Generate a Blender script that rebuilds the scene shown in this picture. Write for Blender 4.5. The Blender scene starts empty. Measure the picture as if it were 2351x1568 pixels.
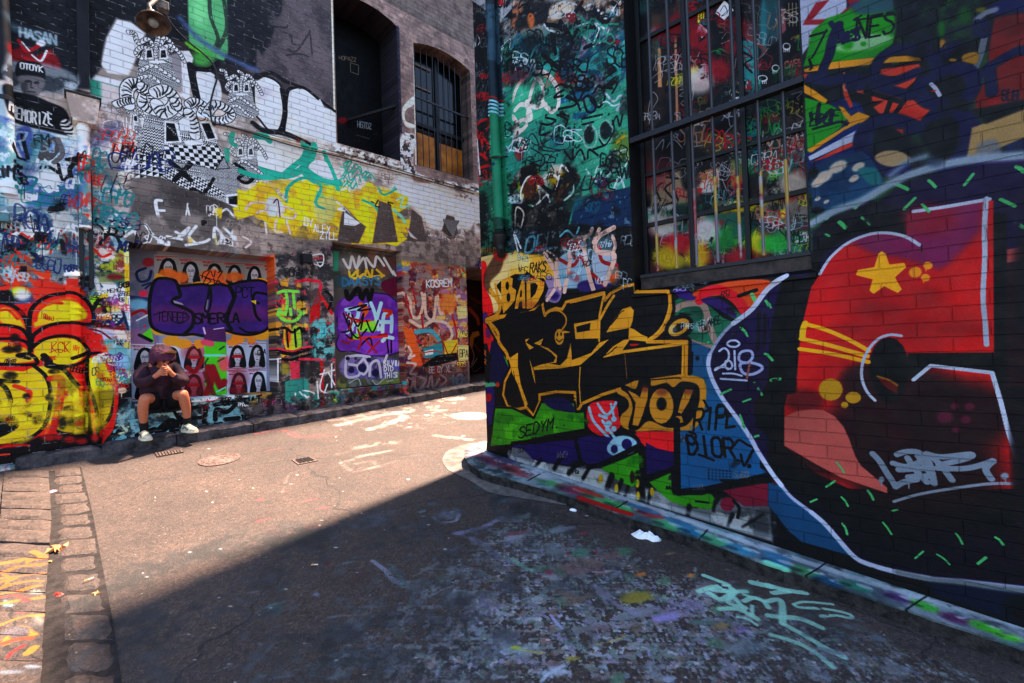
import bpy, bmesh, math, random
import numpy as np
from mathutils import Vector, Matrix
from mathutils.geometry import tessellate_polygon
# ---------------------------------------------------------------- camera
SC = bpy.context.scene
F = 1060.0; CX, CY = 1175.5, 784.0            # focal length and centre for a frame 2351 wide
def nrm(v): v = np.array(v, float); return v/np.linalg.norm(v)
Zc = nrm((-.034, 1, -.017))
Yc = nrm(np.array((0, 0, -1.)) - Zc*np.dot((0, 0, -1.), Zc))
Xc = np.cross(Yc, Zc)
M = np.array([Xc, Yc, Zc])
def ray(px, py): return M @ np.array([(px-CX)/F, -(py-CY)/F, -1.0])
cam = bpy.data.cameras.new('camera'); camo = bpy.data.objects.new('camera', cam)
SC.collection.objects.link(camo); SC.camera = camo
cam.sensor_width = 36; cam.lens = F/2351*36; cam.clip_start = .05; cam.clip_end = 500
camo.matrix_world = Matrix([list(M[0])+[0], list(M[1])+[0], list(M[2])+[0], [0, 0, 0, 1]])
# ---------------------------------------------------------------- ground plane and the two walls
def hz(px): return 802 - .034*(px-CX)
def hdir(px): v = ray(px, hz(px)); v[2] = 0; return nrm(v)
dL = hdir(2285); dR = hdir(20)                # left wall runs away to the right, right wall away to the left
def slope(px, py): v = ray(px, py); return v[2]/math.hypot(v[0], v[1])
GB = np.linalg.solve(np.array([dL[:2], dR[:2]]), np.array([slope(2285, 681), slope(20, 674)]))
GA = -1.8
def gz(x, y): return GA + GB[0]*x + GB[1]*y
def G(px, py, h=0.0):
    v = ray(px, py); t = (GA+h)/(v[2]-GB[0]*v[0]-GB[1]*v[1]); return v*t
UP = np.array((0, 0, 1.))
class Frame:
    def __init__(s, O, U, V): s.O = np.array(O, float); s.U = nrm(U); s.V = nrm(V); s.N = np.cross(s.U, s.V)
    def at(s, u, v, d=0): return s.O + s.U*u + s.V*v + s.N*d          # d > 0 stands out of the surface
    def px(s, x, y, d=0):
        r = ray(x, y); t = np.dot(s.O + s.N*d, s.N)/np.dot(r, s.N); p = r*t - s.O
        return np.array([np.dot(p, s.U), np.dot(p, s.V)])
    def depth(s, x, y): r = ray(x, y); return np.dot(s.O, s.N)/np.dot(r, s.N)
nL = np.cross(dL, UP)
P0 = G(587, 993); P0 = P0 - nL*.30; P0[2] = 0
LW = Frame(P0, dL, UP)                         # left wall; u to the right, v = height relative to the camera
P1 = G(1175.5, 1055, .10); P1[2] = 0
RW = Frame(P1, -dR, UP)                        # right wall
gu = nrm((1, 0, GB[0])); gn = nrm(np.cross(gu, (0, 1, GB[1]))); gv = np.cross(gn, gu)
GR = Frame((0, 0, GA), gu, gv)
# ---------------------------------------------------------------- light
SUN_EL = 66
SUN_DEV = -.085
lt = -dL + (-nL)*SUN_DEV                      # the way sunlight travels, in plan
lt = nrm((lt[0], lt[1], 0)); sd = Vector((lt[0]*math.cos(math.radians(SUN_EL)), lt[1]*math.cos(math.radians(SUN_EL)), -math.sin(math.radians(SUN_EL))))
sl = bpy.data.lights.new('sun', 'SUN'); sl.energy = 4.5; sl.angle = math.radians(3.2); sl.color = (1, .73, .54)
so = bpy.data.objects.new('sun', sl); SC.collection.objects.link(so); so.rotation_euler = sd.to_track_quat('-Z', 'Y').to_euler()
W = bpy.data.worlds.new('World'); SC.world = W; W.use_nodes = True; wn = W.node_tree
sky = wn.nodes.new('ShaderNodeTexSky'); sky.sky_type = 'NISHITA'; sky.sun_disc = False
sky.sun_elevation = math.radians(SUN_EL); sky.sun_rotation = math.atan2(-lt[0], -lt[1])
wn.nodes['Background'].inputs[1].default_value = .075
wn.links.new(sky.outputs[0], wn.nodes['Background'].inputs[0])
SC.view_settings.view_transform = 'Standard'; SC.view_settings.look = 'None'
SC.view_settings.exposure = 3.05; SC.view_settings.gamma = 1
# ---------------------------------------------------------------- mesh helpers
COL = SC.collection
def tag(o, label=None, cat=None, group=None, kind=None):
    if label: o['label'] = label
    if cat: o['category'] = cat
    if group: o['group'] = group
    if kind: o['kind'] = kind
    return o
def empty(name, loc): 
    o = bpy.data.objects.new(name, None); COL.objects.link(o); o.location = Vector(loc); o.empty_display_size = .2
    return o
def put(o, parent):
    if parent is not None:
        o.parent = parent; bpy.context.view_layer.update(); o.matrix_parent_inverse = parent.matrix_world.inverted()
    return o
class MB:
    "collects geometry given in world coordinates"
    def __init__(s): s.v = []; s.f = []; s.m = []
    def face(s, pts, m=0):
        n = len(s.v); s.v += [tuple(map(float, p)) for p in pts]; s.f.append(tuple(range(n, n+len(pts)))); s.m.append(m); return s
    def mesh(s, vs, fs, m=0):
        n = len(s.v); s.v += [tuple(map(float, p)) for p in vs]; s.f += [tuple(i+n for i in f) for f in fs]; s.m += [m]*len(fs); return s
    def box8(s, c):   # c: 8 corners, bottom 4 ccw then top 4
        return s.mesh(c, [(3,2,1,0),(4,5,6,7),(0,1,5,4),(1,2,6,5),(2,3,7,6),(3,0,4,7)])
    def fbox(s, fr, u0, u1, v0, v1, d0, d1):
        A = fr.at
        return s.box8([A(u0,v0,d1),A(u1,v0,d1),A(u1,v0,d0),A(u0,v0,d0),A(u0,v1,d1),A(u1,v1,d1),A(u1,v1,d0),A(u0,v1,d0)])
    def tube(s, pts, r, n=12, cap=True):
        pts = [Vector(p) for p in pts]; rs = r if isinstance(r, (list, tuple)) else [r]*len(pts)
        rings = []; prev = None
        for i, p in enumerate(pts):
            t = (pts[min(i+1, len(pts)-1)]-pts[max(i-1, 0)]).normalized()
            if prev is None: a = t.orthogonal().normalized()
            else: a = (prev - t*prev.dot(t)).normalized()
            prev = a; b = t.cross(a)
            rings.append([p + (a*math.cos(2*math.pi*k/n)+b*math.sin(2*math.pi*k/n))*rs[i] for k in range(n)])
        vs = [v for R in rings for v in R]; fs = []
        for i in range(len(rings)-1):
            for k in range(n):
                fs.append((i*n+k, i*n+(k+1)%n, (i+1)*n+(k+1)%n, (i+1)*n+k))
        if cap: fs.append(tuple(reversed(range(n)))); fs.append(tuple(range((len(rings)-1)*n, len(rings)*n)))
        return s.mesh(vs, fs)
    def build(s, name, mats, parent=None, frame=None, canvas=None, smooth=False, bevel=0, seg=2):
        me = bpy.data.meshes.new(name); me.from_pydata(s.v, [], s.f)
        for m in (mats if isinstance(mats, (list, tuple)) else [mats]): me.materials.append(m)
        for p, m in zip(me.polygons, s.m): p.material_index = m
        if canvas is not None:
            uvl = me.uv_layers.new(name='UVMap'); fr = canvas.fr
            co = np.array(s.v) - fr.O
            uu = (co @ fr.U - canvas.u0)/(canvas.u1-canvas.u0); vv = (co @ fr.V - canvas.v0)/(canvas.v1-canvas.v0)
            li = np.zeros(len(me.loops), int); me.loops.foreach_get('vertex_index', li)
            uvl.data.foreach_set('uv', np.stack([uu[li], vv[li]], 1).ravel().astype('f'))
        if smooth:
            for p in me.polygons: p.use_smooth = True
            me.set_sharp_from_angle(angle=math.radians(40))
        me.update()
        o = bpy.data.objects.new(name, me); COL.objects.link(o)
        if bevel:
            bm = bmesh.new(); bm.from_mesh(me)
            bmesh.ops.remove_doubles(bm, verts=bm.verts, dist=1e-5)
            bmesh.ops.bevel(bm, geom=[e for e in bm.edges if len(e.link_faces) == 2 and e.calc_face_angle(0) > .5], offset=bevel, segments=seg, affect='EDGES', profile=.6)
            bm.to_mesh(me); bm.free()
        return put(o, parent)
def lathe(prof, axis_p, axis_d, n=20):
    "profile of (distance along axis, radius)"
    m = MB(); P = Vector(axis_p); D = Vector(axis_d).normalized(); a = D.orthogonal().normalized(); b = D.cross(a)
    vs = [P + D*t + (a*math.cos(2*math.pi*k/n)+b*math.sin(2*math.pi*k/n))*r for t, r in prof for k in range(n)]
    fs = [(i*n+k, i*n+(k+1)%n, (i+1)*n+(k+1)%n, (i+1)*n+k) for i in range(len(prof)-1) for k in range(n)]
    fs.append(tuple(reversed(range(n)))); fs.append(tuple(range((len(prof)-1)*n, len(prof)*n)))
    return m.mesh(vs, fs)
# ---------------------------------------------------------------- spray-paint canvas
rng = np.random.default_rng(7); random.seed(7)
def hexc(h): return np.array([int(h[i:i+2], 16)/255 for i in (0, 2, 4)], 'f')
def vnoise(h, w, cell, seed):
    r = np.random.default_rng(seed); gh, gw = int(h/cell)+3, int(w/cell)+3
    g = r.random((gh, gw)).astype('f'); y = np.arange(h)/cell; x = np.arange(w)/cell
    yi = y.astype(int); xi = x.astype(int); fy = (y-yi).astype('f'); fx = (x-xi).astype('f'); fy = fy*fy*(3-2*fy); fx = fx*fx*(3-2*fx)
    a = g[yi][:, xi]; b = g[yi][:, xi+1]; c = g[yi+1][:, xi]; d = g[yi+1][:, xi+1]
    return (a*(1-fx)+b*fx)*(1-fy[:, None]) + (c*(1-fx)+d*fx)*fy[:, None]
def fbm(h, w, cell, seed, oc=4):
    s = 0; A = 0; a = 1.0
    for k in range(oc):
        if cell/2**k < 1.5: break
        s = s + a*vnoise(h, w, cell/2**k, seed+k*13); A += a; a *= .55
    return (s/A).astype('f')
def P(s): 
    if isinstance(s, str): a = [float(t) for t in s.split()]; return [(a[i], a[i+1]) for i in range(0, len(a), 2)]
    return list(s)
def catmull(p, closed=False, n=6):
    p = [np.array(q, float) for q in p]
    if len(p) < 3: return p
    out = []; N = len(p); rngN = N if closed else N-1
    for i in range(rngN):
        if closed: a, b, c, d = p[(i-1) % N], p[i], p[(i+1) % N], p[(i+2) % N]
        else: a, b, c, d = p[max(i-1, 0)], p[i], p[i+1], p[min(i+2, N-1)]
        for k in range(n):
            t = k/n; out.append(.5*((2*b)+(-a+c)*t+(2*a-5*b+4*c-d)*t*t+(-a+3*b-3*c+d)*t**3))
    if not closed: out.append(p[-1])
    return out
TILE = [0, 0, 1.0]
def tile(name):
    if name == 'D': TILE[:] = [0, 0, 1.0]
    elif name == 'C6': TILE[:] = [551, 344.4, .6406]
    elif name[0] == 'L': TILE[:] = [587.75*int(name[1]), 988.4, .3697]
    else: TILE[:] = [587.75*int(name[0]), 522.9*int(name[1]), 1/2.998]
def D(p): return (TILE[0]+p[0]*TILE[2], TILE[1]+p[1]*TILE[2])
class Canvas:
    def __init__(s, name, fr, u0, u1, v0, v1, ppm, base, d=0.0, alpha=False):
        s.gam = 1.6; s.gain = 1.0; s.name = name; s.fr = fr; s.u0, s.u1, s.v0, s.v1, s.ppm, s.d = u0, u1, v0, v1, ppm, d
        s.w = int((u1-u0)*ppm); s.h = int((v1-v0)*ppm)
        s.c = np.empty((s.h, s.w, 3), 'f'); s.c[:] = hexc(base); s.al = np.zeros((s.h, s.w), 'f') if alpha else None
        s.n1 = fbm(s.h, s.w, .10*ppm, 5, 4); s.n2 = fbm(s.h, s.w, .035*ppm, 9, 3)
        s.n3 = np.random.default_rng(3).random((s.h, s.w)).astype('f')
    def to(s, p):   # tile px -> canvas px
        q = D(p); uv = s.fr.px(q[0], q[1], s.d); return ((uv[0]-s.u0)*s.ppm, (uv[1]-s.v0)*s.ppm)
    def sc(s, p):   # canvas px per tile px at p (measured upright)
        a = s.to(p); b = s.to((p[0], p[1]-4)); return math.hypot(a[0]-b[0], a[1]-b[1])/4
    def comp(s, x0, y0, x1, y1, A, col, a=1, wear=0, grain=0):
        if x1 <= x0 or y1 <= y0: return
        if wear:
            n = .65*s.n1[y0:y1, x0:x1]+.35*s.n2[y0:y1, x0:x1]
            A = A*np.clip((n-wear*.62-.12)/.08, 0, 1)
        if grain: A = A*np.clip((s.n3[y0:y1, x0:x1]-grain)*3+A, 0, 1)
        A = (A*a)[..., None]
        s.c[y0:y1, x0:x1] = s.c[y0:y1, x0:x1]*(1-A) + (hexc(col) if isinstance(col, str) else col)*A
        if s.al is not None: s.al[y0:y1, x0:x1] = 1-(1-s.al[y0:y1, x0:x1])*(1-A[..., 0])
    def box(s, q, pad):
        x0 = max(0, int(min(p[0] for p in q)-pad)); x1 = min(s.w, int(max(p[0] for p in q)+pad)+2)
        y0 = max(0, int(min(p[1] for p in q)-pad)); y1 = min(s.h, int(max(p[1] for p in q)+pad)+2)
        return x0, y0, x1, y1
    def segd(s, q, x0, y0, x1, y1, rad=None):
        Y, X = np.mgrid[y0:y1, x0:x1].astype('f'); Dm = np.full(X.shape, 1e9, 'f')
        for i in range(len(q)-1):
            ax, ay = q[i]; bx, by = q[i+1]
            pad = (rad or 1e9)+2
            if rad:
                sx0 = max(0, int(min(ax, bx)-pad)-x0); sx1 = min(X.shape[1], int(max(ax, bx)+pad)+2-x0)
                sy0 = max(0, int(min(ay, by)-pad)-y0); sy1 = min(X.shape[0], int(max(ay, by)+pad)+2-y0)
                if sx1 <= sx0 or sy1 <= sy0: continue
            else: sx0, sy0, sx1, sy1 = 0, 0, X.shape[1], X.shape[0]
            xx = X[sy0:sy1, sx0:sx1]; yy = Y[sy0:sy1, sx0:sx1]
            dx, dy = bx-ax, by-ay; L = dx*dx+dy*dy+1e-9
            t = np.clip(((xx-ax)*dx+(yy-ay)*dy)/L, 0, 1)
            d = np.hypot(xx-ax-t*dx, yy-ay-t*dy); Dm[sy0:sy1, sx0:sx1] = np.minimum(Dm[sy0:sy1, sx0:sx1], d)
        return Dm
    def line(s, pts, w, col, sm=True, cl=False, soft=None, a=1, wear=0, grain=0, taper=0):
        p = P(pts)
        k = s.sc(p[len(p)//2]); p2 = catmull(p, cl, 5) if sm else p
        if cl: p2 = list(p2)+[p2[0]]
        q = [s.to(t) for t in p2]; r = w*k/2
        sf = (soft*k if soft else 0)+.8
        x0, y0, x1, y1 = s.box(q, r+sf+2)
        if x1 <= x0 or y1 <= y0: return
        Dm = s.segd(q, x0, y0, x1, y1, r+sf+1)
        s.comp(x0, y0, x1, y1, np.clip((r+sf/2-Dm)/sf, 0, 1), col, a, wear, grain)
    def mask(s, q, x0, y0, x1, y1):
        X = np.arange(x0, x1)+.0; Y = np.arange(y0, y1)+.0; m = np.zeros((y1-y0, x1-x0), bool); n = len(q)
        for i in range(n):
            ax, ay = q[i]; bx, by = q[(i+1) % n]
            if ay == by: continue
            j0 = max(0, int(math.ceil(min(ay, by)-y0))); j1 = min(y1-y0, int(math.ceil(max(ay, by)-y0)))
            if j1 <= j0: continue
            xs = ax+(Y[j0:j1]-ay)*(bx-ax)/(by-ay)
            m[j0:j1] ^= X[None, :] < xs[:, None]
        return m
    def poly(s, pts, col, sm=False, soft=None, a=1, wear=0, ol=None, ow=0, grain=0, pat=None):
        p = P(pts); k = s.sc(p[0])
        if sm: p = catmull(p, True, 5)
        q = [s.to(t) for t in p]; sf = (soft*k if soft else 0)+1
        x0, y0, x1, y1 = s.box(q, sf+2)
        if x1 > x0 and y1 > y0:
            m = s.mask(q, x0, y0, x1, y1)
            Dm = s.segd(q+[q[0]], x0, y0, x1, y1, sf+1)
            A = np.clip(.5+np.where(m, Dm, -Dm)/sf, 0, 1).astype('f')
            s.comp(x0, y0, x1, y1, A, col, a, wear, grain)
            if pat: s.pattern(A, x0, y0, x1, y1, *pat)
        if ol: s.line(pts, ow, ol, sm=sm, cl=True)
    def pattern(s, A, x0, y0, x1, y1, kind, size, col='15151a', ang=0.0):
        Y, X = np.mgrid[y0:y1, x0:x1].astype('f'); X, Y = X*math.cos(ang)+Y*math.sin(ang), -X*math.sin(ang)+Y*math.cos(ang)
        z = size*s.ppm; x = X/z; y = Y/z
        if kind == 'tri': B = ((x % 1) < (y % 1))*1.
        elif kind == 'chk': B = ((np.floor(x)+np.floor(y)) % 2)
        elif kind == 'zig': B = ((y+np.abs((x*1.3 % 1)-.5)*1.2) % 1 < .5)*1.
        elif kind == 'str': B = ((y+.3*np.sin(x*1.7)) % 1 < .5)*1.
        elif kind == 'ring': B = ((np.hypot((x % 1)-.5, (y % 1)-.5)*5) % 1 < .5)*1.
        elif kind == 'vert': B = ((x) % 1 < .5)*1.
        elif kind == 'mix':
            band = np.floor(y/1.6).astype(int) % 5; fx = x*1.6
            B = np.select([band == 0, band == 1, band == 2, band == 3], [((fx % 1) < (y % 1))*1., ((y*2+np.abs((fx % 1)-.5)) % 1 < .5)*1., ((np.floor(fx*1.5)+np.floor(y*2)) % 2), (np.hypot((fx % 1)-.5, (y*1.25 % 1)-.5) < .36)*1.], ((fx*1.2+y) % 1 < .4)*1.)
            B = np.where((y/1.6) % 1 < .08, 1, B)
        s.comp(x0, y0, x1, y1, A*B.astype('f'), col)
    def blob(s, x, y, rx, ry, col, soft=.35, a=1, ang=0, wear=0, grain=0):
        n = 16; pts = [(x+rx*math.cos(t)*math.cos(ang)-ry*math.sin(t)*math.sin(ang), y+rx*math.cos(t)*math.sin(ang)+ry*math.sin(t)*math.cos(ang)) for t in [2*math.pi*i/n for i in range(n)]]
        s.poly(pts, col, soft=soft*min(rx, ry), a=a, wear=wear, grain=grain)
    def cloud(s, pts, cols, seed, cell=.25, th=.5, soft=.06, a=.9, sm=True, feather=20):
        "ragged many-coloured layers of old paint inside an area"
        p = P(pts); k = s.sc(p[0]); p = catmull(p, True, 4) if sm else p; q = [s.to(t) for t in p]
        x0, y0, x1, y1 = s.box(q, 2)
        if x1 <= x0 or y1 <= y0: return
        m = s.mask(q, x0, y0, x1, y1); Dm = s.segd(q+[q[0]], x0, y0, x1, y1); A = np.clip(Dm/(feather*k+1), 0, 1)*m
        for i, c in enumerate(cols):
            n = fbm(y1-y0, x1-x0, cell*s.ppm, seed+i*31, 5)+.16*(s.n2[y0:y1, x0:x1]-.5)+.10*(s.n3[y0:y1, x0:x1]-.5)*(cell > .1 and s.ppm > 250)
            lo = np.quantile(n, th); s.comp(x0, y0, x1, y1, A*np.clip((n-lo)/soft, 0, 1), c, a)
    def drip(s, x, y, ln, w, col):
        s.line([(x, y), (x+ln*.02, y+ln)], w, col, sm=False)
    def text(s, t, x0, y0, x1, y1, h, w, col, slant=0., jit=.05, sm=False, a=1, soft=None, sq=.78, seed=1, ol=None, ow=0, wear=0, hgt2=None):
        "hand lettering along a baseline"
        r = random.Random(seed); n = len(t); dx, dy = (x1-x0)/n, (y1-y0)/n; jobs = []
        for i, ch in enumerate(t):
            g = GLY.get(ch.upper())
            if not g: continue
            hh = h+(((hgt2 or h)-h)*i/max(1, n-1)); hh *= 1+r.uniform(-jit, jit)
            ox, oy = x0+dx*(i+.5*(1-sq)), y0+dy*(i+.5*(1-sq))+r.uniform(-jit, jit)*h*.4
            for stl in g:
                pts = []
                for (gx, gy) in stl:
                    gx = gx/4+r.uniform(-jit, jit)*.6; gy = gy/6+r.uniform(-jit, jit)*.5
                    pts.append((ox+dx*sq*gx+slant*hh*gy, oy+dy*sq*gx-hh*gy))
                jobs.append(pts)
        for c_, w_ in (((ol, w+2*ow),) if ol else ())+((col, w),):
            for pts in jobs: s.line(pts, w_, c_, sm=sm, a=a, soft=soft, wear=wear)
    def scrib(s, x0, y0, x1, y1, h, w, col, n=7, seed=1, a=1, soft=None, wear=0):
        "an illegible one-line tag"
        r = random.Random(seed); pts = []
        for i in range(n*2):
            t = i/(n*2-1); pts.append((x0+(x1-x0)*(t+r.uniform(-.5, .5)/n), y0+(y1-y0)*t-h*(r.uniform(.55, 1) if i % 2 else r.uniform(-.1, .35))))
        s.line(pts, w, col, a=a, soft=soft, wear=wear)
    def mottle(s, amt=.16):
        m = 1+amt*(fbm(s.h, s.w, .5*s.ppm, 77, 6)-.5)*2+.10*(s.n3-.5); s.c *= m[..., None]
    def image(s):
        s.mottle()
        img = bpy.data.images.new(s.name, s.w, s.h, alpha=s.al is not None)
        b = np.ones((s.h, s.w, 4), 'f'); b[..., :3] = np.clip(np.clip(s.c, 0, 1)**s.gam*s.gain, 0, .93)
        if s.al is not None: b[..., 3] = s.al
        img.pixels.foreach_set(b.ravel()); img.update(); img.pack(); return img
_g = {'A':'00 26 40;12 32','B':'00 06 36 45 43 33 03;33 42 41 30 00','C':'45 36 16 05 01 10 30 41','D':'00 06 26 44 42 20 00','E':'46 06 00 40;03 33','F':'46 06 00;03 33',
'G':'45 36 16 05 01 10 30 41 43 23','H':'00 06;40 46;03 43','I':'20 26','J':'46 41 30 10 01','K':'00 06;46 03 40','L':'06 00 40','M':'00 06 23 46 40','N':'00 06 40 46','O':'10 01 05 16 36 45 41 30 10',
'P':'00 06 36 45 44 33 03','Q':'10 01 05 16 36 45 41 30 10;22 40','R':'00 06 36 45 44 33 03;23 40','S':'45 36 16 05 14 33 42 41 30 10 01','T':'06 46;26 20','U':'06 01 10 30 41 46','V':'06 20 46',
'W':'06 10 24 30 46','X':'00 46;06 40','Y':'06 23 46;23 20','Z':'06 46 00 40','0':'10 01 05 16 36 45 41 30 10','1':'15 26 20','2':'05 16 36 45 44 00 40','3':'05 16 36 45 44 33 13;33 42 41 30 10 01',
'4':'30 36 02 42','5':'46 06 03 33 42 41 30 10 01','6':'45 36 16 05 01 10 30 41 42 33 13 02','7':'06 46 10','8':'13 04 05 16 36 45 44 33 13 02 01 10 30 41 42 33','9':'01 10 30 41 45 36 16 05 04 13 33 44',
'!':'26 22;20 20','.':'20 20','-':'13 33','+':'13 33;24 22','"':'16 15;36 35',':':'21 21;24 24','?':'05 16 36 45 44 23 22;20 20','*':'00 26 40 04 44 00','&':'40 05 16 25 01 10 42','/':'00 46'}
GLY = {k: [[(int(p[0]), int(p[1])) for p in st.split()] for st in v.split(';')] for k, v in _g.items()}
# ---------------------------------------------------------------- materials
def newmat(name):
    m = bpy.data.materials.new(name); m.use_nodes = True; nt = m.node_tree
    return m, nt, nt.nodes['Principled BSDF']
def nd(nt, t, **k):
    n = nt.nodes.new('ShaderNode'+t)
    for a, b in k.items(): setattr(n, a, b)
    return n
def mixc(nt, a, b, f, mode='MIX'):
    m = nt.nodes.new('ShaderNodeMix'); m.data_type = 'RGBA'; m.blend_type = mode
    for i, x in ((6, a), (7, b), (0, f)):
        if isinstance(x, (int, float)): m.inputs[i].default_value = x
        elif isinstance(x, tuple): m.inputs[i].default_value = x
        else: nt.links.new(x, m.inputs[i])
    return m.outputs[2]
def noise(nt, vec, scale, detail=4, rough=.6):
    n = nd(nt, 'TexNoise'); n.inputs['Scale'].default_value = scale; n.inputs['Detail'].default_value = detail; n.inputs['Roughness'].default_value = rough
    if vec is not None: nt.links.new(vec, n.inputs['Vector'])
    return n.outputs[0]
def ramp(nt, fac, a, b, ca=(0, 0, 0, 1), cb=(1, 1, 1, 1)):
    r = nd(nt, 'ValToRGB'); r.color_ramp.elements[0].position = a; r.color_ramp.elements[1].position = b
    r.color_ramp.elements[0].color = ca; r.color_ramp.elements[1].color = cb; nt.links.new(fac, r.inputs[0]); return r.outputs[0]
def mth(nt, op, a, b=0.0, c=0.0):
    m = nd(nt, 'Math', operation=op)
    for i, x in enumerate((a, b, c)):
        if isinstance(x, (int, float)): m.inputs[i].default_value = x
        else: nt.links.new(x, m.inputs[i])
    return m.outputs[0]
def lin(h):
    c = [int(h[i:i+2], 16)/255 for i in (0, 2, 4)]; return tuple((x/12.92 if x <= .04045 else ((x+.055)/1.055)**2.4) for x in c)+(1,)
def paint_mat(name, canvas, brick=None, bump=.5, rough=.62, grain=.25, spec=.14, flat=None):
    "painted wall: the paint layer by UV, brick courses and grain as relief"
    m, nt, bs = newmat(name)
    tc = nd(nt, 'TexCoord'); im = nd(nt, 'TexImage'); canvas._img = getattr(canvas, '_img', None) or canvas.image(); im.image = canvas._img; im.extension = 'EXTEND'; nt.links.new(tc.outputs['UV'], im.inputs[0])
    mp = nd(nt, 'Mapping'); mp.inputs['Scale'].default_value = (canvas.u1-canvas.u0, canvas.v1-canvas.v0, 1); mp.inputs['Location'].default_value = (10, 10, 0)
    nt.links.new(tc.outputs['UV'], mp.inputs[0])
    V = mp.outputs[0]
    fine = noise(nt, V, 70, 5, .65); mid = noise(nt, V, 9, 4, .6)
    h = mth(nt, 'MULTIPLY_ADD', fine, grain*.35, mth(nt, 'MULTIPLY', mid, grain*.6))
    col = im.outputs[0]
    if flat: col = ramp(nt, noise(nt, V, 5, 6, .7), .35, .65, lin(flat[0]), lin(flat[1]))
    v = ramp(nt, noise(nt, V, 3.1, 6, .7), .3, .75, (.8, .79, .78, 1), (1, 1, 1, 1))
    col = mixc(nt, col, v, .8, 'MULTIPLY')
    if brick and len(brick) > 5:
        pass
    if brick:
        wob = nd(nt, 'TexNoise'); wob.inputs['Scale'].default_value = 1.6; wob.inputs['Detail'].default_value = 2; nt.links.new(V, wob.inputs['Vector'])
        wv = nd(nt, 'VectorMath', operation='MULTIPLY_ADD'); nt.links.new(wob.outputs['Color'], wv.inputs[0]); wv.inputs[1].default_value = (.03, .03, 0); nt.links.new(V, wv.inputs[2])
        w2 = nd(nt, 'TexNoise'); w2.inputs['Scale'].default_value = 40; nt.links.new(V, w2.inputs['Vector'])
        wv2 = nd(nt, 'VectorMath', operation='MULTIPLY_ADD'); nt.links.new(w2.outputs['Color'], wv2.inputs[0]); wv2.inputs[1].default_value = (.004, .004, 0); nt.links.new(wv.outputs[0], wv2.inputs[2])
        bk = nd(nt, 'TexBrick'); nt.links.new(wv2.outputs[0], bk.inputs['Vector'])
        bk.inputs['Scale'].default_value = 1; bk.inputs['Brick Width'].default_value = brick[0]; bk.inputs['Row Height'].default_value = brick[1]
        bk.inputs['Mortar Size'].default_value = brick[2]; bk.inputs['Mortar Smooth'].default_value = .6
        bk.inputs['Color1'].default_value = (1, 1, 1, 1); bk.inputs['Color2'].default_value = (.75, .75, .75, 1); bk.inputs['Mortar'].default_value = (0, 0, 0, 1)
        mo = mth(nt, 'SUBTRACT', 1.0, bk.outputs['Fac'])
        h = mth(nt, 'MULTIPLY_ADD', mo, brick[3], h)
        h = mth(nt, 'MULTIPLY_ADD', bk.outputs['Color'], .25, h)
        gap = ramp(nt, noise(nt, V, 6, 3, .6), .35, .6)
        col = mixc(nt, col, (brick[4], brick[4], brick[4], 1), mth(nt, 'MULTIPLY', mth(nt, 'MULTIPLY', bk.outputs['Fac'], .75), gap), 'MULTIPLY')
    if brick and len(brick) > 5:
        wl = mth(nt, 'MULTIPLY', mth(nt, 'MULTIPLY', bk.outputs['Fac'], ramp(nt, noise(nt, V, 11, 4, .7), .5, .62)), brick[5])
        col = mixc(nt, col, (.42, .40, .39, 1), wl)
    b = nd(nt, 'Bump'); b.inputs['Strength'].default_value = bump; b.inputs['Distance'].default_value = .014; nt.links.new(h, b.inputs['Height'])
    nt.links.new(b.outputs[0], bs.inputs['Normal']); nt.links.new(col, bs.inputs['Base Color'])
    nt.links.new(ramp(nt, mid, .3, .7, (rough-.12,)*3+(1,), (rough+.15,)*3+(1,)), bs.inputs['Roughness'])
    bs.inputs['Specular IOR Level'].default_value = spec
    return m
def plain(name, c, rough=.6, metal=0, var=.25, scale=12, bump=.2, dist=.004, c2=None):
    m, nt, bs = newmat(name); tc = nd(nt, 'TexCoord'); V = tc.outputs['Object']
    a = lin(c); b = lin(c2) if c2 else tuple(x*(1-var) for x in a[:3])+(1,)
    n = noise(nt, V, scale, 6, .65); nt.links.new(ramp(nt, n, .38, .62, b, a), bs.inputs['Base Color'])
    bs.inputs['Roughness'].default_value = rough; bs.inputs['Metallic'].default_value = metal; bs.inputs['Specular IOR Level'].default_value = .25
    bu = nd(nt, 'Bump'); bu.inputs['Strength'].default_value = bump; bu.inputs['Distance'].default_value = dist
    nt.links.new(noise(nt, V, scale*5, 5, .6), bu.inputs['Height']); nt.links.new(bu.outputs[0], bs.inputs['Normal'])
    return m
# ---------------------------------------------------------------- paint layers
cL = Canvas('paint_left_wall', LW, -3.2, 4.6, -1.3, 6.0, 280, '8f8a88')
cL.gam = 1.35; cL.gain = np.array((1.34, 1.27, 1.2), 'f')
cA = Canvas('paint_alcove', LW, -1.5, .6, -.7, 1.6, 330, '75737e', d=-.35)
cA.gam = 1.35; cA.gain = 1.25
cD = Canvas('paint_door', LW, 1.0, 2.8, -.8, 1.95, 330, '4a4244', d=-.2)
cD.gam = 1.3; cD.gain = 1.25
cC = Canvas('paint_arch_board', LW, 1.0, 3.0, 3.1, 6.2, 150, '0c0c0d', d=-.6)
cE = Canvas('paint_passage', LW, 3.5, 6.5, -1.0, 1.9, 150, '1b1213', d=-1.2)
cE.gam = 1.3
cR = Canvas('paint_right_wall', RW, -.45, 5.2, -1.95, 4.2, 380, '141418')
cR.gam = 1.85; cR.gain = 1.12
cW = Canvas('paint_window_boards', RW, 1.3, 3.0, .3, 3.6, 330, '1a1517', d=-.22)
cW.gam = 1.5; cW.gain = 1.15
cG = Canvas('paint_ground', GR, -7, 5, 1.0, 12, 240, '707070', alpha=True)
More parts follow.
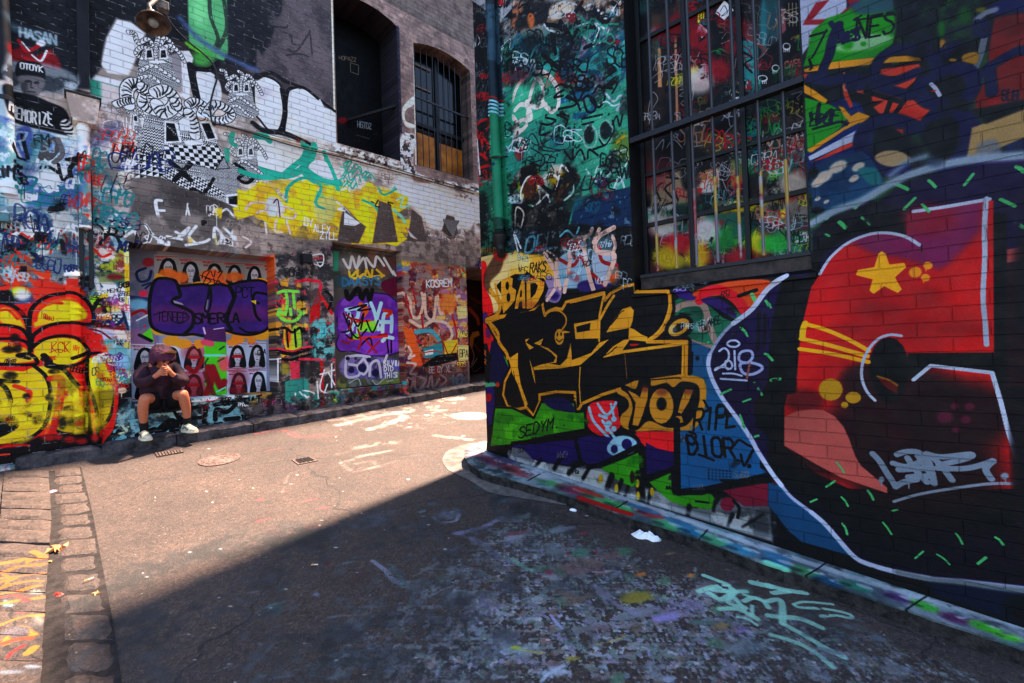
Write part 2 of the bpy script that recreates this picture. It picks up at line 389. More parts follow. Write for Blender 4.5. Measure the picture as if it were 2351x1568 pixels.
cF = Canvas('paint_footpath', GR, -1.2, 5, .8, 6.2, 200, '5d6266', d=.10)
# ---------------------------------------------------------------- right wall
K = '0f0f12'
def dashes(cv, col, w, s):
    for a in s.split(';'):
        p = [float(t) for t in a.split()]; n = rng.random()*4
        cv.line([(p[0], p[1]), ((p[0]+p[2])/2+n, (p[1]+p[3])/2-n), (p[2], p[3])], w*(.75+.5*rng.random()), col, wear=.3)
def paint_right(c):
    L, Y, B = c.line, c.poly, c.blob
    # worn underlayers
    tile('D')
    c.cloud('1060 -20 1460 -20 1460 560 1090 560', ['23282c', '6b6a6a', '3c7f86', '8e5f44', 'b7b3ae'], 41, .4, .62)
    c.cloud('1060 150 1460 60 1470 540 1090 540', ['3f8f86', '5cb79e', '66c0a6', '4da596'], 53, .55, .35, .1)
    c.cloud('1840 -40 2700 -40 2700 470 1840 620', ['2a2c3a', '3f6f4a', '20408a', '33343c'], 77, .5, .55)
    tile('20')
    # pale and brown patches high up
    c.cloud('0 0 120 0 330 0 740 -20 740 170 420 120 200 180 0 200', ['9a8f88', 'd0c4b8', 'c98f6a', '3a3d44'], 5, .28, .45)
    B(130, 140, 26, 55, 'd8935c', .6); Y('300 20 420 10 400 90 280 140 250 80', 'e3d6c6', sm=True, soft=20, wear=.3)
    B(130, 320, 110, 60, '2f7f96', .8, .7); B(350, 330, 100, 70, '2c7d94', .8, .5)
    Y('300 500 430 480 470 560 400 600 330 590', 'bb4a40', sm=True, soft=25, wear=.35); B(370, 520, 70, 40, 'c4483f', .8, .7)
    c.cloud('330 330 760 180 770 560 420 700', ['3d9fa3', '1c2024', 'b9a5b8', '2b6f86'], 63, .14, .55)
    Y('640 290 700 270 740 290 690 320', 'c23036', sm=True, soft=10)
    # teal tag strokes
    for s_ in ('0 330 40 240 70 300 50 420 30 540 110 500', '60 560 150 340 230 290 300 330 310 400 250 470 190 440', '400 290 470 310 430 450 520 420', '440 490 520 470 560 400 620 360 680 350', '470 510 430 480 520 450 560 470 600 400', '520 440 620 480 600 420 690 420', '640 560 740 480 690 420 760 390', '620 340 690 310 700 370 600 400 680 330'):
        L(s_, 26, '57b3b0' if s_[0] in '456' else '3c93a6', wear=.1)
    L('330 700 520 650 560 740 500 790 430 800', 40, '2f8299', wear=.2)
    for s_ in ('480 20 430 130 520 200 600 140 560 60', '560 60 640 160 720 60 690 20', '230 170 330 190 400 280 470 160', '330 150 410 280 380 380 330 470', '400 190 480 150 570 180 580 280 500 330', '270 230 300 370', '210 375 330 480', '350 370 420 300', '430 80 470 60 500 110 470 170'):
        L(s_, 30, '17191f', wear=.12)
    for s_ in ('250 120 320 90 380 120 430 60', '500 50 560 30 540 110 600 200', '220 170 260 210 350 230', '430 190 560 150 640 200 680 150', '540 290 480 240', '600 200 560 300', '690 130 640 260 560 320', '590 70 650 130 700 60 740 10'):
        L(s_, 13, 'd9dde2', wear=.25)
    # big pink-white bubble tag
    Y('0 640 50 560 120 520 180 560 210 680 180 820 0 860', '62b79d', sm=True, soft=18)
    for s_ in ('0 700 40 590 120 510 200 492 260 530 310 610 320 720 280 770', '270 770 210 700 215 610 170 540 130 640 110 760 100 830', '100 700 160 740 230 720', '20 760 60 720 110 740 130 820 60 830 30 880', '0 880 60 900 100 860', '0 980 60 960 90 1010 20 1030', '20 940 60 900', '0 800 40 860 20 920'):
        L(s_, 30, 'd8cfc8', wear=.08)
    L('215 540 250 520 230 590', 8, 'c94c3c'); L('240 600 300 540 330 590 380 540 400 590', 8, 'c94c3c')
    # black writing
    for s_ in ('320 750 420 730 440 700 380 660', '410 600 450 700 500 610', '370 670 440 700 470 760', '440 620 530 620 500 560', '460 560 530 570', '300 600 340 580 370 610 320 640 290 670 350 660', '490 690 520 770 570 760 570 700 520 660 480 690', '540 690 600 740 640 660 600 590 560 640', '620 610 680 560 720 580 690 640', '600 600 690 610'):
        L(s_, 17, '15181c', wear=.1)
    for s_ in ('230 810 300 830 250 860 200 850', '310 790 380 830 350 900', '200 860 190 930 260 910', '280 960 320 930 300 980 350 990 330 940', '350 880 430 900 400 940', '340 960 420 960', '430 860 420 1000', '480 860 560 840', '330 780 390 800', '320 860 320 900', '480 820 620 790', '360 1040 410 1100 420 1030', '420 1100 470 1030 500 1100', '520 1090 530 1030 590 1070', '560 1030 640 1000', '210 930 290 940'):
        L(s_, 15, '1b2028', wear=.1)
    for q in ((530, 930), (640, 900)):
        L([(q[0]-40, q[1]), (q[0], q[1]-70), (q[0]+50, q[1]-20), (q[0]+40, q[1]+70), (q[0]-20, q[1]+80)], 14, 'cfd6d2', cl=True, a=.6); B(q[0], q[1], 36, 62, '23262b', .3, .8)
    L('690 860 720 800 740 870 760 790', 14, '22252b'); L('600 960 640 1000 700 900 690 830', 13, '22252b')
    L('640 640 700 700 740 660 770 680 720 760 780 740', 16, 'c3d3d6', wear=.2); L('600 720 650 700 700 730 780 690', 11, 'cfe0e0', wear=.2)
    L('60 1100 90 1000 140 920 200 1020 240 1040 330 1040', 9, '26405a'); L('130 1020 220 1080 200 1140 100 1100', 9, '26405a'); L('200 860 210 1000 390 1020 360 830', 8, '233b50'); L('100 950 170 1000 260 960 330 880', 8, '233b50')
    B(50, 1060, 30, 45, 'b93d44', .7, .8)
    # yellow, white and black throw-up
    B(120, 1270, 80, 130, 'c7b02c', .5); B(330, 1220, 90, 70, 'c2a82a', .6); B(380, 1330, 60, 60, 'b07f35', .6)
    c.cloud('60 1150 440 1150 440 1430 0 1440', ['2a2a2b', 'cfc7c0', '7a4a2e', '26282b'], 88, .16, .6)
    for s_ in ('70 1420 60 1320 110 1220 170 1250 190 1380 140 1420', '190 1390 240 1340 260 1390', '200 1250 260 1200 320 1240 290 1330', '320 1230 340 1140 390 1180', '360 1380 420 1320 430 1220'): L(s_, 15, 'e4e0da', wear=.1)
    for s_ in ('150 1180 220 1290 300 1320 330 1250', '0 1330 60 1400 140 1450', '380 1130 430 1240 440 1300'): L(s_, 28, '1a1a1c', wear=.1)
    for s_ in ('510 1170 560 1230 590 1150 640 1230 700 1130', '620 1170 660 1090 720 1110 690 1180 640 1230', '700 1120 770 1150 800 1080 760 1060', '700 1300 740 1210 770 1290', '740 960 790 940'): L(s_, 15, 'c9dcd6', wear=.1)
    B(760, 1010, 70, 100, '8c8f34', .9, .7); L('720 980 770 940', 22, 'c7b32a'); L('710 1030 700 1060 780 1030 790 1090', 12, 'b9cfc6')
    B(620, 1260, 50, 40, '4c4486', .8, .8); L('560 1250 620 1240 680 1200', 15, 'cfd6dc', wear=.3); L('700 1310 760 1230 800 1200', 28, 'c6cfd2', soft=14, a=.7)
    # dark blue block with light letters, black beneath
    Y('430 1370 600 1330 820 1290 830 1560 400 1568', '1d4f74', soft=10, wear=.05)
    Y('0 1400 200 1440 330 1390 430 1380 380 1568 0 1568', '19191c', soft=14)
    c.cloud('0 1380 420 1380 420 1568 0 1568', ['7a6f68', '17171a'], 15, .12, .7)
    L('20 1560 30 1430 80 1470 60 1568', 12, 'c9c0b6', wear=.2)
    tile('10')
    Y('1465 30 1600 90 1762 130 1762 0 1465 -60', '1b1d20', soft=10); Y('1480 0 1600 90 1640 80 1700 130 1762 60 1762 -40 1480 -60', 'b9b9bd', soft=6, wear=.2)
    Y('1468 60 1600 120 1600 830 1485 830', '1c1d22', soft=20)
    c.text('AXXWWW', 1500, 300, 1500, 830, 105, 14, '6f7680', sq=1, jit=.06, seed=3, a=.75)
    for y in (440, 520, 600, 690, 770): L([(1510, y), (1530, y+60), (1550, y+10), (1565, y+70), (1585, y-10)], 20, '666e7a', a=.7, soft=8, wear=.1)
    L('1480 300 1500 260 1500 330', 5, 'e0e0e0'); L('1510 320 1520 240 1540 280 1530 310', 5, 'e0e0e0')
    Y('1487 850 1600 820 1612 1250 1510 1250', '4b3a3c', soft=20); 
    for s_ in ('1490 900 1540 840 1600 830 1590 900', '1500 1010 1540 930 1560 1010', '1520 900 1600 1000 1570 1060', '1500 1130 1540 1060 1590 1100', '1540 1240 1520 1170 1600 1140', '1490 860 1520 1000 1500 1180'): L(s_, 20, 'c9262c', wear=.1)
    L('1520 960 1530 1090 1540 1200', 15, 'd8d3d3', wear=.2)
    Y('1505 1260 1590 1230 1762 1180 1762 1568 1518 1568', '3e8f78', soft=20, wear=.1); B(1560, 1440, 40, 120, '1c2a28', .9, .8)
    Y('1690 690 1762 660 1762 1000 1680 1000', '44a38a', soft=16, wear=.1); L('1660 330 1690 400 1680 430', 7, 'e0e5e8'); L('1670 350 1720 290 1750 270 1745 330', 5, 'd8dfe2'); L('1665 365 1700 330', 10, 'd8dfe2')
    # ------------------------------------------------ around the letters BAD
    tile('11')
    Y('1518 0 1762 0 1762 200 1518 215', '1b211f'); c.cloud('1518 -10 1762 -10 1762 200 1518 200', ['2f7f6d', '141716', '3b9c86'], 71, .15, .55)
    c.text('VATHILD', 1525, 190, 1650, 170, 40, 5, 'b8922c', seed=8, jit=.1)
    Y('1518 210 1640 182 1762 175 1762 700 1640 700 1560 620', 'd9c594', soft=3)
    Y('1518 330 1545 240 1580 236 1590 300 1575 400 1625 520 1640 700 1625 820 1608 870 1590 800 1550 780 1525 560', 'd82b33', sm=True, soft=3); B(1575, 620, 22, 40, '7a3a86', .7); B(1600, 720, 20, 40, '8a3a7e', .8)
    Y('1640 200 1700 210 1680 300 1610 380 1640 470 1575 420 1570 320', '6b4a36', sm=True, soft=16, a=.8); B(1680, 190, 45, 40, 'c0352c', .7)
    Y('1600 900 1620 780 1700 800 1762 960 1762 1100 1600 1060', '20205c'); Y('1705 880 1740 900 1762 960 1740 960', '67ae1f', sm=True)
    Y('1570 1070 1640 1060 1640 1350 1600 1360 1575 1200', '4b2a80', soft=3); B(1600, 1170, 22, 30, 'c02a34', .3); Y('1565 1060 1640 1065 1660 1090 1570 1100', '77b58e', soft=6)
    L('1615 880 1600 960 1600 1060', 22, K); B(1662, 1080, 14, 18, 'c85a2c', .3)
    c.text('AR', 1532, 885, 1585, 880, 34, 6, 'e08b34', seed=2); c.text('MR', 1532, 945, 1585, 940, 34, 6, 'e08b34', seed=3)
    tile('21')
    Y('0 0 830 -10 835 430 400 480 0 520', '121316', soft=3)
    c.cloud('0 0 830 0 830 300 300 400 0 200', ['141518', '34474f', '6d8288', '17181b'], 21, .2, .55)
    Y('0 190 90 180 250 200 300 280 290 380 240 470 160 540 0 560', 'dfb956', sm=True, soft=18); B(40, 230, 90, 60, 'dbcfa6', .8, .8); B(100, 540, 60, 40, 'c07a4a', .9, .6)
    c.text('OLL', 80, 180, 300, 130, 110, 16, '6fa0ac', slant=.15, seed=12, wear=.1); L('330 60 380 20 430 60 460 0', 14, '7fb4bd', wear=.1); L('60 140 10 30 40 160', 14, 'cfd4d6')
    Y('330 200 480 170 540 260 520 400 300 400', 'a5bac4', sm=True, soft=14); Y('560 170 700 180 720 380 620 400 560 330', 'b4bcc4', sm=True, soft=14); B(700, 320, 40, 70, 'd97a3c', .6)
    Y('240 330 330 380 340 470 300 520 230 480', 'a795ac', sm=True, soft=8); B(290, 470, 35, 30, '4c3580', .8); Y('460 380 560 360 700 400 640 440 470 440', '553a86', sm=True, soft=10)
    for s_ in ('330 220 420 260 470 200 510 270', '540 310 640 400 560 330', '600 130 620 230 720 260', '430 210 420 160'): L(s_, 26, 'b02a30', wear=.05)
    for s_, w_ in (('225 180 260 240 300 310 300 400', 34), ('300 240 330 420', 26), ('360 140 350 110 400 100 440 80 500 120 400 160 400 220 380 330 360 440', 34), ('430 70 520 60 550 10', 30), ('490 80 500 180 530 330 560 430', 34), ('700 0 600 60 570 130 600 170 690 180 700 230 640 390', 34), ('600 10 560 100', 28), ('690 180 710 120 690 60', 26), ('240 500 290 430', 26)):
        L(s_, w_, 'd9bdb1', wear=.03)
    L('240 160 300 200 320 260', 16, 'cbb3a8')
    c.text('RAKS.', 118, 312, 262, 292, 66, 9, K, slant=.1, seed=4)
    # lower fields below and right of the piece
    Y('1115 500 1260 490 1500 540 1640 640 1500 700 1400 830 1300 840 1180 760 1120 640', '2f8068', soft=6); c.cloud('1115 500 1260 490 1500 540 1600 640 1400 830 1180 760', ['2a6f5c', '3c9678'], 31, .2, .5)
    for s_, w_ in (('1130 560 1180 530 1280 520 1330 560 1350 680 1300 700', 44), ('1340 620 1380 740 1430 860 1450 940', 44), ('1180 760 1280 800 1380 820', 30)): L(s_, w_, 'b59e92', wear=.1)
    Y('1120 430 1200 425 1260 480 1230 500 1150 480', '5a2f90', sm=True, soft=6); Y('1260 440 1500 370 1762 360 1762 420 1640 560 1520 470 1280 480', 'd9722f', sm=True, soft=8)
    L('1290 500 1330 450 1430 430 1540 490 1600 570', 66, 'dc2f48'); Y('1300 500 1400 480 1500 540 1540 620 1420 570', '5a2f86', sm=True, soft=5); Y('1340 520 1550 640 1600 600 1700 560 1600 680 1450 620', K, soft=5)
    L('1560 470 1680 430', 26, K); L('1650 460 1680 520', 26, '86c88f')
    Y('1230 780 1360 830 1350 950 1450 1180 1360 1240 1320 1100 1220 1020', '2a7898', soft=4); L('1240 860 1235 1000', 16, K); B(1275, 900, 14, 14, K)
    Y('1300 1120 1460 1180 1560 1330 1690 1540 1690 1568 1150 1568 1150 1410 1270 1370', '2d7ea0', soft=3)
    # black piece with gold outline
    SIL = '-172 640 -90 600 -40 590 10 560 60 575 150 560 205 505 222 600 250 575 300 555 345 562 372 512 632 448 638 500 680 450 760 408 845 390 850 442 1082 440 1090 560 1060 680 1000 740 930 786 1200 785 1195 1015 1000 1050 850 1065 740 1112 620 1150 480 1212 455 1255 436 1250 432 1135 300 1130 188 1150 190 1200 150 1295 100 1238 30 1250 -30 1230 -62 1150 -50 1060 0 960 -20 900 -60 830 -110 750'
    L(SIL, 74, K, sm=False, cl=True); Y(SIL, K); L(SIL, 25, 'cf9f33', sm=False, cl=True)
    L('-172 640 -120 620 -60 600', 44, 'cf9f33'); 
    Y('-60 480 -110 400 -80 370 20 320 90 320 100 300 160 345 220 350 250 420 210 520 110 575 0 590 -90 600', K, soft=3)
    g = 'd9ab3c'
    Y('-75 365 -20 335 5 350 0 410 28 430 20 500 -30 560 -60 590 -75 500', g); B(-33, 400, 12, 28, K); B(-25, 480, 13, 30, K)
    Y('72 345 85 345 92 555 72 555 68 505 48 515 40 558 18 558 30 480', g); Y('58 430 68 430 68 475 52 480', K)
    Y('100 348 170 345 222 375 218 430 180 505 140 555 100 560', g); Y('125 385 160 380 178 400 160 455 128 490', K); B(110, 530, 90, 22, 'b06a3c', .9, .5)
    L('-115 390 -95 480 -60 540', 22, 'cfa03a'); L('-122 620 -85 560 -100 500 -150 430', 30, 'cfa03a')
    L('-150 660 -100 720 -90 790 -40 860 -30 900', 26, 'cf9f33')
    Y('150 797 215 762 195 815 270 860 300 895 285 925 200 942 143 962 150 980 340 968 470 945 600 832 668 768 600 792 545 862 412 912 404 790 378 900 330 948 255 935 305 930 310 880 250 830', g)
    Y('90 770 120 762 95 790 150 825 120 840 95 800', g)
    L('226 610 260 578 320 572 366 610 370 660 345 700', 12, 'cf9f33'); B(325, 752, 33, 56, g, .06); B(312, 735, 6, 12, K); B(337, 733, 6, 12, K); L('305 768 325 785 346 768', 8, K)
    Y('350 705 405 720 352 728', g)
    Y('425 662 600 630 592 762 436 768', g); Y('440 682 540 655 534 708 446 722', K); L('634 450 602 600 598 780', 16, g, sm=False)
    Y('648 722 700 630 760 560 815 542 838 572 830 640 812 690 730 705', g); L('690 650 740 590 770 570', 6, K); L('680 670 730 610', 6, K)
    Y('805 688 840 700 890 735 932 752 930 785 800 772', g); Y('622 898 690 820 770 772 812 768 760 845 1196 784 1196 808 760 866 700 880', g); L('660 870 720 820', 6, K); L('640 880 690 850', 6, K)
    L('1082 440 1078 560 1040 665 990 730 935 770', 14, g); Y('810 800 880 800 850 815 812 815', 'c22a35')
    L('632 460 560 480 400 520', 8, g); L('620 470 600 520 590 620', 5, K)
    Y('118 895 132 940 152 1000 162 1085 140 1010', g); Y('-20 900 40 860 40 960 60 1080 108 1215 90 1240 40 1080 0 1000', g); L('10 990 40 1150 80 1200', 6, K)
    L('468 960 462 1080 470 1205', 8, g, sm=False); L('700 470 660 530 600 640', 20, g); L('1178 800 1172 1010', 16, g, sm=False); L('775 870 790 1040', 4, 'b98a5a')
    L('200 1165 330 1160 430 1175', 10, K); L('1150 590 1230 600', 10, K)
    B(1150, 685, 105, 82, K, .1, 1, -.5); B(1148, 686, 82, 52, 'cda33a', .1, 1, -.6); B(1148, 690, 50, 24, K, .1, 1, -.6)
    # skeleton scribble on red
    Y('522 1235 600 1195 742 1205 760 1330 700 1410 610 1432 524 1370', 'dd3145', sm=True); Y('740 1150 800 1250 740 1330 720 1210', K)
    Y('850 1402 1115 1402 1118 1568 900 1500', 'e0303c', soft=3)
    for s_, w_ in (('530 1240 560 1330 640 1420 700 1480', 22), ('590 1215 655 1290 715 1205', 20), ('600 1290 650 1310', 22), ('680 1215 700 1300', 18)): L(s_, w_, 'a8c2ca')
    for q in ((665, 1350, 24), (700, 1318, 20), (700, 1385, 20), (655, 1390, 16)): B(q[0], q[1], q[2], q[2], 'a8c2ca', .2)
    # YO!
    Y('828 1078 900 1050 1100 1018 1280 1025 1335 1090 1322 1260 1270 1370 1180 1408 1000 1396 862 1402 760 1372 745 1300 800 1240 790 1180 720 1130', 'd1a136', sm=True, soft=5); L('940 1050 1120 1035 1160 1040', 9, K)
    Y('770 1085 850 1110 880 1040 950 1040 960 1090 1060 1070 1110 1100 1170 1060 1270 1080 1290 1150 1270 1260 1205 1355 1130 1375 1050 1372 940 1330 860 1392 800 1378 830 1240 800 1150 750 1110', K, sm=True, soft=5)
    Y('795 1118 850 1145 880 1168 900 1095 938 1100 932 1180 898 1290 868 1365 826 1358 842 1270 850 1205', 'd3a23a', sm=False, soft=3)
    B(1028, 1228, 84, 122, 'd6a63c', .05); B(1028, 1214, 33, 44, K); Y('1190 1112 1246 1118 1216 1200 1166 1282 1140 1272 1160 1190', 'd3a23a', soft=3); Y('1126 1298 1166 1296 1180 1338 1140 1350', 'd3a23a', soft=3)
    for q in ((910, 1105), (1030, 1130), (1215, 1125)): B(q[0], q[1], 40, 26, '8c3f3a', .9, .55)
    # green, navy, SEDYM
    Y('-120 1235 0 1240 150 1310 200 1200 430 1200 440 1268 502 1260 506 1392 250 1432 -20 1500 -155 1512', '5aa51c', ol=K, ow=20); c.cloud('-100 1260 140 1330 240 1260 490 1290 490 1380 -100 1480', ['76bb25', '3f8a16'], 8, .14, .55)
    Y('215 1185 330 1170 400 1200 432 1268 340 1262 260 1240', '211f66', sm=True)
    c.text('SEDYM..', 40, 1452, 380, 1355, 76, 11, K, slant=.12, seed=21)
    tile('L2')
    Y('0 110 60 150 160 195 300 215 470 240 560 235 650 300 760 355 900 370 1010 440 1090 480 1250 480 1300 420 1600 470 1620 700 1200 570 900 480 520 370 240 290 0 200', '8b8c8e', soft=10, a=.95); c.cloud('0 110 300 215 560 235 900 370 1250 480 1600 470 1600 690 900 480 240 290 0 200', ['a7a8a8', '5c5d62', 'c3c3c0'], 18, .22, .5)
    Y('0 90 140 85 470 30 780 60 790 110 640 180 560 230 470 240 420 205 330 215 160 190 60 150', '3f2078', soft=6); Y('0 105 60 110 150 200 60 180 0 150', '807f84')
    Y('830 70 900 95 1012 135 1012 232 836 278', '3d1c6c'); Y('760 20 1010 20 1010 138 900 112 800 60', 'e02f3b', soft=3)
    B(690, 92, 88, 62, 'a9c6ce', .1); B(712, 86, 32, 34, '3b1f74', .1); B(632, 112, 44, 44, 'a9c6ce', .1); B(634, 116, 22, 26, '3b1f74', .1); L('560 -60 640 50', 20, 'a9c6ce')
    Y('552 232 700 175 800 130 812 304 742 352 650 306', '5aa81c', soft=6); Y('850 322 985 262 1000 398 1200 402 1262 425 1240 480 1080 474 980 438 900 372', '57a31d', soft=6); B(1215, 440, 44, 50, '56a11c', .2); B(1170, 472, 18, 18, '56a11c', .3)
    L('392 50 425 190 470 230 560 210 640 170 780 100', 30, K, sm=False); L('800 100 815 310', 44, K, sm=False); L('0 80 380 45 470 20', 26, K, sm=False)
    Y('1040 0 1535 0 1540 232 1590 262 1590 292 1042 372', '2c7da3', soft=3); L('1022 -60 1025 200 1028 385 1200 372 1600 285', 42, K, sm=False); L('836 290 1000 240', 26, K, sm=False); L('1000 240 1005 380', 30, K, sm=False)
    Y('1305 372 1600 320 1760 300 1680 400 1600 470 1440 470', '9a2050', sm=False, soft=8); B(1337, 457, 44, 44, '9a2050', .12); L('1300 310 1500 318 1600 322', 20, K)
    L('1375 440 1410 480 1400 540', 18, K, soft=6); L('1140 440 1220 450', 12, K)
    c.text('DIOR', 1090, 145, 1390, 170, 120, 18, '14161f', slant=-.12, seed=14); L('1060 40 1120 90 1140 30 1100 10', 16, '14161f'); L('1160 150 1250 185', 16, '14161f'); L('1380 90 1410 60 1460 90 1500 110 1480 150 1440 220 1420 150', 16, '14161f'); B(1472, 222, 13, 13, '14161f')
    for yy in range(4):
        for xx in range(7): B(1222+xx*22, 245+yy*18+xx*1.5, 6, 5, '15405a', .4)
    tile('21')
    c.text('RIPE', 1240, 1400, 1540, 1370, 150, 18, '14161f', slant=.1, seed=9); L('1320 1190 1350 1250 1320 1270', 16, '14161f'); L('1490 1240 1420 1220 1410 1290 1500 1280', 16, '14161f')
    tile('L2')
    # silver-grey base with drips and shadows of letters
    for s_, w_ in (('180 180 140 230', 20), ('300 170 260 240', 24), ('400 210 350 270', 24), ('480 230 440 300', 20), ('620 280 590 360', 34), ('680 310 650 400', 22), ('720 350 700 410', 16), ('790 280 800 430', 60), ('860 380 840 460', 20), ('1100 470 1090 540', 26), ('1260 440 1250 500', 14), ('1370 520 1340 590', 16), ('1560 520 1430 600', 10)): L(s_, w_, '141417', soft=14, wear=.05)
    for q in ((550, 300), (648, 360), (782, 405), (778, 330), (868, 380)): B(q[0], q[1], 13, 28, 'c9b02c', .7)
    c.cloud('700 180 812 150 812 300 742 345', ['6fbb24', '3f8f16'], 4, .12, .5); B(745, 290, 14, 40, '4a2a22', .6)
    L('0 165 240 255 520 345 900 455 1200 545 1600 665', 26, 'c9cdd2', soft=26, a=.6, wear=.15); L('0 190 240 280 520 372 900 485 1200 575 1600 700', 16, '16171a', soft=14, a=.8)
    # ------------------------------------------------ purple field and the red figure
    tile('D')
    FIELD = [(1806, 634), (1763, 663), (1726, 710), (1683, 743), (1652, 776), (1629, 816), (1626, 840), (1636, 873), (1659, 916), (1696, 966), (1723, 1006), (1739, 1036), (1770, 1084), (1793, 1114), (1819, 1144), (1863, 1177), (1893, 1203), (1922, 1236), (1959, 1277), (1992, 1295), (2059, 1314), (2133, 1328.5), (2207, 1334), (2351, 1351), (2700, 1380), (2700, 300), (2351, 360), (2250, 372), (2180, 390), (2090, 420), (2047, 443), (1976, 487), (1913, 507), (1866, 530), (1866, 626)]
    Y(FIELD, '35165a', soft=2)
    c.cloud(FIELD, ['3f1b6c', '2c1148', '35175c'], 91, .5, .5, .3, sm=False, feather=2)
    Y('1765 1085 1820 1150 1890 1205 1960 1278 2060 1314 2210 1334 2700 1380 2700 1200 2000 1150 1800 1050', '1d0d2a', soft=30)
    Y('2120 1337 2351 1355 2700 1390 2700 1560 2351 1440 2250 1400 2150 1370', '0d2450', soft=10); B(2380, 1400, 70, 40, '0a0d1a', .7)
    Y('1763 1108 1793 1116 1819 1146 1863 1178 1893 1205 1922 1238 1955 1278 1900 1262 1840 1245 1810 1220 1763 1160', '20698a', soft=3)
    # black body of the letter
    tile('31')
    Y('100 330 320 310 350 190 430 90 560 15 750 -30 900 -90 940 -120 700 -190 400 -60 310 50 310 200 100 330', '1c0d2c', soft=4)
    BLK = '100 335 60 480 20 700 5 900 0 1050 -40 1130 -100 1210 -80 1380 0 1430 120 1500 500 1568 1762 1568 2400 1568 2400 900 1640 870 1640 -100 1560 -100 900 400'
    Y(BLK, '101013', soft=6)
    L('318 320 330 200 420 110 560 30 760 -15 930 10 1040 60', 70, '0d0d10'); B(1045, 75, 38, 45, '0d0d10', .1)
    Y('700 -100 960 -90 960 40 700 20', '101013')
    tile('L3')
    Y('0 0 1762 0 1762 640 1300 640 900 700 640 700 500 560 300 430 100 330 0 250', '111114', soft=30); c.cloud('500 480 1762 700 1762 920 1000 900 600 800', ['1f0e30', '160c20'], 61, .5, .5, .3)
    tile('31')
    RED = '350 325 440 190 560 95 700 42 830 36 950 60 960 -90 1550 -190 1555 862 965 866 960 1000 1000 1050 1120 945 1540 985 1700 1568 1762 1800 560 1800 330 1690 110 1500 110 1240 130 1150 192 1140 195 1040 215 800 245 620 295 410'
    Y(RED, 'c9202a', soft=4)
    c.cloud(RED, ['e0281f', 'b01c2b', 'd42a26'], 35, .5, .5, .3, sm=False, feather=4)
    for q, rr, cc, a_ in (((900, 1180), 420, '3d0a18', .9), ((1300, 1300), 420, '3d0a18', .95), ((1100, 1700), 520, '3a0a16', .95), ((500, 1500), 380, '3d0a18', .9), ((250, 1190), 130, '6a0e1e', .6), ((700, 1050), 200, '4a0b1a', .8)): B(q[0], q[1], rr, rr*.6, cc, .55, a_)
    Y('700 42 830 36 950 60 960 -90 1480 -190 1460 30 1330 170 1180 290 900 210 720 180 560 100', '9c2f72', soft=40); B(1100, -60, 200, 110, 'a3214a', .8, .8); B(1180, 200, 110, 70, '9a3a7a', .9, .5)
    for q in ((1100, 480, 90, 70), (760, 560, 160, 40), (1350, 700, 200, 50), (520, 700, 130, 40)): B(q[0], q[1], q[2], q[3], 'a81a24', .9, .5)
    Y('965 866 1556 862 1640 900 1640 1040 1560 1010 1540 985 1130 940 1000 1050 950 1000', '0f0f12', soft=3)
    B(830, 962, 136, 206, '0e0e11', .05); B(840, 1120, 90, 90, '0e0e11', .3)
    Y('748 1020 830 1038 892 1080 890 1145 830 1115 780 1075', '7e1f18', soft=4); L('752 1024 830 1050 888 1085', 14, 'a5832a', soft=8)
    Y('1640 150 1762 130 2300 60 2300 220 1762 225 1640 245', 'b56a68', soft=8); Y('1640 250 2300 230 2300 1100 1640 1100', '4a0c1c', soft=20); B(1790, 270, 45, 50, 'e0b51c', .15)
    Y('112 1300 200 1262 300 1250 380 1256 460 1300 520 1372 560 1460 600 1575 640 1640 700 1690 820 1790 820 1830 500 1720 330 1630 110 1500', 'cc7c72', soft=4)
    SY = 'f3c012'
    Y('765 185 780 172 800 185 826 262 930 250 940 272 862 342 908 425 890 442 798 395 725 448 706 432 728 352 612 322 622 298 736 278', SY, sm=False, soft=10, ol=SY, ow=14)
    B(1012, 308, 46, 38, 'e8ac1c', .15, 1, -.2); B(1099, 262, 33, 28, 'e8ac1c', .15); B(1082, 345, 33, 27, 'e8ac1c', .15); c.drip(1085, 280, 20, 6, 'e8ac1c'); c.drip(1068, 365, 16, 6, 'e8ac1c')
    for s_, w_ in (('255 660 240 700 235 760', 38), ('250 662 400 705 560 775 690 848', 28), ('225 765 400 805 560 850 680 885', 30), ('215 835 400 862 560 895 688 925', 28)): L(s_, w_, 'e2b714')
    B(430, 1115, 84, 78, 'c9a516', .06); B(585, 1170, 55, 41, 'c9a516', .08); B(526, 1221, 26, 23, 'c9a516', .1)
    for q in ((1282, 1228, 30), (1385, 1232, 36), (1215, 1305, 60), (1360, 1322, 36), (1292, 1390, 28)): B(q[0], q[1], q[2], q[2]*.75, '8a2f62', .5, .75)
    WH = 'bfc3cc'
    L('355 320 430 205 550 105 700 46 830 38 950 66 1040 120', 20, WH); c.drip(1055, 120, 50, 7, '151015')
    L('915 745 840 738 760 765 690 840 648 940 645 1040 680 1130 735 1190', 18, WH)
    L('1500 -200 1488 0 1490 200 1478 470 1492 650 1502 808', 27, WH); L('1000 -110 1200 -140 1520 -195', 24, WH)
    L('1000 1048 1118 950 1540 1000 1600 1200 1650 1400 1740 1680 1800 1850', 26, WH, sm=False)
    tile('L3')
    L('780 442 960 392 1250 346 1420 330 1600 336', 18, '9ea4ac')
    LE = '9aa2ab'
    for s_ in ('648 145 690 190 740 270 790 345', '790 350 840 322 920 305', '865 172 910 240 985 322', '775 205 860 225 960 190', '810 245 900 240 990 235', '870 290 930 285 1000 285', '800 150 860 132 940 140 1000 205 1030 330', '985 145 1080 165 1255 148 1230 175 1060 215', '1010 160 1070 215 1140 308', '1050 235 1200 238 1300 222 1395 190', '1395 190 1350 240 1385 302', '930 160 1000 260'): L(s_, 34, LE, wear=.04)
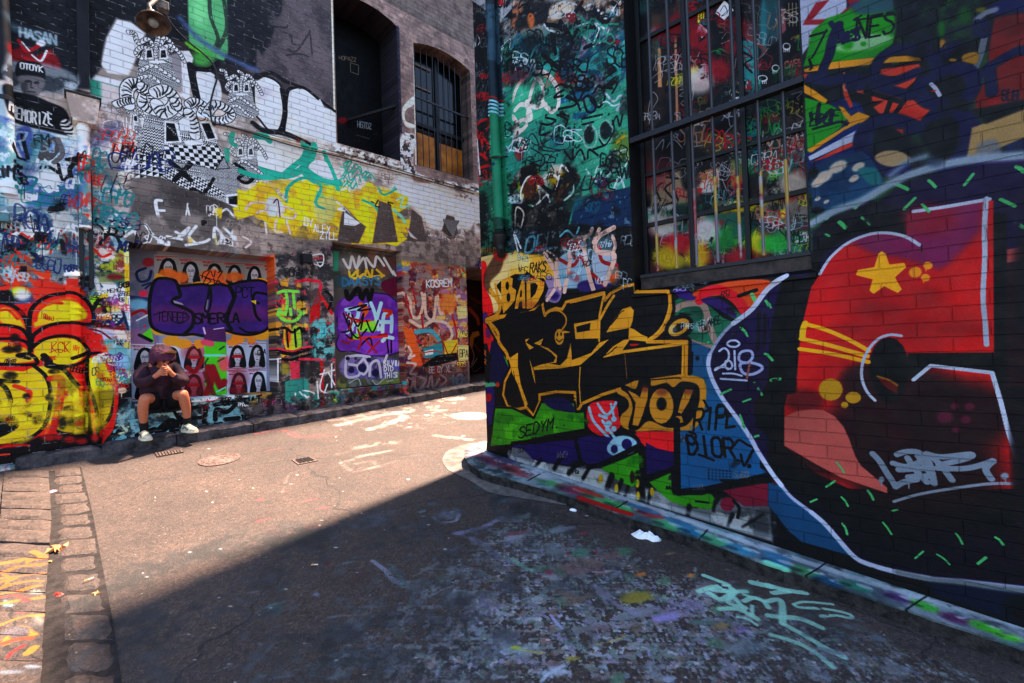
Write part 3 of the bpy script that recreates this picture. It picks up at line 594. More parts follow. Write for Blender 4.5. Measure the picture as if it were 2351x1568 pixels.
    B(703, 306, 20, 20, LE); c.drip(703, 315, 34, 6, LE); B(1468, 284, 28, 22, LE); c.drip(1472, 290, 34, 6, LE); c.drip(873, 330, 30, 7, LE)
    tile('D')
    L(FIELD[:24], 8, 'b2b5c6', wear=.1, soft=2); L(FIELD[5:14], 10.5, 'c6c9d8', wear=.2, soft=2); L(FIELD[15:22], 11, 'c0c3d0', wear=.25, soft=2); L(FIELD[:4], 11, 'c9cbd6')
    L([(2060, 1314), (2133, 1330), (2207, 1338), (2351, 1358), (2700, 1392)], 12, '8e9499', soft=6, wear=.15)
    tile('21')
    for s_, w_ in (('1480 800 1500 780 1540 778 1565 800 1540 820 1500 818', 14), ('1425 850 1460 830 1490 860 1480 920 1400 980 1410 965 1460 960 1485 975', 14), ('1530 850 1535 975', 15), ('1470 920 1500 920 1515 950 1500 972 1470 960', 14)): L(s_, w_, 'c4c8d6', cl='1480 800' in s_ or '1470 920' in s_)
    L('1560 890 1580 855 1640 850 1655 890 1620 930 1570 920', 18, 'b6b9d0', cl=True); L('1570 940 1640 930 1710 950 1715 980 1650 1010 1590 1000', 20, 'b6b9d0', cl=True)
    L('1450 1005 1520 1005 1580 1020', 13, 'c4c8d6'); L('1435 1040 1520 1045 1615 1052', 15, 'c4c8d6'); L('1635 935 1615 1040', 14, 'b07a6a')
    for s_ in ('1700 580 1690 840', '1740 600 1735 800'): L(s_, 22, '15101c', a=.8, soft=6)
    GD = '6fbf86'
    dashes(c, GD, 15, '1570 685 1622 745;1498 752 1520 732;1740 870 1762 880;1668 1070 1718 1150;1435 1148 1505 1115;1588 1200 1640 1180;1568 1290 1598 1380;1670 1440 1695 1432;1350 790 1380 810;1745 505 1762 535')
    tile('31'); dashes(c, GD, 18, '360 35 420 58;0 520 18 550;0 880 28 912;20 1050 80 1042')
    tile('30'); dashes(c, GD, 22, '850 1260 960 1305;1105 1245 1150 1290;1410 1200 1350 1275;1010 1365 935 1440;1060 1410 1105 1460;645 1500 700 1545;490 1530 530 1568;670 1340 600 1430;440 1460 400 1505;1600 1375 1695 1420;1710 1150 1762 1185;1700 1540 1762 1568')
    tile('L3'); dashes(c, GD, 13, '415 315 360 350;302 428 262 445;455 415 495 470;462 580 490 645;618 375 652 430;760 505 802 493;712 572 765 645;962 752 912 795;1048 770 1125 832;1165 640 1205 705;1412 665 1458 710;1350 790 1302 828;1555 578 1600 620;425 200 470 262;1800 900 1850 950;1900 700 1950 760')
    # ------------------------------------------------ upper right
    tile('30')
    Y('215 0 540 -20 540 160 420 260 270 330 235 380 215 200', 'b9bcc9', soft=8); Y('250 150 330 20 420 0 300 140 460 130 560 40 540 0 760 -40 760 0 540 160 380 170 240 172', 'a92a3e', soft=8)
    Y('250 430 300 220 400 130 520 90 640 0 720 -60 1000 -60 900 100 860 300 740 400 540 420 240 460', '37a01f', soft=10)
    Y('460 330 560 260 700 230 860 260 700 340 520 360', 'b5c6b8', sm=True, soft=24, a=.8); B(545, 300, 40, 44, '3aa024', .6); B(655, 305, 20, 16, '3aa024', .5)
    Y('560 40 640 0 880 -40 870 60 800 90 620 100', '5560a0', sm=True, soft=24, a=.7)
    Y('860 -60 1762 -60 2300 -60 2300 300 1762 130 1540 240 1440 330 1400 740 1180 760 900 340', '17181d', soft=24)
    c.cloud('860 -40 1450 -40 1400 300 900 330', ['1f4f2c', '22262e', '2f6f2a', '3a3f55'], 19, .22, .6)
    B(1190, 200, 30, 60, '2f7f28', .7); B(1350, 110, 40, 60, '2f6f28', .7); B(1200, 310, 25, 40, 'b08a1e', .6); B(1470, 70, 50, 22, '7a7a20', .7)
    Y('1500 60 1600 0 1762 -60 2300 -60 2300 100 1762 110 1560 110', '24246a', soft=24); L('1440 130 1500 90 1560 70', 40, '8b8e99', soft=14); 
    for s_ in ('1485 270 1460 380 1425 470',): L(s_, 36, '7d8088', wear=.2)
    Y('1560 130 1762 90 2300 0 2300 700 1762 700 1560 740 1420 760 1430 620 1500 560 1520 330 1540 200', '8e2a1c', soft=14); B(1680, 180, 120, 80, '7a2418', .8); B(1600, 720, 100, 40, 'b03026', .9, .6)
    Y('240 500 320 480 700 470 1050 430 1080 560 1130 740 1050 850 860 800 700 860 640 720 420 640 260 640', '17171b', soft=10)
    Y('240 510 290 510 300 560 250 550', 'd05a3a', soft=6); Y('700 520 760 480 1040 440 1050 470 1010 560 930 630 980 680 1080 730 1130 740 1050 840 860 800 780 800 720 740 790 700 710 700', 'cf5f3e', soft=8); B(980, 800, 120, 50, 'c0401f', .8, .8)
    for s_ in ('700 640 900 700', '740 600 960 640 1040 560', '800 810 840 700', '860 800 960 660', '920 700 1040 540', '760 560 860 540'): L(s_, 30, '16161a')
    Y('515 500 530 500 540 600 560 700 530 690 510 600', 'd58a70', soft=6); Y('590 560 640 560 660 650 610 640', 'c96a50', soft=8); L('530 640 570 730', 22, 'c0562e')
    Y('245 480 420 430 700 400 960 385 1050 400 1050 420 760 440 420 480 250 500', 'd3a41c', soft=4); Y('1340 380 1440 360 1430 440 1340 430', 'a8861a', sm=True, soft=10); B(1270, 415, 28, 12, 'a8861a', .6)
    Y('245 580 330 630 410 690 390 720 300 670 245 640', 'd3a41c', soft=5); Y('250 670 420 720 560 790 500 880 270 1050', '37a321', soft=6); Y('480 730 520 740 570 800 620 770 700 800 680 840 620 850 520 900 300 1050 280 1050 270 1030 480 900 560 850 520 800', 'd3a41c', soft=6)
    L('290 780 300 830', 20, '13151a'); L('350 720 340 850 430 760 430 830', 26, '14301a'); L('310 890 380 870 500 840 540 860', 18, '14201a')
    Y('275 1080 620 890 660 880 640 960 500 1010 285 1110', 'b9bdc9', soft=4); Y('290 1120 500 1010 640 960 600 1000 420 1080', 'cf5a3a', soft=6)
    L('290 250 400 220', 16, K, sm=False); L('400 210 330 350 300 400', 14, K); L('430 160 470 210 520 290 490 170 470 220', 30, '23225c'); L('480 180 440 280 420 380 380 470 370 540', 60, '23225c', soft=8)
    c.text('NES', 590, 280, 870, 220, 150, 14, '15171b', slant=.1, seed=6); L('640 110 600 140 860 100', 12, '15171b'); L('540 220 620 230', 12, '15171b'); L('280 410 300 460 290 480', 14, '15171b')
    NV = '25235f'
    for s_, w_ in (('290 540 420 560 560 540 650 560', 66), ('560 590 640 600', 50), ('720 540 760 420 860 350 1000 330 1120 380 1160 500 1080 560', 70), ('740 540 860 560 1020 500', 60), ('720 590 860 630 980 660', 60), ('1060 560 1040 620 1090 700 1200 720 1340 700 1410 600 1380 500 1280 470 1180 500', 80), ('1480 500 1560 440 1700 360 1762 350', 60), ('1520 460 1540 640', 60), ('1400 560 1480 500', 50), ('700 1150 640 1000 660 900 740 840 860 830 1000 880', 90), ('1100 900 1120 830 1220 780 1320 800 1390 900 1360 1040 1260 1110 1190 1130', 110), ('700 1130 840 1180 940 1160', 66)): L(s_, w_, NV, soft=12)
    L('1120 580 1150 610 1180 660', 22, 'b5b3bf'); L('1125 630 1150 625', 8, 'c03030')
    Y('1060 960 1100 860 1180 820 1280 820 1310 900 1280 1040 1180 1130', '14151b', sm=True, soft=14); Y('730 920 800 870 900 900 960 1010 940 1050 760 1040', '15161c', sm=True, soft=14); Y('870 890 930 890 930 930', 'b03a2c', soft=6)
    Y('730 1080 800 1040 900 1040 970 1080 960 1110 860 1150 770 1130', 'b9a585', sm=True, soft=10)
    Y('1400 880 1520 840 1762 740 2300 560 2300 900 1762 950 1500 1060 1360 1110', 'b09a72', soft=10); Y('1440 1000 1560 960 1600 1060 1460 1100', '8a8d94', sm=True, soft=20, a=.8); Y('1400 760 1762 690 2300 560 2300 640 1762 750 1500 850', '15161a', soft=20)
    Y('285 1160 420 1110 520 1080 640 1040 700 1080 760 1180 800 1240 760 1300 640 1380 450 1450 310 1480', '1f5f80', soft=8); c.cloud('285 1160 640 1040 760 1180 760 1300 450 1450 310 1480', ['226a8a', '1a4f70'], 12, .2, .5)
    for q, rr in (((380, 1220), 70), ((480, 1150), 70), ((620, 1150), 50), ((340, 1260), 50), ((590, 1230), 40), ((400, 1390), 22), ((340, 1370), 24)): B(q[0], q[1], rr, rr*.55, 'cbbcae', .4, .95, -.5)
    B(340, 1450, 45, 24, '131418', .5); B(310, 1190, 30, 40, '15181c', .6); Y('620 1170 740 1160 780 1260 700 1270', '2f8a8c', sm=True, soft=12)
    L('300 1540 450 1455 640 1385 850 1262 1000 1195 1250 1125 1500 1090 1762 1070 2300 1000', 62, 'a4afb8', soft=26, wear=.05); L('840 1210 960 1120 1080 1080', 50, '9fb0bb', soft=36, a=.8)
    B(1150, 1110, 60, 40, '5f6d7e', .8, .8)
    tile('D')
    c.cloud('2351 380 2700 300 2700 1380 2351 1360', ['1c0d2c', '5a0d1c', '17171b', '241036'], 6, .6, .5)
    # grime and overspray over the upper courses
    tile('D')
    c.cloud('1075 -60 1460 -60 1465 520 1090 520', ['14171a', '1b2224'], 501, .16, .82, .1, .45)
    c.cloud('1075 -60 1460 -60 1465 540 1090 540', ['c9cfd0', '15181b'], 521, .04, .94, .05, .5)
def paint_pipe(c):
    L, Y, B = c.line, c.poly, c.blob
    tile('10')
    Y('1560 -400 1640 -400 1700 700 1625 700', '4c6674'); Y('1610 700 1700 690 1740 1568 1640 1568', '419a7e'); c.cloud('1590 -100 1660 -100 1700 700 1620 700', ['5d7a88', '354a56'], 3, .2, .5)
    for y in (720, 745, 770, 795): L([(1600, y), (1700, y)], 12, 'a9cfdc')
    L('1600 695 1700 695', 12, 'b0303a'); L('1600 380 1625 400 1605 450 1635 520 1640 620', 5, 'dfe6ea'); L('1630 1150 1690 1150', 20, '2f5a80'); L('1640 1200 1660 1210', 16, '2f5a80')
    tile('11'); Y('1630 -60 1740 -60 1740 60 1640 60', '2b6a5a')
def paint_footpath(c):
    tile('D')
    c.cloud('1050 960 1400 1100 2000 1240 2700 1500 2900 1900 2351 1560 1700 1320 1300 1160 1060 1060', ['8d959a', '6a7076', 'a6b0b5', '747f86'], 3, .35, .5, .1, feather=2)
    c.cloud('1050 960 1400 1100 2000 1240 2700 1500 2900 1900 2351 1560 1700 1320 1300 1160 1060 1060', ['9aa6ac', '5f6d76', '7fa8a4', 'b5bcc2'], 31, .12, .7, .12, .6, feather=1)
    L = lambda s_, w_, col, **k: c.line(s_, w_, col, soft=w_*.3, wear=.3, **k)
    L('1200 1068 1320 1108 1500 1168 1763 1262 2040 1350 2351 1440', 10, 'c9ced2', a=.7)
    for i, (q, col) in enumerate([((1092, 1040), 'b9a0a8'), ((1130, 1060), '8a4a66'), ((1190, 1082), 'b0484e'), ((1160, 1050), '6f5a86'), ((1260, 1105), '6fbf7c'), ((1310, 1125), 'a0506a'), ((1370, 1143), '72c07e'), ((1420, 1162), '67c47a'), ((1490, 1178), 'c94c50'), ((1530, 1205), '67c08a'), ((1590, 1222), '3f8fae'), ((1640, 1240), '66b98a'), ((1700, 1262), '4f9fb8'), ((1780, 1290), '3f7fa6'), ((1850, 1312), '69b07a'), ((1900, 1335), '3b6f90'), ((1960, 1345), '55a58a'), ((2060, 1372), '6a4a7a'), ((2125, 1392), '58c04a'), ((2190, 1420), '7a3f70'), ((2260, 1440), '5cc83e'), ((2310, 1460), '6fd24a'), ((1230, 1090), 'c9c9d0')]):
        c.blob(q[0], q[1], 36, 9, col, .8, .8, .32, wear=.22)
        c.blob(q[0]+18, q[1]+4, 20, 5, col, .4, .7, .3, wear=.4)
        c.blob(q[0]+24, q[1]+2, 22, 4, 'c5ccd2', .5, .75, .3, wear=.42)
        c.blob(q[0]-20, q[1]-4, 16, 4, '3a3d42', .7, .5, .3, wear=.4)
    for q in ((1480, 1170), (1560, 1200), (1350, 1130), (1780, 1275)): c.blob(q[0], q[1], 40, 5, 'd3473f' if q[0] == 1350 else '4f8fae', .6, .8, .33, wear=.2)
    for s_ in ('1212 1103 1228 1094 1240 1088', '1404 1172 1425 1160 1440 1150', '1600 1240 1612 1230 1624 1216', '1850 1322 1880 1304 1905 1285', '2080 1400 2110 1380 2150 1355'): c.line(s_, 1.7, '2c2e31', wear=.2)
    L('1332 1143 1400 1166 1445 1180', 8, 'cf2a24'); L('1763 1292 1790 1302 1800 1306', 12, 'a8f0d0')
def paint_window(c):
    L, Y, B = c.line, c.poly, c.blob
    tile('20')
    c.cloud('880 -400 1762 -400 2100 0 2100 1568 900 1568', ['3a2f2a', '6b5a4c', '221c1e', '4a3a34', '171416'], 11, .4, .5)
    Y('950 80 1020 100 1030 400 960 420', '6a5844', soft=30, a=.7); Y('1000 330 1020 330 1030 600 1000 600', 'c99a72', soft=8); L('1120 200 1135 840', 18, 'b98d70', soft=4, sm=False); L('1180 30 1170 200', 60, 'b9a08c', soft=30, a=.6)
    for q in ((1120, 220, 80, 40), (1250, 150, 60, 90), (1240, 420, 90, 60), (1330, 400, 50, 120), (1320, 570, 60, 40), (1060, 260, 60, 50), (1440, 150, 40, 40), (1500, 330, 60, 70)): B(*q, '8a1a2c', .7, .9, wear=.15)
    B(1250, 520, 40, 60, 'e0cfc8', .6, .8); Y('1560 280 1690 270 1700 600 1570 620', '3f9a9c', soft=14, wear=.1); B(1620, 590, 30, 40, 'a02a36', .5); B(1730, 180, 30, 200, '3b8a90', .8)
    B(1620, 210, 70, 60, '8f6f72', .7, .7); L('1590 230 1660 280 1740 340', 24, 'a05048', a=.7)
    for s_ in ('960 540 1020 490 1030 530 980 570', '1160 420 1150 470 1180 470 1180 420', '1210 430 1230 400 1250 430 1280 380 1290 350', '1150 520 1180 560 1140 600', '1150 620 1210 610 1150 660 1220 660 1160 710 1210 740', '1440 270 1480 220 1520 260 1440 300', '1440 400 1440 470 1480 470', '1540 400 1530 470', '1550 400 1600 440 1700 400 1762 330', '930 800 960 640 1000 680 960 760 940 850', '1230 640 1250 590 1240 690'): L(s_, 5, 'b9b6b2', a=.85)
    Y('1395 90 1460 0 1525 70 1460 140', 'd6d6d8'); L('1430 80 1460 40 1480 90 1440 110 1490 70', 4, '333333'); Y('1278 60 1322 60 1318 155 1276 160', 'c9e02a'); L('1290 80 1310 100 1290 130 1310 140', 4, '333333'); Y('1290 160 1350 215 1300 265 1265 220', 'c9c6c4'); L('1300 190 1320 240 1290 220', 5, '333333')
    for q in ((1470, 615), (1585, 570), (1540, 655), (1722, 540)):
        B(q[0], q[1], 36, 24, 'e8e8e8', .1); B(q[0], q[1]-2, 27, 15, '16161a', .1)
        for k in range(5): c.drip(q[0]-24+k*12, q[1]+16, 20, 5, 'e8e8e8')
    for s_ in ('985 1030 1040 960 1030 1040', '1060 1020 1110 960 1170 1020', '1110 930 1120 950 1140 930 1120 920', '1180 1000 1210 930 1260 920 1270 1000', '1250 1010 1310 1000', '1440 830 1480 790 1500 870 1530 850 1460 930 1530 940 1450 990 1490 1060', '1550 780 1590 800 1560 840', '1470 1180 1440 1130 1500 1170 1530 1130 1580 1150 1610 1130', '1470 1060 1500 1090 1460 1120', '1560 860 1580 930 1540 910'): L(s_, 5.5, 'a9afb5', a=.85)
    Y('1600 820 1700 830 1700 1200 1610 1180', '1f6f74', soft=20, wear=.1)
    for s_ in ('1640 830 1600 900 1680 880', '1620 960 1690 940', '1610 1000 1700 1010 1640 1050', '1660 1060 1690 1120 1640 1180', '1620 1190 1560 1200', '1660 1210 1700 1180', '1590 360 1650 400 1600 440 1650 500'): L(s_, 12, '101a20')
    Y('1290 1180 1420 1150 1430 1290 1300 1300', 'a5754a', soft=14, wear=.05); Y('960 1230 1220 1150 1230 1420 950 1450', '94806a', soft=20); B(1110, 1080, 110, 60, '131214', .7); B(1200, 1180, 40, 130, '171516', .7); Y('1500 1100 1610 1100 1620 1260 1500 1290', '9a6a44', soft=16, wear=.1)
    B(1340, 1290, 60, 46, 'c9c0b8', .5, .9, wear=.15); Y('1280 1280 1310 1300 1290 1340 1275 1320', 'b0242c', soft=5)
    for s_ in ('1080 1190 1100 1250 1050 1300 1110 1380 1050 1410', '1030 1260 990 1300 1020 1380', '1110 1300 1140 1380', '1060 1220 1140 1230'): L(s_, 13, '131214')
    Y('1485 1010 1530 1010 1520 1080 1480 1050', 'e2dde0'); Y('1540 1030 1620 1050 1600 1110 1540 1100', 'e2dde0'); L('1495 1030 1510 1050 1520 1030', 4, 'b03060'); L('1550 1060 1580 1090 1600 1070', 4, 'b03060'); L('1500 1060 1520 1070', 4, '303040')
    c.cloud('930 1420 1762 1350 2000 1300 2000 1568 930 1568', ['123c34', 'b5b0aa', '1a8a5a', '2a2426', 'c2b52c'], 44, .3, .55)
    L('1500 1480 1480 1540 1540 1500', 7, '14161a'); L('1580 1470 1600 1540 1560 1510', 7, '14161a')
    tile('21')
    c.cloud('900 -40 1762 -120 2100 -120 2100 350 900 380', ['2a2a2c', '8c8a86', 'c9c6c2', '5a2030', '3a6f60', '171719'], 29, .25, .55)
    for q, col in (((1090, 90, 100, 60), 'b3203a'), ((1260, 130, 90, 90), 'b81f38'), ((1020, 200, 60, 70), 'c9b41e'), ((1120, 230, 80, 60), 'c2ab1c'), ((1260, 220, 60, 50), 'c9a81c'), ((1340, 200, 40, 40), 'a81f34'), ((1400, 150, 60, 80), '1f5a50'), ((1520, 40, 50, 60), 'b9c02a'), ((1600, 90, 80, 60), '2f8f3a'), ((1690, 60, 50, 60), 'd2cf2a'), ((1560, 60, 50, 50), '2fb050'), ((1620, 180, 90, 40), '1d1b1c'), ((1500, 160, 60, 50), '1d1b1c'), ((1060, 20, 60, 40), 'd0cfcf')): B(*q, col, .8, .85, wear=.1)
    for s_ in ('1150 20 1190 60 1150 90 1190 100', '1040 150 1080 160 1060 210 1100 220', '1200 180 1250 210', '1440 80 1380 100 1440 110', '1540 10 1570 60 1500 80', '1600 20 1640 60 1580 90', '1130 150 1180 200', '1080 30 1010 80', '1200 150 1240 190'): L(s_, 8, '141416')
    for s_ in ('1490 130 1550 180 1500 200', '1580 120 1560 190', '1600 140 1640 120 1620 190', '1660 150 1700 120 1680 200', '1720 130 1700 190'): L(s_, 8, 'd02a34')
    c.text('XAVI', 1190, 232, 1290, 225, 30, 5, 'e2dc9a', seed=3)
    tile('30')
    Y('50 40 120 60 125 200 60 280', 'a86a72', soft=10, wear=.1); c.text('ACT', 30, 120, 120, 150, 50, 6, '5a2430', seed=2)
    Y('110 0 215 0 225 250 130 280', '1c1718', soft=8); 
    for x_ in (140, 165, 190): L([(x_, 20), (x_+4, 180)], 4, 'c9b89a')
    for y_ in (60, 100, 150): L([(130, y_+10), (215, y_-10)], 4, 'c9b89a')
    L('165 265 205 250', 22, 'd8b21c', sm=False); c.cloud('130 280 240 260 245 520 130 540', ['7d8d8c', '5a3a34', '2a2324'], 9, .12, .5); c.text('CAFE', 110, 470, 235, 450, 44, 8, 'b9837c', seed=5)
    for q in ((125, 320), (50, 470)):
        B(q[0], q[1], 28, 26, 'e8e8e8', .1); B(q[0], q[1]-2, 21, 17, '16161a', .1)
        for k in range(4): c.drip(q[0]-18+k*12, q[1]+16, 20, 5, 'e8e8e8')
    B(30, 100, 60, 200, '3f7f88', .7, .7)
    for s_ in ('160 650 235 630 180 690', '165 700 230 730 190 780 240 820 190 860 250 900', '180 900 240 880 250 950 190 960', '210 980 260 1040 200 1110 250 1160', '225 1180 240 1190'): L(s_, 6, 'a9a39f', a=.85)
    B(200, 1000, 60, 70, 'b0a294', .8, .8); Y('150 1240 225 1218 245 1290 180 1312', 'b5cf2a'); L('170 1250 210 1260 180 1290 220 1290', 6, '1a3a2a'); B(60, 870, 50, 200, '1a5f66', .8, .5)
    Y('20 1130 70 1120 120 1170 100 1210 30 1200', 'b5b0b8', sm=True, soft=4)
    c.cloud('-50 1200 300 1180 310 1568 -50 1568', ['c6b8ac', '8d8078', '2a2524'], 17, .3, .45)
    c.text('GAN', 25, 1450, 130, 1440, 90, 6, '22201f', seed=12); L('200 1370 260 1400 210 1410 250 1370 220 1420', 6, '22201f'); c.text('AKEPZ', 175, 1520, 290, 1530, 45, 6, '22201f', seed=7); B(105, 1500, 30, 60, 'd8c02a', .8); L('150 1560 240 1545', 6, '22201f')
    tile('31')
    c.cloud('-50 -40 310 -40 310 220 -50 240', ['3a3638', '8f8f4a', '6a3a4c', '2f6f66', '1d1a1c'], 23, .25, .5)
    c.text('QLAME', 180, 102, 310, 88, 40, 6, 'd0d3d2', seed=3); c.text('QLAME:', 205, 52, 285, 46, 18, 4, 'd0d3d2', seed=4); B(200, 150, 40, 40, '4fa58a', .8, .8); B(110, 50, 40, 50, '9c9a3a', .8, .7)
    L('10 85 30 80 35 100 10 105', 5, 'c9c9c9', cl=True); L('95 85 115 80 115 100 95 105', 5, 'b9a95a', cl=True)
import time; _t = time.time()
paint_right(cR); paint_footpath(cF); paint_window(cW)
print('right painted', round(time.time()-_t, 1))
# ---------------------------------------------------------------- left wall
def bubble(c, pts, col, ol, w, **k): c.poly(pts, col, sm=True, **k); c.line(pts, w, ol, cl=True)
def tent(c, pts, w):
    "a striped horn or tentacle"
    c.line(pts, w+7, '17171c'); c.line(pts, w, 'e8e5e4'); p = catmull(P(pts), False, 3)
    for a, b in zip(p, p[1:]):
        d = b-a; n_ = np.array((-d[1], d[0])); n_ = n_/(np.linalg.norm(n_)+1e-6)*w*.45; c.line([tuple(a+n_), tuple(a+d*.35), tuple(a-n_)], w*.22, '17171c')
def figure(c, x, y, s, seed, w=1.0, full=True):
    "black and white patterned paste-up of a figure with curled horns and framed eyes"
    r = random.Random(seed)
    q = lambda *a: [(x+a[i]*s*w, y+a[i+1]*s) for i in range(0, len(a), 2)]
    body = q(-70, -70, 50, -75, 90, 10, 100, 90, 150, 200, 60, 235, -40, 215, -130, 170, -105, 40)
    c.poly(body, 'dcdadb', pat=('mix', .026 if s > .8 else .02, '17171c', r.uniform(-.3, .3)), soft=2)
    for k, pts in enumerate(((-90, 90, -20, 60, 60, 110, 130, 160), (-100, 140, -30, 130, 40, 190, 90, 220))): tent(c, q(*pts), 20*s)
    for pts in ((-15, -60, -50, -115, -110, -90, -130, -150, -165, -160), (-35, -50, -90, -60, -120, -20, -90, 10), (15, -60, 50, -120, 95, -80, 85, -40, 60, -60), (30, -50, 90, -70, 140, -20, 165, 30), (0, -80, 10, -130, -20, -150)): tent(c, q(*pts), 22*s)
    for sx in (-1, 1):
        c.poly(q(sx*42-22, -50, sx*42+18, -55, sx*42+28, 15, sx*42-26, 18), 'e8e6e6'); c.poly(q(sx*42-14, -40, sx*42+11, -44, sx*42+18, 5, sx*42-16, 8), '17171c')
    tent(c, q(0, -60, -4, -10, 6, 40), 18*s); c.poly(q(-45, 28, 40, 24, 60, 40, -40, 46), 'e8e6e6')
def paint_left(c):
    L, Y, B, C = c.line, c.poly, c.blob, c.cloud
    Z = '141316'
    tile('D')
    Y('-400 -300 1100 -300 1100 500 700 300 480 200 200 120 -400 100', '3b383c', soft=6)
    C('-400 -300 1100 -300 1100 420 700 300 480 200 200 120 -400 100', ['2b292e', '4a464a', '343137'], 3, .6, .5, .1, .8)
    Y('-400 180 1100 300 1100 640 -400 640', 'c9c2bf', soft=10); C('-400 200 1100 300 1100 640 -400 640', ['aaa3a2', 'dcd8d6', '8f8886', 'd3ccc8'], 13, .3, .5, .1)
    Y('-400 560 1100 560 1100 1100 -400 1100', '8a7f80', soft=8); C('-400 560 1100 560 1100 1100 -400 1100', ['3a4a6a', 'a24a4a', '4f7f88', 'b9b0ac', '2a2426', 'a0863f', '5a3a66'], 17, .22, .6)
    # warm bare brick round the arches, top right
    Y('765 -60 1100 -60 1100 420 950 420 940 380 770 330', '8b7a76', soft=3); C('765 -60 1100 -60 1100 420 940 380 770 330', ['6f605e', 'a08d86', '7d6c6a'], 23, .12, .5, .1)
    Y('520 -60 768 -60 768 260 735 245 640 190 560 160', '5e585e', soft=10); C('520 -60 768 -60 768 250 560 160', ['4a454c', '6b646a'], 25, .3, .5)
    tile('10')
    L('520 -40 545 990', 12, 'd8c8ba', sm=False); L('1085 300 1100 1130', 10, 'd2c4ba', sm=False); L('975 190 1000 1110', 22, '23263c', soft=8, sm=False)  # pale strokes paint the sun catching the arches' left edges
    Y('1040 700 1090 660 1085 720 1030 760 1030 830 1090 860 1085 880 1030 870 1005 800 1010 740', 'e0d0c6', sm=True, soft=4)
    C('990 920 1110 940 1110 1180 1500 1270 1500 1330 1000 1180', ['e0d8d4', '3a3436', 'e6e0da'], 31, .07, .45); Y('600 1000 990 1110 1000 1180 560 1080', '9b908c', soft=6); C('600 1000 990 1110 1000 1190 560 1080', ['4c4648', 'e0dad6'], 35, .06, .5)
    for s_ in ('120 180 200 190 230 160', '190 220 240 250 250 300 300 310', '220 340 280 350 370 220', '370 210 385 370', '210 380 300 370 360 390', '0 160 70 220 100 300 60 330'): L(s_, 12, '2b272d', a=.6)
    # white bubble letters along the top (photo x 400..760)
    Y('-10 530 60 525 140 560 180 620 190 760 165 880 130 905 80 890 30 830 -10 760', 'd6d4d6', sm=True, soft=4, ol=Z, ow=14); B(60, 640, 60, 60, '9aa5bd', .9, .5); B(90, 760, 60, 90, 'efeef0', .9, .7)
    Y('215 640 250 605 330 610 430 690 470 740 545 765 550 990 420 960 300 930 190 900 200 800', 'd9d5d4', soft=4, sm=False); L('190 900 200 790 215 640 250 605 330 605 440 690 540 765', 22, Z); Y('420 700 440 680 470 740 450 740', 'e8e5e2', soft=2)
    L('0 540 100 500 200 560 300 600', 26, '201d22', soft=8); L('180 620 200 760 180 890', 34, Z); L('-20 850 60 900 200 920 380 1000', 34, '1e1c20', soft=6)
    L('0 905 300 985 560 1055 1000 1180 1500 1320', 10, '37302e', sm=False)
    # white and turquoise under the ledge
    Y('-20 950 200 980 330 1030 350 1120 300 1180 160 1210 30 1160 -20 1100', 'd2cfcd', sm=True, soft=3); L('0 940 60 945 90 970', 40, '3aa697', wear=.1); L('0 1160 100 1190 200 1210 310 1170 350 1100 350 1030 320 990', 44, '2fa392'); L('400 1000 380 1090 330 1150 350 1210 450 1270 560 1300', 44, '30a291'); L('480 1070 490 1140 530 1210 580 1290', 24, '39a797')
    for k, s_ in enumerate(('600 1130 640 1110 610 1160 640 1190', '650 1180 690 1130 720 1190', '600 1230 630 1190 650 1240 700 1200 720 1250', '560 1240 580 1280 610 1250', '730 1200 760 1180 750 1240 790 1200 820 1240', '600 1290 640 1250 660 1300 690 1260')): L(s_, 10, '3aa595')
    Y('370 1130 450 1100 540 1180 540 1240 450 1240 370 1190', 'dbd8d6', sm=True, soft=4)
    # yellow band
    YE = 'e8c21c'
    Y('0 1235 60 1270 120 1310 180 1370 220 1400 225 1270 300 1240 400 1270 420 1300 400 1400 380 1568 0 1568', YE, soft=3); Y('380 1360 480 1330 560 1330 630 1300 650 1360 740 1300 760 1260 800 1260 830 1340 900 1320 960 1290 1000 1340 1050 1355 980 1440 900 1420 800 1568 380 1568', YE, soft=4)
    C('0 1240 420 1260 650 1340 800 1280 1040 1350 900 1568 0 1568', ['c9ab2a', 'e2c224', 'a89a3a'], 41, .25, .55, .1, .8)
    L('60 1380 110 1400 160 1360 200 1400 240 1350 230 1300', 20, '39a392'); L('120 1390 150 1420 180 1410', 26, 'd8dfe0'); B(360, 1440, 26, 90, 'a9c6b4', .6, .8); L('400 1330 480 1360 500 1430 560 1410', 40, '4fae9a', a=.7, soft=14); L('840 1290 880 1330 960 1290', 14, '2fa392'); L('960 1390 1010 1370 1000 1430 1050 1400', 16, '6fc0b4'); L('930 1400 980 1440 1010 1490', 20, '8fc7a8', soft=8)
    Y('800 1370 850 1390 900 1420 960 1440 1040 1400 1060 1568 810 1568', '6f6562', soft=8); Y('1060 1400 1140 1440 1220 1500 1300 1568 1040 1568', '7d716d', soft=12)
    Y('600 1440 640 1480 700 1540 660 1568 580 1568 580 1480', '1c1b1e'); Y('610 1450 700 1530 640 1545 600 1568 590 1500', 'e3e1e2'); L('570 1390 600 1420 580 1440', 12, 'e2e0e0')
    L('0 1390 80 1400 120 1400', 12, 'b5a8a8'); c.text('TAG', 0, 1500, 260, 1520, 100, 16, 'b7aab2', seed=5, jit=.08); L('130 1410 150 1500', 9, '2a2a66'); c.text('BY', 330, 1530, 420, 1540, 50, 9, 'cfd0dc', seed=2); c.text('ILL', 40, 1600, 200, 1610, 80, 9, 'b5b9bf', seed=4)
    Y('850 1290 1500 1330 1510 1568 1300 1568 1060 1400', 'd8d0cd', soft=30, a=.8)
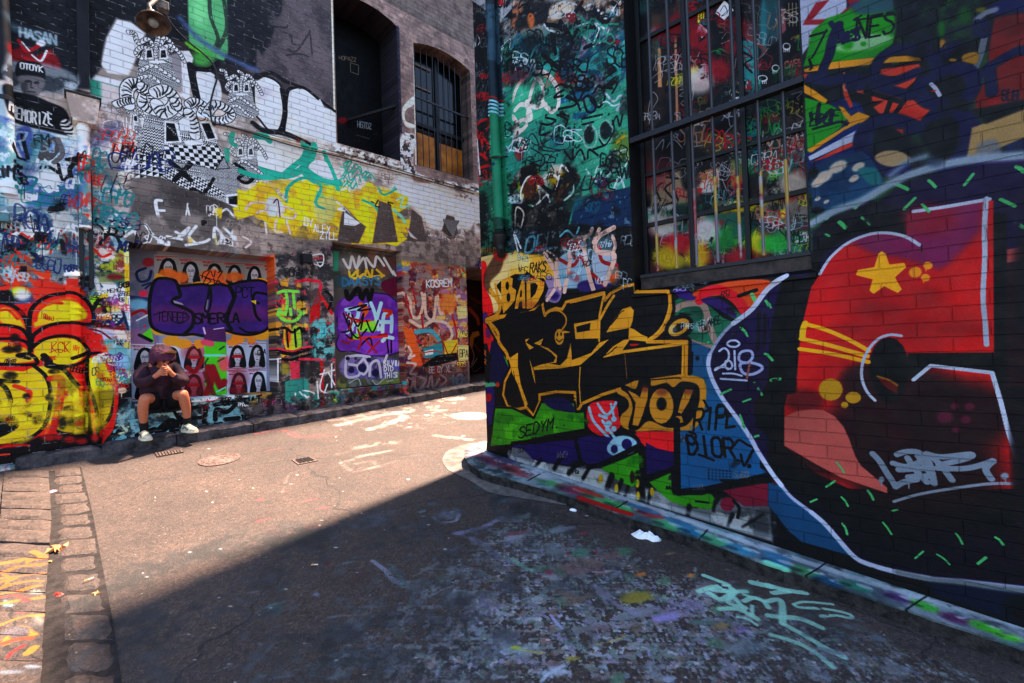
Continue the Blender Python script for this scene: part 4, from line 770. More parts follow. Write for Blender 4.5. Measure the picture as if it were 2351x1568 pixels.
    C('1280 1350 1490 1350 1490 1568 1280 1568', ['6a4a48', '5a3a38'], 51, .04, .7, .1, .7)
    # ------------------ left top
    tile('00')
    Y('-700 -300 1762 -300 1762 470 1560 440 1300 300 900 200 620 560 640 640 0 600 -700 600', '20222a', soft=20); C('-700 -300 1762 -300 1762 460 1300 300 700 130 620 560 0 420 -700 420', ['2c3039', '181a20', '23262f'], 61, .4, .5)
    Y('1290 -40 1560 -40 1570 360 1540 420 1380 360 1300 330', '5fa578', soft=10, wear=.08); B(1380, 60, 60, 110, '7fc492', .8, .7); B(1400, 400, 80, 60, '4d9a52', .7); L('1290 300 1380 360', 30, '6fbf3a', soft=10, wear=.2)
    for s_ in ('1440 -20 1450 120 1500 260 1480 330', '1540 0 1560 200 1500 330'): L(s_, 24, '2a3a34', wear=.2, a=.8)
    L('1240 130 1360 260 1560 390 1762 480', 34, '4f6794', soft=24, a=.8, wear=.1)
    # pale haloed shapes
    Y('800 130 900 150 1000 230 960 330 930 420 880 520 740 500 690 440 730 260', 'dbdbe2', soft=16); Y('660 520 860 560 900 640 860 720 700 760 620 560', 'c3c8d0', soft=16); Y('615 540 680 560 900 620 860 700 720 690 620 640', '3f8f80', soft=12, wear=.08)
    L('760 130 690 200 680 260', 30, '121318'); Y('690 150 770 140 700 300 690 460 640 300', '17181d', soft=14)
    Y('1240 350 1300 350 1330 400 1320 440 1300 700 1250 660', 'cfcfd6', soft=6); Y('1350 500 1400 480 1480 520 1520 600 1510 700 1390 700 1360 600', 'cdced6', sm=True, soft=6); Y('1160 380 1240 360 1260 640 1180 560', '8b8b93', soft=10); L('1310 450 1330 560 1360 700', 44, '16171c'); L('1330 470 1440 480 1500 430', 30, '16171c')
    Y('690 560 880 620 1000 900 930 1120 640 1060 600 900 700 820', 'b5b1b4', soft=20)
    figure(c, 1075, 390, 1.05, 3, 1.1); figure(c, 900, 830, .75, 5, 1.0); figure(c, 1660, 620, .85, 7, 1.0); figure(c, 1690, 1060, .85, 9, 1.0)
    # the large figure
    Y('1000 790 1300 800 1480 950 1560 1080 1640 1200 1665 1330 1655 1420 1560 1400 1400 1340 1250 1290 1150 1240 1000 1200 890 1230 940 1030', 'dedcdd', pat=('mix', .034, '16161b', .05))
    Y('1130 1150 1500 1260 1560 1370 1250 1290 1150 1230', 'e6e4e4', pat=('zig', .05, '16161b', .5)); Y('1380 1180 1560 1090 1640 1200 1660 1330 1560 1340 1480 1280', 'e8e6e6', pat=('ring', .045, '3a3a40', 0)); Y('1130 1000 1270 1000 1500 1000 1540 1080 1480 1170 1280 1110 1130 1100', 'dedcdd', pat=('chk', .05, '16161b', .15)); Y('930 1060 1130 1050 1130 1230 900 1230', 'e2e0e0', pat=('tri', .06, '16161b', 0)); Y('990 880 1120 880 1110 1060 960 1050', 'dcdada', pat=('zig', .035, '16161b', 0))
    for s_ in ('1100 1200 1300 1340', '1250 1210 1330 1130', '1480 1170 1540 1080 1580 1160 1490 1165'): L(s_, 6, Z, sm=False)
    for pts, w_ in (('880 720 870 630 900 580 950 580 1000 650 990 720 1060 760', 70), ('980 600 1040 650 1060 720 1100 760', 60), ('1070 640 1140 620 1200 680 1190 740 1120 780 1080 720', 70), ('1200 700 1260 770 1330 760', 50), ('1300 720 1340 700 1400 730 1380 800', 50), ('1300 780 1330 850 1340 930', 60), ('1420 790 1480 720 1560 750 1590 790 1540 830 1460 830', 50), ('900 690 850 700 800 720', 40)):
        L(pts, w_+10, Z); L(pts, w_, 'e6e4e5'); p = catmull(P(pts), False, 3)
        for a, b in zip(p[::1], p[1:]):
            d = (b-a); n_ = np.array((-d[1], d[0])); n_ = n_/(np.linalg.norm(n_)+1e-6)*w_*.45; L([tuple(a+n_), tuple(a+d*.3), tuple(a-n_)], 9, Z)
    Y('1130 830 1220 840 1250 980 1130 990', 'e8e6e6'); Y('1142 845 1200 850 1232 970 1142 975', '101015'); Y('1370 840 1450 830 1500 960 1420 970', 'e8e6e6'); Y('1385 850 1440 848 1480 950 1430 958', '101015'); Y('1230 830 1300 800 1310 900 1240 900', 'e9e7e7')
    for k in range(6): L([(1150+k*14, 870+k*13), (1155+k*14, 870+k*13)], 4, 'dddddd')
    Y('1260 970 1390 960 1400 990 1280 1005', 'e8e6e6'); Y('1550 1340 1670 1330 1660 1430 1560 1420', 'e8e6e6'); Y('1570 1355 1650 1345 1640 1410 1575 1405', '141419'); 
    L('1175 1120 1240 1170 1310 1240', 34, Z, wear=.1); L('1310 1130 1240 1200 1200 1240', 30, Z, wear=.1); L('1290 1390 1320 1300 1400 1330 1470 1230', 20, Z); L('1620 1130 1690 1180 1640 1230 1700 1260 1762 1210', 22, Z)
    Y('900 1230 1100 1215 1250 1290 1400 1340 1560 1400 1640 1440 1480 1568 820 1568 860 1400', '5b5758', soft=8); C('880 1240 1250 1290 1600 1420 1480 1568 820 1568', ['6b6767', '4a4647'], 71, .25, .5); B(1000, 1280, 90, 50, '77706f', .8)
    L('1110 1380 1070 1390 1090 1500', 20, 'd9d9da'); L('1080 1450 1130 1450', 16, 'd9d9da'); L('1290 1430 1320 1540 1350 1568', 12, 'd9d9da'); L('1290 1400 1270 1560', 9, 'd9d9da'); L('1500 1480 1560 1440 1620 1500 1700 1510', 14, 'cdc9cf')
    Y('1670 1320 1762 1300 1762 1568 1640 1568 1600 1430 1660 1420', 'cfb42a', soft=5); Y('1470 1430 1530 1430 1520 1568 1490 1540', 'cbb02c', soft=5); Y('1500 900 1762 950 1762 1100 1600 1100', 'b9bfbf', soft=30, a=.3); L('1600 920 1590 980 1620 1000', 30, '3fa08f'); Y('1540 1020 1580 1020 1580 1120 1550 1110', '46a593')
    # dark portrait mural with cap and MEMORIZE shirt
    Y('40 140 200 200 330 220 400 300 300 310 200 260 60 200', '4a6470', sm=True, soft=30, a=.8); c.text('HASAN', 130, 250, 390, 310, 62, 14, 'a9bcc8', seed=7, a=.8, soft=6)
    B(280, 300, 34, 22, 'd8dce2', .4); B(320, 380, 26, 22, 'd0cfd8', .5)
    Y('60 350 160 330 250 380 350 340 420 470 300 470 180 420 80 420', '7a1620', sm=True, soft=20, wear=.1); L('130 280 180 350 260 320', 22, '9c1c28', soft=6); L('150 290 200 350', 10, 'd8d8dc'); L('170 400 260 420 340 360', 20, '9c1c28', soft=6); L('220 380 280 420 320 350', 12, 'd0d0d6')
    Y('60 430 160 430 330 440 520 520 520 620 330 640 60 620', '8f9aa4', sm=True, soft=24, a=.8); C('60 480 500 540 500 640 60 620', ['a9b3bc', '3a4048'], 83, .2, .5)
    Y('110 450 150 420 260 430 300 470 310 520 290 560 120 530', '17191e', sm=True, soft=6); c.text('OTOYK', 135, 470, 295, 498, 40, 8, 'c5c9ce', seed=1, jit=.02, slant=0)
    Y('130 520 300 540 290 620 240 670 180 670 140 600', '6b6a70', sm=True, soft=10); B(190, 560, 22, 10, '2a2b30', .5); B(250, 570, 20, 9, '2a2b30', .5); L('215 560 210 600 230 605', 8, '3a3a40'); L('190 630 240 635', 8, '2e2e34'); B(170, 600, 20, 40, '2d2e34', .8, .6)
    Y('30 640 200 650 330 700 450 760 490 900 440 940 300 900 120 850 60 800', '15161b', sm=True, soft=10)
    for i, ch in enumerate('MEMORIZE'):
        x = 70+i*37; y = 815+(i-3.2)**2*-1.2+i*7; c.text(ch, x, y, x+34, y+6+i*2, 78, 10, 'bfc5cb', seed=i, jit=.01, sq=.72, slant=-.02*(i-3))
    Y('410 850 450 820 500 860 490 940 440 910', 'b9bcc2', sm=True, soft=6, pat=('str', .04, '1a1b20', .6))
    # blue-white area and tags lower left
    Y('-700 640 20 640 60 850 300 900 560 960 560 1568 -700 1568', '9fb6c4', soft=20); C('-700 650 60 850 560 960 720 1100 720 1568 -700 1568', ['c3cfd6', '6f86b5', 'b5c6cc', '4a64a0', 'dcdfe0', '5f8f9c'], 91, .22, .55)
    Y('110 900 200 870 230 1000 180 1120 110 1000', '3d4f96', sm=True, soft=14, a=.8); Y('180 1320 560 1300 560 1440 180 1440', '4c62a8', soft=20, a=.7)
    for s_, w_, co in (('230 1010 260 960 300 980 280 1090', 30, '55565c'), ('310 1000 330 1090 400 1010 380 960 330 980', 30, '55565c'), ('400 960 430 1060 370 1120', 26, '6a6b70'), ('150 930 170 1010 190 1090', 20, '17181d'), ('90 1010 120 1080 170 1100', 16, '17181d'), ('240 1160 330 1150 400 1190', 22, '1c1d22'), ('460 1100 540 1090 480 1160 490 1220', 24, '1c1d22'), ('400 1130 430 1240 480 1200', 18, '2a2b30')): L(s_, w_, co)
    for x in (100, 130, 110, 140): B(x+rng.random()*20, 1120+rng.random()*90, 16, 14, Z)
    L('310 1180 320 1310 360 1300', 26, 'dfe3e6'); L('310 1250 350 1240', 22, 'dfe3e6'); L('370 1200 390 1310', 22, 'dfe3e6'); L('260 1100 250 1180 300 1180', 18, 'dfe3e6')
    TE = '2a7f88'
    for s_ in ('110 1270 160 1220 250 1230 200 1300 120 1310', '120 1320 200 1350 300 1330 250 1400 160 1390', '180 1440 260 1470 380 1450 330 1400 250 1420', '330 1370 390 1330 400 1380 360 1400', '510 1280 530 1210 570 1210 520 1340', '400 1280 460 1310 400 1330', '590 1200 620 1120 680 1130 700 1180 640 1210', '640 1290 700 1310 660 1320', '750 1280 800 1250 850 1300 790 1340', '620 1360 690 1380 700 1440 640 1450', '700 1090 780 1120 850 1170', '150 1480 300 1530 400 1510', '100 1440 190 1500'): L(s_, 15, TE, wear=.08)
    B(660, 1160, 110, 100, '2f8f8c', .9, .45); B(760, 1210, 60, 50, '1c5a60', .9, .4)
    # grey and white patchy brick, right of the pipe
    C('620 760 880 760 960 1120 860 1568 620 1568', ['c9c3c2', '8f8a8a', 'b5aeac', '6f6a6b'], 95, .12, .5, .08, .7)
    RE = 'c83426'
    for s_ in ('180 1470 220 1540 270 1470', '350 1440 370 1530', '400 1560 450 1460 480 1530', '560 1500 600 1490 590 1550', '640 1540 690 1568 740 1530', '90 1500 120 1560', '50 1560 150 1550'): L(s_, 18, RE)
    c.text('SARIM', 180, 1568, 420, 1590, 50, 12, 'e2e2e6', seed=8)
    # ------------------ bottom left
    tile('01')
    C('-700 -60 880 -100 880 480 -700 480', ['3f5f9a', '8fb4bc', '1f2430', 'a5c2c8', '30527a', 'c0c6c8', '6a7f8a'], 101, .16, .55, .05)
    for s_ in ('30 20 60 -20 120 10', '60 60 110 20 180 60', '140 30 160 90 200 60', '130 90 180 120 240 60 290 110 330 20', '260 140 300 60 320 150 360 90 340 200', '420 20 460 90 420 160', '440 180 510 150 560 200', '500 60 560 40 600 100', '640 120 680 220 700 130 740 60', '690 120 720 200 760 120 790 250', '720 200 760 160', '700 0 760 40 700 90', '560 230 620 200', '250 300 340 340', '40 130 100 150 160 200'): L(s_, 12, RE)
    for s_ in ('200 -10 260 20 220 60', '280 -20 300 40 370 0 390 60', '380 0 420 40 470 -10', '500 -20 520 40 570 30', '80 50 200 10 300 50'): L(s_, 14, 'e0e2e5')
    for s_ in ('140 60 200 110 130 140', '360 130 420 90 440 190', '200 150 260 220 180 230', '20 180 90 170 120 240'): L(s_, 26, '20232c', soft=6)
    B(90, 320, 110, 90, 'c22f20', .5); L('20 230 110 190 200 230 180 330', 30, 'd8371f'); L('40 300 90 240 150 320 90 400 30 360', 26, 'd9431f'); L('180 270 300 330 330 300 310 420', 28, 'dc4a22', soft=6); L('0 420 110 410 220 430', 26, 'd23a20', soft=8); B(65, 290, 24, 30, 'd0ccd2', .5); L('180 330 280 420', 22, 'ce4a2a', soft=8)
    Y('250 350 450 400 560 420 560 480 250 500', 'c33a26', sm=True, soft=24); B(130, 440, 60, 34, 'a5c02c', .7); Y('0 430 80 440 100 520 0 520', '16171a', soft=6); B(150, 460, 50, 40, 'b9b6b6', .7); Y('300 200 420 180 520 240 520 320 380 330', '6f7f8a', sm=True, soft=20)
    Y('440 290 545 285 550 345 440 345', 'd3d1d2', soft=3); B(475, 308, 9, 9, Z); B(500, 312, 6, 6, Z); L('515 300 540 310', 8, Z); Y('455 360 540 365 535 410 460 410', 'b3301f', soft=3)
    # right column by the alcove edge
    C('640 60 885 60 900 1100 700 1100 640 700', ['1d3a6a', '7fa8b8', '20222c', 'b3bcc2', '2f6f86', 'a8b53a', '8a3a40', 'd5d0cc'], 111, .14, .6, .05)
    for s_ in ('660 360 700 460 740 380', '690 360 760 440', '840 390 860 480', '780 400 800 490 850 470 830 400'): L(s_, 26, 'dcdde0', wear=.1)
    B(770, 430, 34, 60, 'c9c9cc', .4); L('690 110 740 50 800 60 840 150', 20, '20232c'); L('650 150 700 200 760 180', 16, RE); Y('610 470 740 460 750 580 700 540 640 560', '8fbf1e', sm=False, soft=4); L('640 560 690 490 720 580', 24, '16181c'); L('650 520 730 540', 14, '16181c'); Y('660 300 860 310 860 380 680 380', '5a6f3a', soft=14, a=.7); B(790, 340, 60, 20, '7a2a2a', .7)
    B(795, 622, 46, 42, 'a9b9c2', .1); c.text('85', 765, 645, 835, 650, 46, 7, '18181c', seed=2); L('740 640 800 670 850 620', 20, '1c2a5a'); L('640 640 700 680 860 690', 30, '7a1c26', soft=10); B(700, 740, 90, 44, 'a3a9c2', .7); L('620 700 700 720 800 800', 12, '7a1c26'); L('640 760 800 860', 8, 'c33030')
    Y('700 790 860 780 900 960 800 1010 760 900', '6fa5ad', sm=True, soft=16, wear=.1); B(840, 920, 50, 50, '8db4d0', .7); L('780 1000 850 1040 905 1010', 9, 'e0e3e5'); L('880 560 890 880', 24, '8fb9c4', soft=8, a=.8); L('840 560 880 700', 16, '1d2c50', soft=6)
    L('868 120 880 560', 26, 'd8b02a', soft=8, sm=False); L('870 120 872 240', 26, 'e0d9a0', soft=8, sm=False); L('888 480 890 640', 22, 'c9e0ea', soft=4, sm=False)
    for s_, t_ in (((600, 500, 740, 490), 'SENAK'), ((735, 450, 830, 440), 'MEMO'), ((800, 510, 860, 505), 'NBE')): c.text(t_, *s_, 26, 3, '1a1a1c', seed=5)
    Y('770 1080 920 1070 930 1568 700 1568', '17171b', soft=8); B(840, 1120, 32, 22, 'd8b59a', .2); c.drip(835, 1135, 30, 5, 'd8b59a'); L('810 1280 850 1300 840 1360 880 1370', 14, 'cfc3a0'); L('860 1260 830 1340 870 1400 820 1420', 16, 'cfc3a0'); L('800 1360 890 1330', 12, 'cfc3a0'); C('760 1380 900 1380 880 1480 740 1480', ['7fb4c0', '20303a'], 7, .08, .5)
    # ------------------ the big red and yellow piece
    Y('-700 560 0 520 60 530 210 520 340 460 520 455 620 520 640 640 580 690 700 740 740 860 790 950 810 1150 780 1380 700 1500 560 1540 -700 1568', 'd3231e', soft=6)
    YL = 'c3b01c'; OR = 'eeb21e'
    Y('-700 990 0 980 160 990 230 960 330 1030 345 1200 310 1340 240 1420 120 1490 -20 1500 -700 1500', YL, soft=4)
    Y('230 960 330 950 440 960 520 1040 590 1130 620 1300 640 1390 500 1410 380 1400 330 1340 345 1200 340 1050', YL, soft=4); Y('610 900 660 890 720 930 760 1030 770 1200 740 1330 690 1370 640 1200 610 1050', YL, soft=4)
    Y('230 640 250 560 340 510 470 500 560 540 600 600 560 640 420 650 300 670 240 690', OR, sm=True, soft=14); Y('0 560 70 560 130 620 170 690 100 670 0 650', OR, sm=True, soft=14)
    Y('240 820 330 770 460 760 560 800 590 870 520 930 400 950 320 920 240 900', OR, sm=True, soft=8); Y('-40 800 60 790 170 830 210 860 240 910 150 930 0 930', OR, sm=True, soft=10)
    L('240 640 260 570 340 520 420 520', 22, 'd83a20', soft=4); L('330 530 440 490 520 510', 18, 'e05a22', soft=6); L('0 570 60 570 120 630', 16, 'd83a20', soft=4); L('250 710 340 690 450 700 560 690', 40, 'd6241e', soft=4)
    for s_, w_ in (('205 850 200 640 230 540 340 470 480 455 580 490 635 570 640 650 590 665 440 655 320 680 230 740 215 800', 22), ('-40 525 30 520 120 560 180 640 205 760', 24), ('-40 670 60 675 150 700 200 760', 22), ('215 830 300 770 420 745 530 765 600 830 610 880 560 930 440 960 360 940 290 905', 20), ('-700 770 0 765 100 765 180 790 215 850', 20), ('0 940 120 945 240 940 250 910 200 870 120 880 200 900', 22), ('230 950 310 1020 345 1120 340 1250 300 1370 200 1450 60 1495 -100 1505', 22), ('610 870 700 865 760 920 780 1050 785 1200 750 1310 690 1380', 22), ('360 950 440 980 510 1060 580 1140 600 1260 620 1400 630 1480', 26), ('500 900 560 880 600 860', 24), ('600 900 600 1050 660 1250 670 1440', 20), ('300 880 340 920 330 950 440 960', 34), ('350 1380 460 1420 620 1410', 18), ('0 1050 60 1060 120 1060', 24), ('-20 1060 40 1110 70 1200 40 1280 0 1300', 26)): L(s_, w_, '0e0d0f')
    L('345 1040 420 1050 400 1250 360 1400', 40, 'b6281e', soft=6); L('560 1100 570 1220', 30, 'b6281e', soft=6); L('100 1090 200 1130 190 1190', 26, 'c23a20', soft=5); L('700 870 760 960 800 1150 770 1370 720 1440', 22, 'd8281e'); 
    for q in ((60, 840, 50, 26), (120, 830, 30, 34), (100, 760, 36, 30), (370, 990, 40, 18), (70, 1020, 50, 30), (260, 1310, 44, 44), (140, 1230, 60, 18, ), (200, 1280, 44, 24), (180, 1160, 26, 20), (480, 1250, 50, 26), (430, 1340, 30, 50), (500, 1340, 40, 30), (0, 1230, 20, 40), (220, 1220, 24, 16), (340, 1170, 30, 24), (560, 1330, 36, 36)): B(q[0], q[1], q[2], q[3], '17150f', .5, .85)
    Y('-40 1250 90 1290 130 1350 90 1400 -40 1440', '0f0e10', sm=True, soft=6); C('0 1060 330 1060 330 1440 0 1480', ['a99a1a', 'd8c42a'], 15, .2, .55, .1, .7); C('360 980 760 950 740 1390 380 1400', ['a8951c', 'd6c02c', '7f7a1c'], 16, .2, .55, .1, .7)
    L('520 1290 530 1370 590 1380', 14, '8a7a18'); L('520 1290 590 1280 595 1370', 14, 'd9c92c'); L('340 860 400 840 460 850 430 790', 4, '9c2018'); c.text('KCK', 350, 860, 480, 860, 70, 4, '9c2018', seed=4)
    Y('-700 1500 0 1510 150 1490 260 1440 420 1420 640 1420 700 1440 700 1568 -700 1700', '1a0f12', soft=16)
    for q in ((330, 1445, 50, 26), (400, 1440, 30, 22), (480, 1460, 44, 24), (560, 1470, 40, 22), (650, 1440, 30, 26), (60, 1500, 60, 14)): B(*q, 'a01c20', .7, .9)
    L('-40 1520 120 1500 200 1500', 14, 'b9231f', soft=5); L('-40 1568 60 1560', 12, 'c9452a')
    # ------------------ painted wall under the alcove
    Y('880 1180 1762 1150 1800 1330 1400 1400 900 1460', '7fa9b4', soft=5); C('880 1180 1762 1150 1800 1330 900 1460', ['6a98a6', '9dbfc6', '232830'], 33, .12, .5, .1, .8)
    for s_, w_ in (('1060 1260 1160 1250 1230 1240', 22), ('1190 1230 1240 1330 1230 1370', 34), ('1290 1250 1410 1230 1400 1300 1320 1310', 26), ('1480 1320 1490 1250 1560 1270 1620 1210 1560 1205 1480 1220', 28), ('1100 1400 1180 1340 1200 1400', 60), ('1060 1390 950 1430', 40), ('1450 1370 1520 1350', 30), ('1400 1330 1430 1390', 26), ('1550 1320 1640 1310', 30), ('1650 1200 1700 1230 1762 1180', 16), ('1670 1290 1700 1340 1762 1290', 24), ('1300 1340 1250 1310', 18)): L(s_, w_, '101215')
    c.text('RAT', 1680, 1240, 1800, 1215, 60, 12, '141416', seed=6); c.text('VINK', 1700, 1290, 1850, 1265, 45, 12, '141416', seed=7); c.text('BAG', 1680, 1345, 1800, 1320, 55, 14, '141416', seed=8)
    L('1320 1195 1500 1180 1700 1160', 12, 'c9d5dc', wear=.2); L('1380 1185 1450 1195 1520 1170', 6, 'b92a3a')
    # concrete lintel band over alcove and door
    tile('01')
    Y('870 -80 1762 -60 1762 185 1200 130 870 105', '75706f', soft=10); C('870 -80 1762 -60 1762 180 870 100', ['8a8584', '5c5857'], 39, .2, .5)
    for s_ in ('850 30 900 0 940 50', '860 60 920 20', '1000 -20 1060 60 1150 120 1160 100', '1210 30 1260 50 1300 0 1230 60', '1150 60 1250 80', '1350 -10 1300 60 1350 110', '1280 120 1400 100 1440 80', '1470 70 1480 0 1530 60 1500 110', '1540 0 1600 60 1650 130', '1650 -20 1600 40 1680 100', '1700 150 1720 60 1762 40'): L(s_, 18, 'c6cbd0', soft=4)
    L('900 -10 1000 -20 1050 50 1160 70 1220 50', 5, '3a3535'); L('1480 60 1490 120', 10, 'b8c46a', soft=4); B(1310, 90, 18, 20, 'c9b070', .7)
    # ------------------ tile 11: door surround
    tile('11')
    C('-60 -60 1500 -60 1500 260 1000 160 520 110 0 200', ['8a8280', 'a39a96', '6a6362', 'b9a9a4'], 43, .18, .5)
    Y('0 -40 240 -40 230 20 170 30 130 20 0 20', 'c9b030', soft=10); Y('240 20 400 0 430 -40 500 -40 340 100', '5fb0a8', soft=14, wear=.1); Y('740 -60 830 -60 830 60 770 70', 'd3b52a', soft=5); Y('560 60 700 80 700 110 560 90', 'd3b52a', soft=5, wear=.1); Y('930 -60 1060 -60 1060 40 980 100 900 60', 'cdb62e', soft=10); Y('1040 0 1120 60 1060 120', 'e0d0d0', soft=4); L('1050 10 1090 80', 10, 'c23a3a')
    Y('620 -60 740 -60 780 30 700 60 660 20', '5f5654', soft=4); Y('830 -60 930 -60 930 60 850 60', '6a605e', soft=4); Y('1280 -40 1400 -50 1380 60 1340 90 1310 50', '7c7270', soft=3); L('1280 0 1320 70 1400 60', 6, '2a2422')
    c.text('ZILLA', 400, 60, 580, 70, 70, 8, 'cfd0d6', seed=3, jit=.1); c.text('EX', 460, 20, 520, 20, 40, 7, 'cfd0d6', seed=4)
    for q in ((1150, 170), (1280, 190), (1400, 180)): B(q[0], q[1], 50, 60, 'c98a9c', .8, .5)
    c.text('PUSH', 1120, 220, 1450, 240, 110, 14, 'b5808c', seed=4, a=.7, wear=.1)
    for s_ in ('70 200 90 120 120 200', '130 110 160 180 190 120 230 180', '110 140 240 130'): L(s_, 20, 'b02a34', wear=.05)
    C('60 100 260 100 260 220 60 220', ['d8b23a', '3a2a2c', 'c83a3a'], 47, .08, .6); L('200 250 290 250 350 130 300 110', 8, '3a3436')
def paint_left2(c):
    L, Y, B, C = c.line, c.poly, c.blob, c.cloud
    Z = '141316'
    tile('11')
    Y('100 200 520 160 560 1290 140 1330', '77706f', soft=10); C('100 200 520 160 560 1290 140 1330', ['8b8482', '2a282c', '4a4248', '9c9390', '3a3a3e'], 48, .12, .55)
    L('112 190 115 430', 30, 'd8622a', soft=4, sm=False)
    c.text('ROOH', 195, 340, 330, 330, 60, 6, '2a2628', seed=3); L('390 190 460 185 455 260 400 250', 8, 'cfc8ca'); L('400 210 450 210', 12, 'b92f3c'); L('420 240 460 240 440 270 420 240', 6, 'e6e6ea')
    L('130 370 230 450', 26, 'cc3450', soft=3); L('270 370 430 370 440 440', 22, 'c9304c', soft=3); L('280 370 290 560', 22, 'c9304c', soft=3)
    Y('130 380 300 400 300 680 150 700', '4a4348', soft=12, a=.8); C('120 400 330 400 330 900 130 900', ['cc3a50', '2a272b', 'd9a43a', '6a656a'], 49, .1, .62)
    for s_ in ('150 450 200 435 290 440', '205 440 215 520 200 600', '255 440 265 550', '150 600 200 640 270 640 310 590 290 570', '150 600 160 560 180 590', '235 560 240 600'): L(s_, 20, '7fd657')
    Y('360 600 430 450 440 450 510 560 520 540 430 500 420 640 370 650', 'b01c26', soft=4); L('440 450 430 620 450 900 460 1290', 22, 'a81822', soft=3); L('365 610 370 650 520 660', 12, 'd02c40'); L('430 450 370 610', 20, 'b81e28'); L('440 460 520 590', 20, 'b81e28'); B(400, 480, 44, 54, '6a5a5c', .5, .7); L('470 430 520 480 500 560', 18, '17171b')
    Y('190 700 240 680 260 860 200 830', 'cfae30', sm=True, soft=5); Y('250 690 300 690 310 830 260 860', '9cc23a', sm=True, soft=5); B(220, 740, 20, 60, 'd85a30', .6)
    L('140 700 200 690 250 720 300 690 320 720', 18, Z); L('210 700 220 820', 14, Z); L('265 700 275 820', 14, Z); L('150 850 250 870 340 840 420 850', 26, Z); L('150 900 240 910 330 880 400 860', 18, Z); L('140 830 250 850 340 820 420 830', 12, 'd23050')
    Y('230 920 300 920 300 1130 250 1130', 'd8405a', soft=3); L('300 905 540 910', 16, 'd23c58'); Y('200 1060 260 1040 340 1040 350 1190 280 1210 200 1200', '3f8f86', soft=4); Y('340 1150 420 1140 430 1230 350 1230', '3f8f86', sm=True, soft=5); Y('500 1140 560 1130 590 1200 530 1240', '55a590', sm=True, soft=6); B(550, 1190, 40, 20, '9cc23a', .6)
    C('380 640 540 640 540 900 380 900', ['3a7f88', '2a2e33', '6ab0b4'], 50, .1, .5); c.text('EK', 440, 740, 510, 735, 60, 9, '55b3bf', seed=8)
    for s_ in ('300 1130 340 1180 330 1200', '320 1120 400 1140 370 1180', '420 1060 430 1190', '470 980 440 1110 520 1150', '500 1000 540 1080', '490 1080 470 1160 540 1160', '340 1160 420 1210', '440 1010 540 980', '520 940 520 1100', '150 900 150 1060', '120 910 170 900', '270 1140 270 1180'): L(s_, 10, 'd5dde0', wear=.08)
    L('550 500 555 1080', 20, 'd0345a', soft=6, sm=False, a=.8); B(200, 970, 30, 40, '8f8a3a', .8); Y('130 1200 200 1190 330 1280 140 1330', '6a3a72', soft=12, a=.8)
    # right of the door
    Y('1000 220 1100 230 1440 270 1440 340 1010 330', 'c9ac36', soft=10, wear=.1); C('1000 230 1440 260 1440 350 1010 350', ['7a7fc0', 'd6b43a', '5a9f92', 'a23a3c'], 52, .09, .55)
    C('1010 320 1450 340 1460 1110 1020 1130', ['5a2a4c', '8a3a36', 'c9a98f', '3a2a44', 'b06a48', '7a2c2c', '8a7f80'], 57, .12, .6); C('1240 440 1460 440 1460 700 1260 700', ['d98a3a', 'd9b27a', '8a6a9a'], 59, .1, .5)
    c.text('KOSREM', 1170, 410, 1350, 405, 46, 9, 'dfdde0', seed=6, jit=.08)
    for s_ in ('1010 450 1060 500 1070 600 1120 620 1150 520 1140 450', '1160 460 1170 600 1220 630 1240 480', '1250 480 1260 560 1280 600 1300 520 1340 590 1360 500 1400 470', '1060 640 1140 680 1220 640 1310 660 1350 740 1300 800'): L(s_, 22, 'c9b0a4', wear=.1)
    for s_ in ('1030 460 1050 560 1070 620', '1080 700 1120 780', '1140 600 1150 700', '1350 600 1380 760 1300 880', '1080 780 1160 800', '1080 430 1100 520', '1210 920 1240 960 1270 910', '1240 960 1250 1010', '1160 860 1290 850'): L(s_, 16, 'a52426', wear=.05)
    B(1320, 520, 60, 70, 'd97a2c', .4, .8); Y('1150 830 1280 790 1290 880 1160 900', '2f8f9c', soft=3); Y('1160 850 1220 835 1220 870 1165 880', 'cfe0e2'); L('1160 860 1220 850 1280 860', 8, 'b02a2c'); Y('1290 780 1390 770 1380 880 1300 900', 'd9b13a', soft=3); L('1290 790 1330 880 1380 800', 9, '9c2424')
    Y('1010 680 1080 700 1150 950 1080 960 1040 800', 'd5642a', soft=10); Y('1130 960 1240 880 1380 860 1390 910 1200 960', '17151a', soft=6); Y('1390 810 1460 810 1460 910 1395 920', 'dcd38a', soft=3); c.text('BPA', 1400, 890, 1460, 888, 50, 5, '1c1a1a', seed=2)
    Y('1380 540 1450 540 1450 620 1390 630', 'dcc890', soft=4, wear=.1); c.text('BAAS', 1390, 755, 1455, 750, 34, 6, 'e0d060', seed=4); c.text('ROS', 1385, 960, 1445, 955, 32, 6, 'e0d060', seed=4); L('1100 720 1200 710 1260 770', 30, '4f9fb0', wear=.15, soft=5)
    c.text('8E OY.XL"', 1190, 1000, 1365, 990, 42, 7, 'e6e6ea', seed=9, jit=.05); c.text('CAL', 1040, 1110, 1120, 1105, 80, 12, 'b9a4a0', seed=3, sm=True, jit=.1)
    for s_ in ('1050 820 1070 860 1050 900 1090 880', '1040 930 1100 940 1060 1000 1100 1010', '1130 1030 1170 1050 1130 1110 1180 1100 1200 1020', '1210 1020 1220 1100 1260 1040', '1270 1010 1310 1050 1260 1100'): L(s_, 16, 'c4b4b4', wear=.1)
    c.text('IO', 1335, 1080, 1425, 1075, 60, 16, '8fb4c6', seed=4); Y('1320 1030 1460 1010 1465 1100 1330 1110', '5a7f96', soft=20, a=.5)
    Y('1010 960 1460 940 1465 1110 1030 1140', '34222e', soft=20, a=.45)
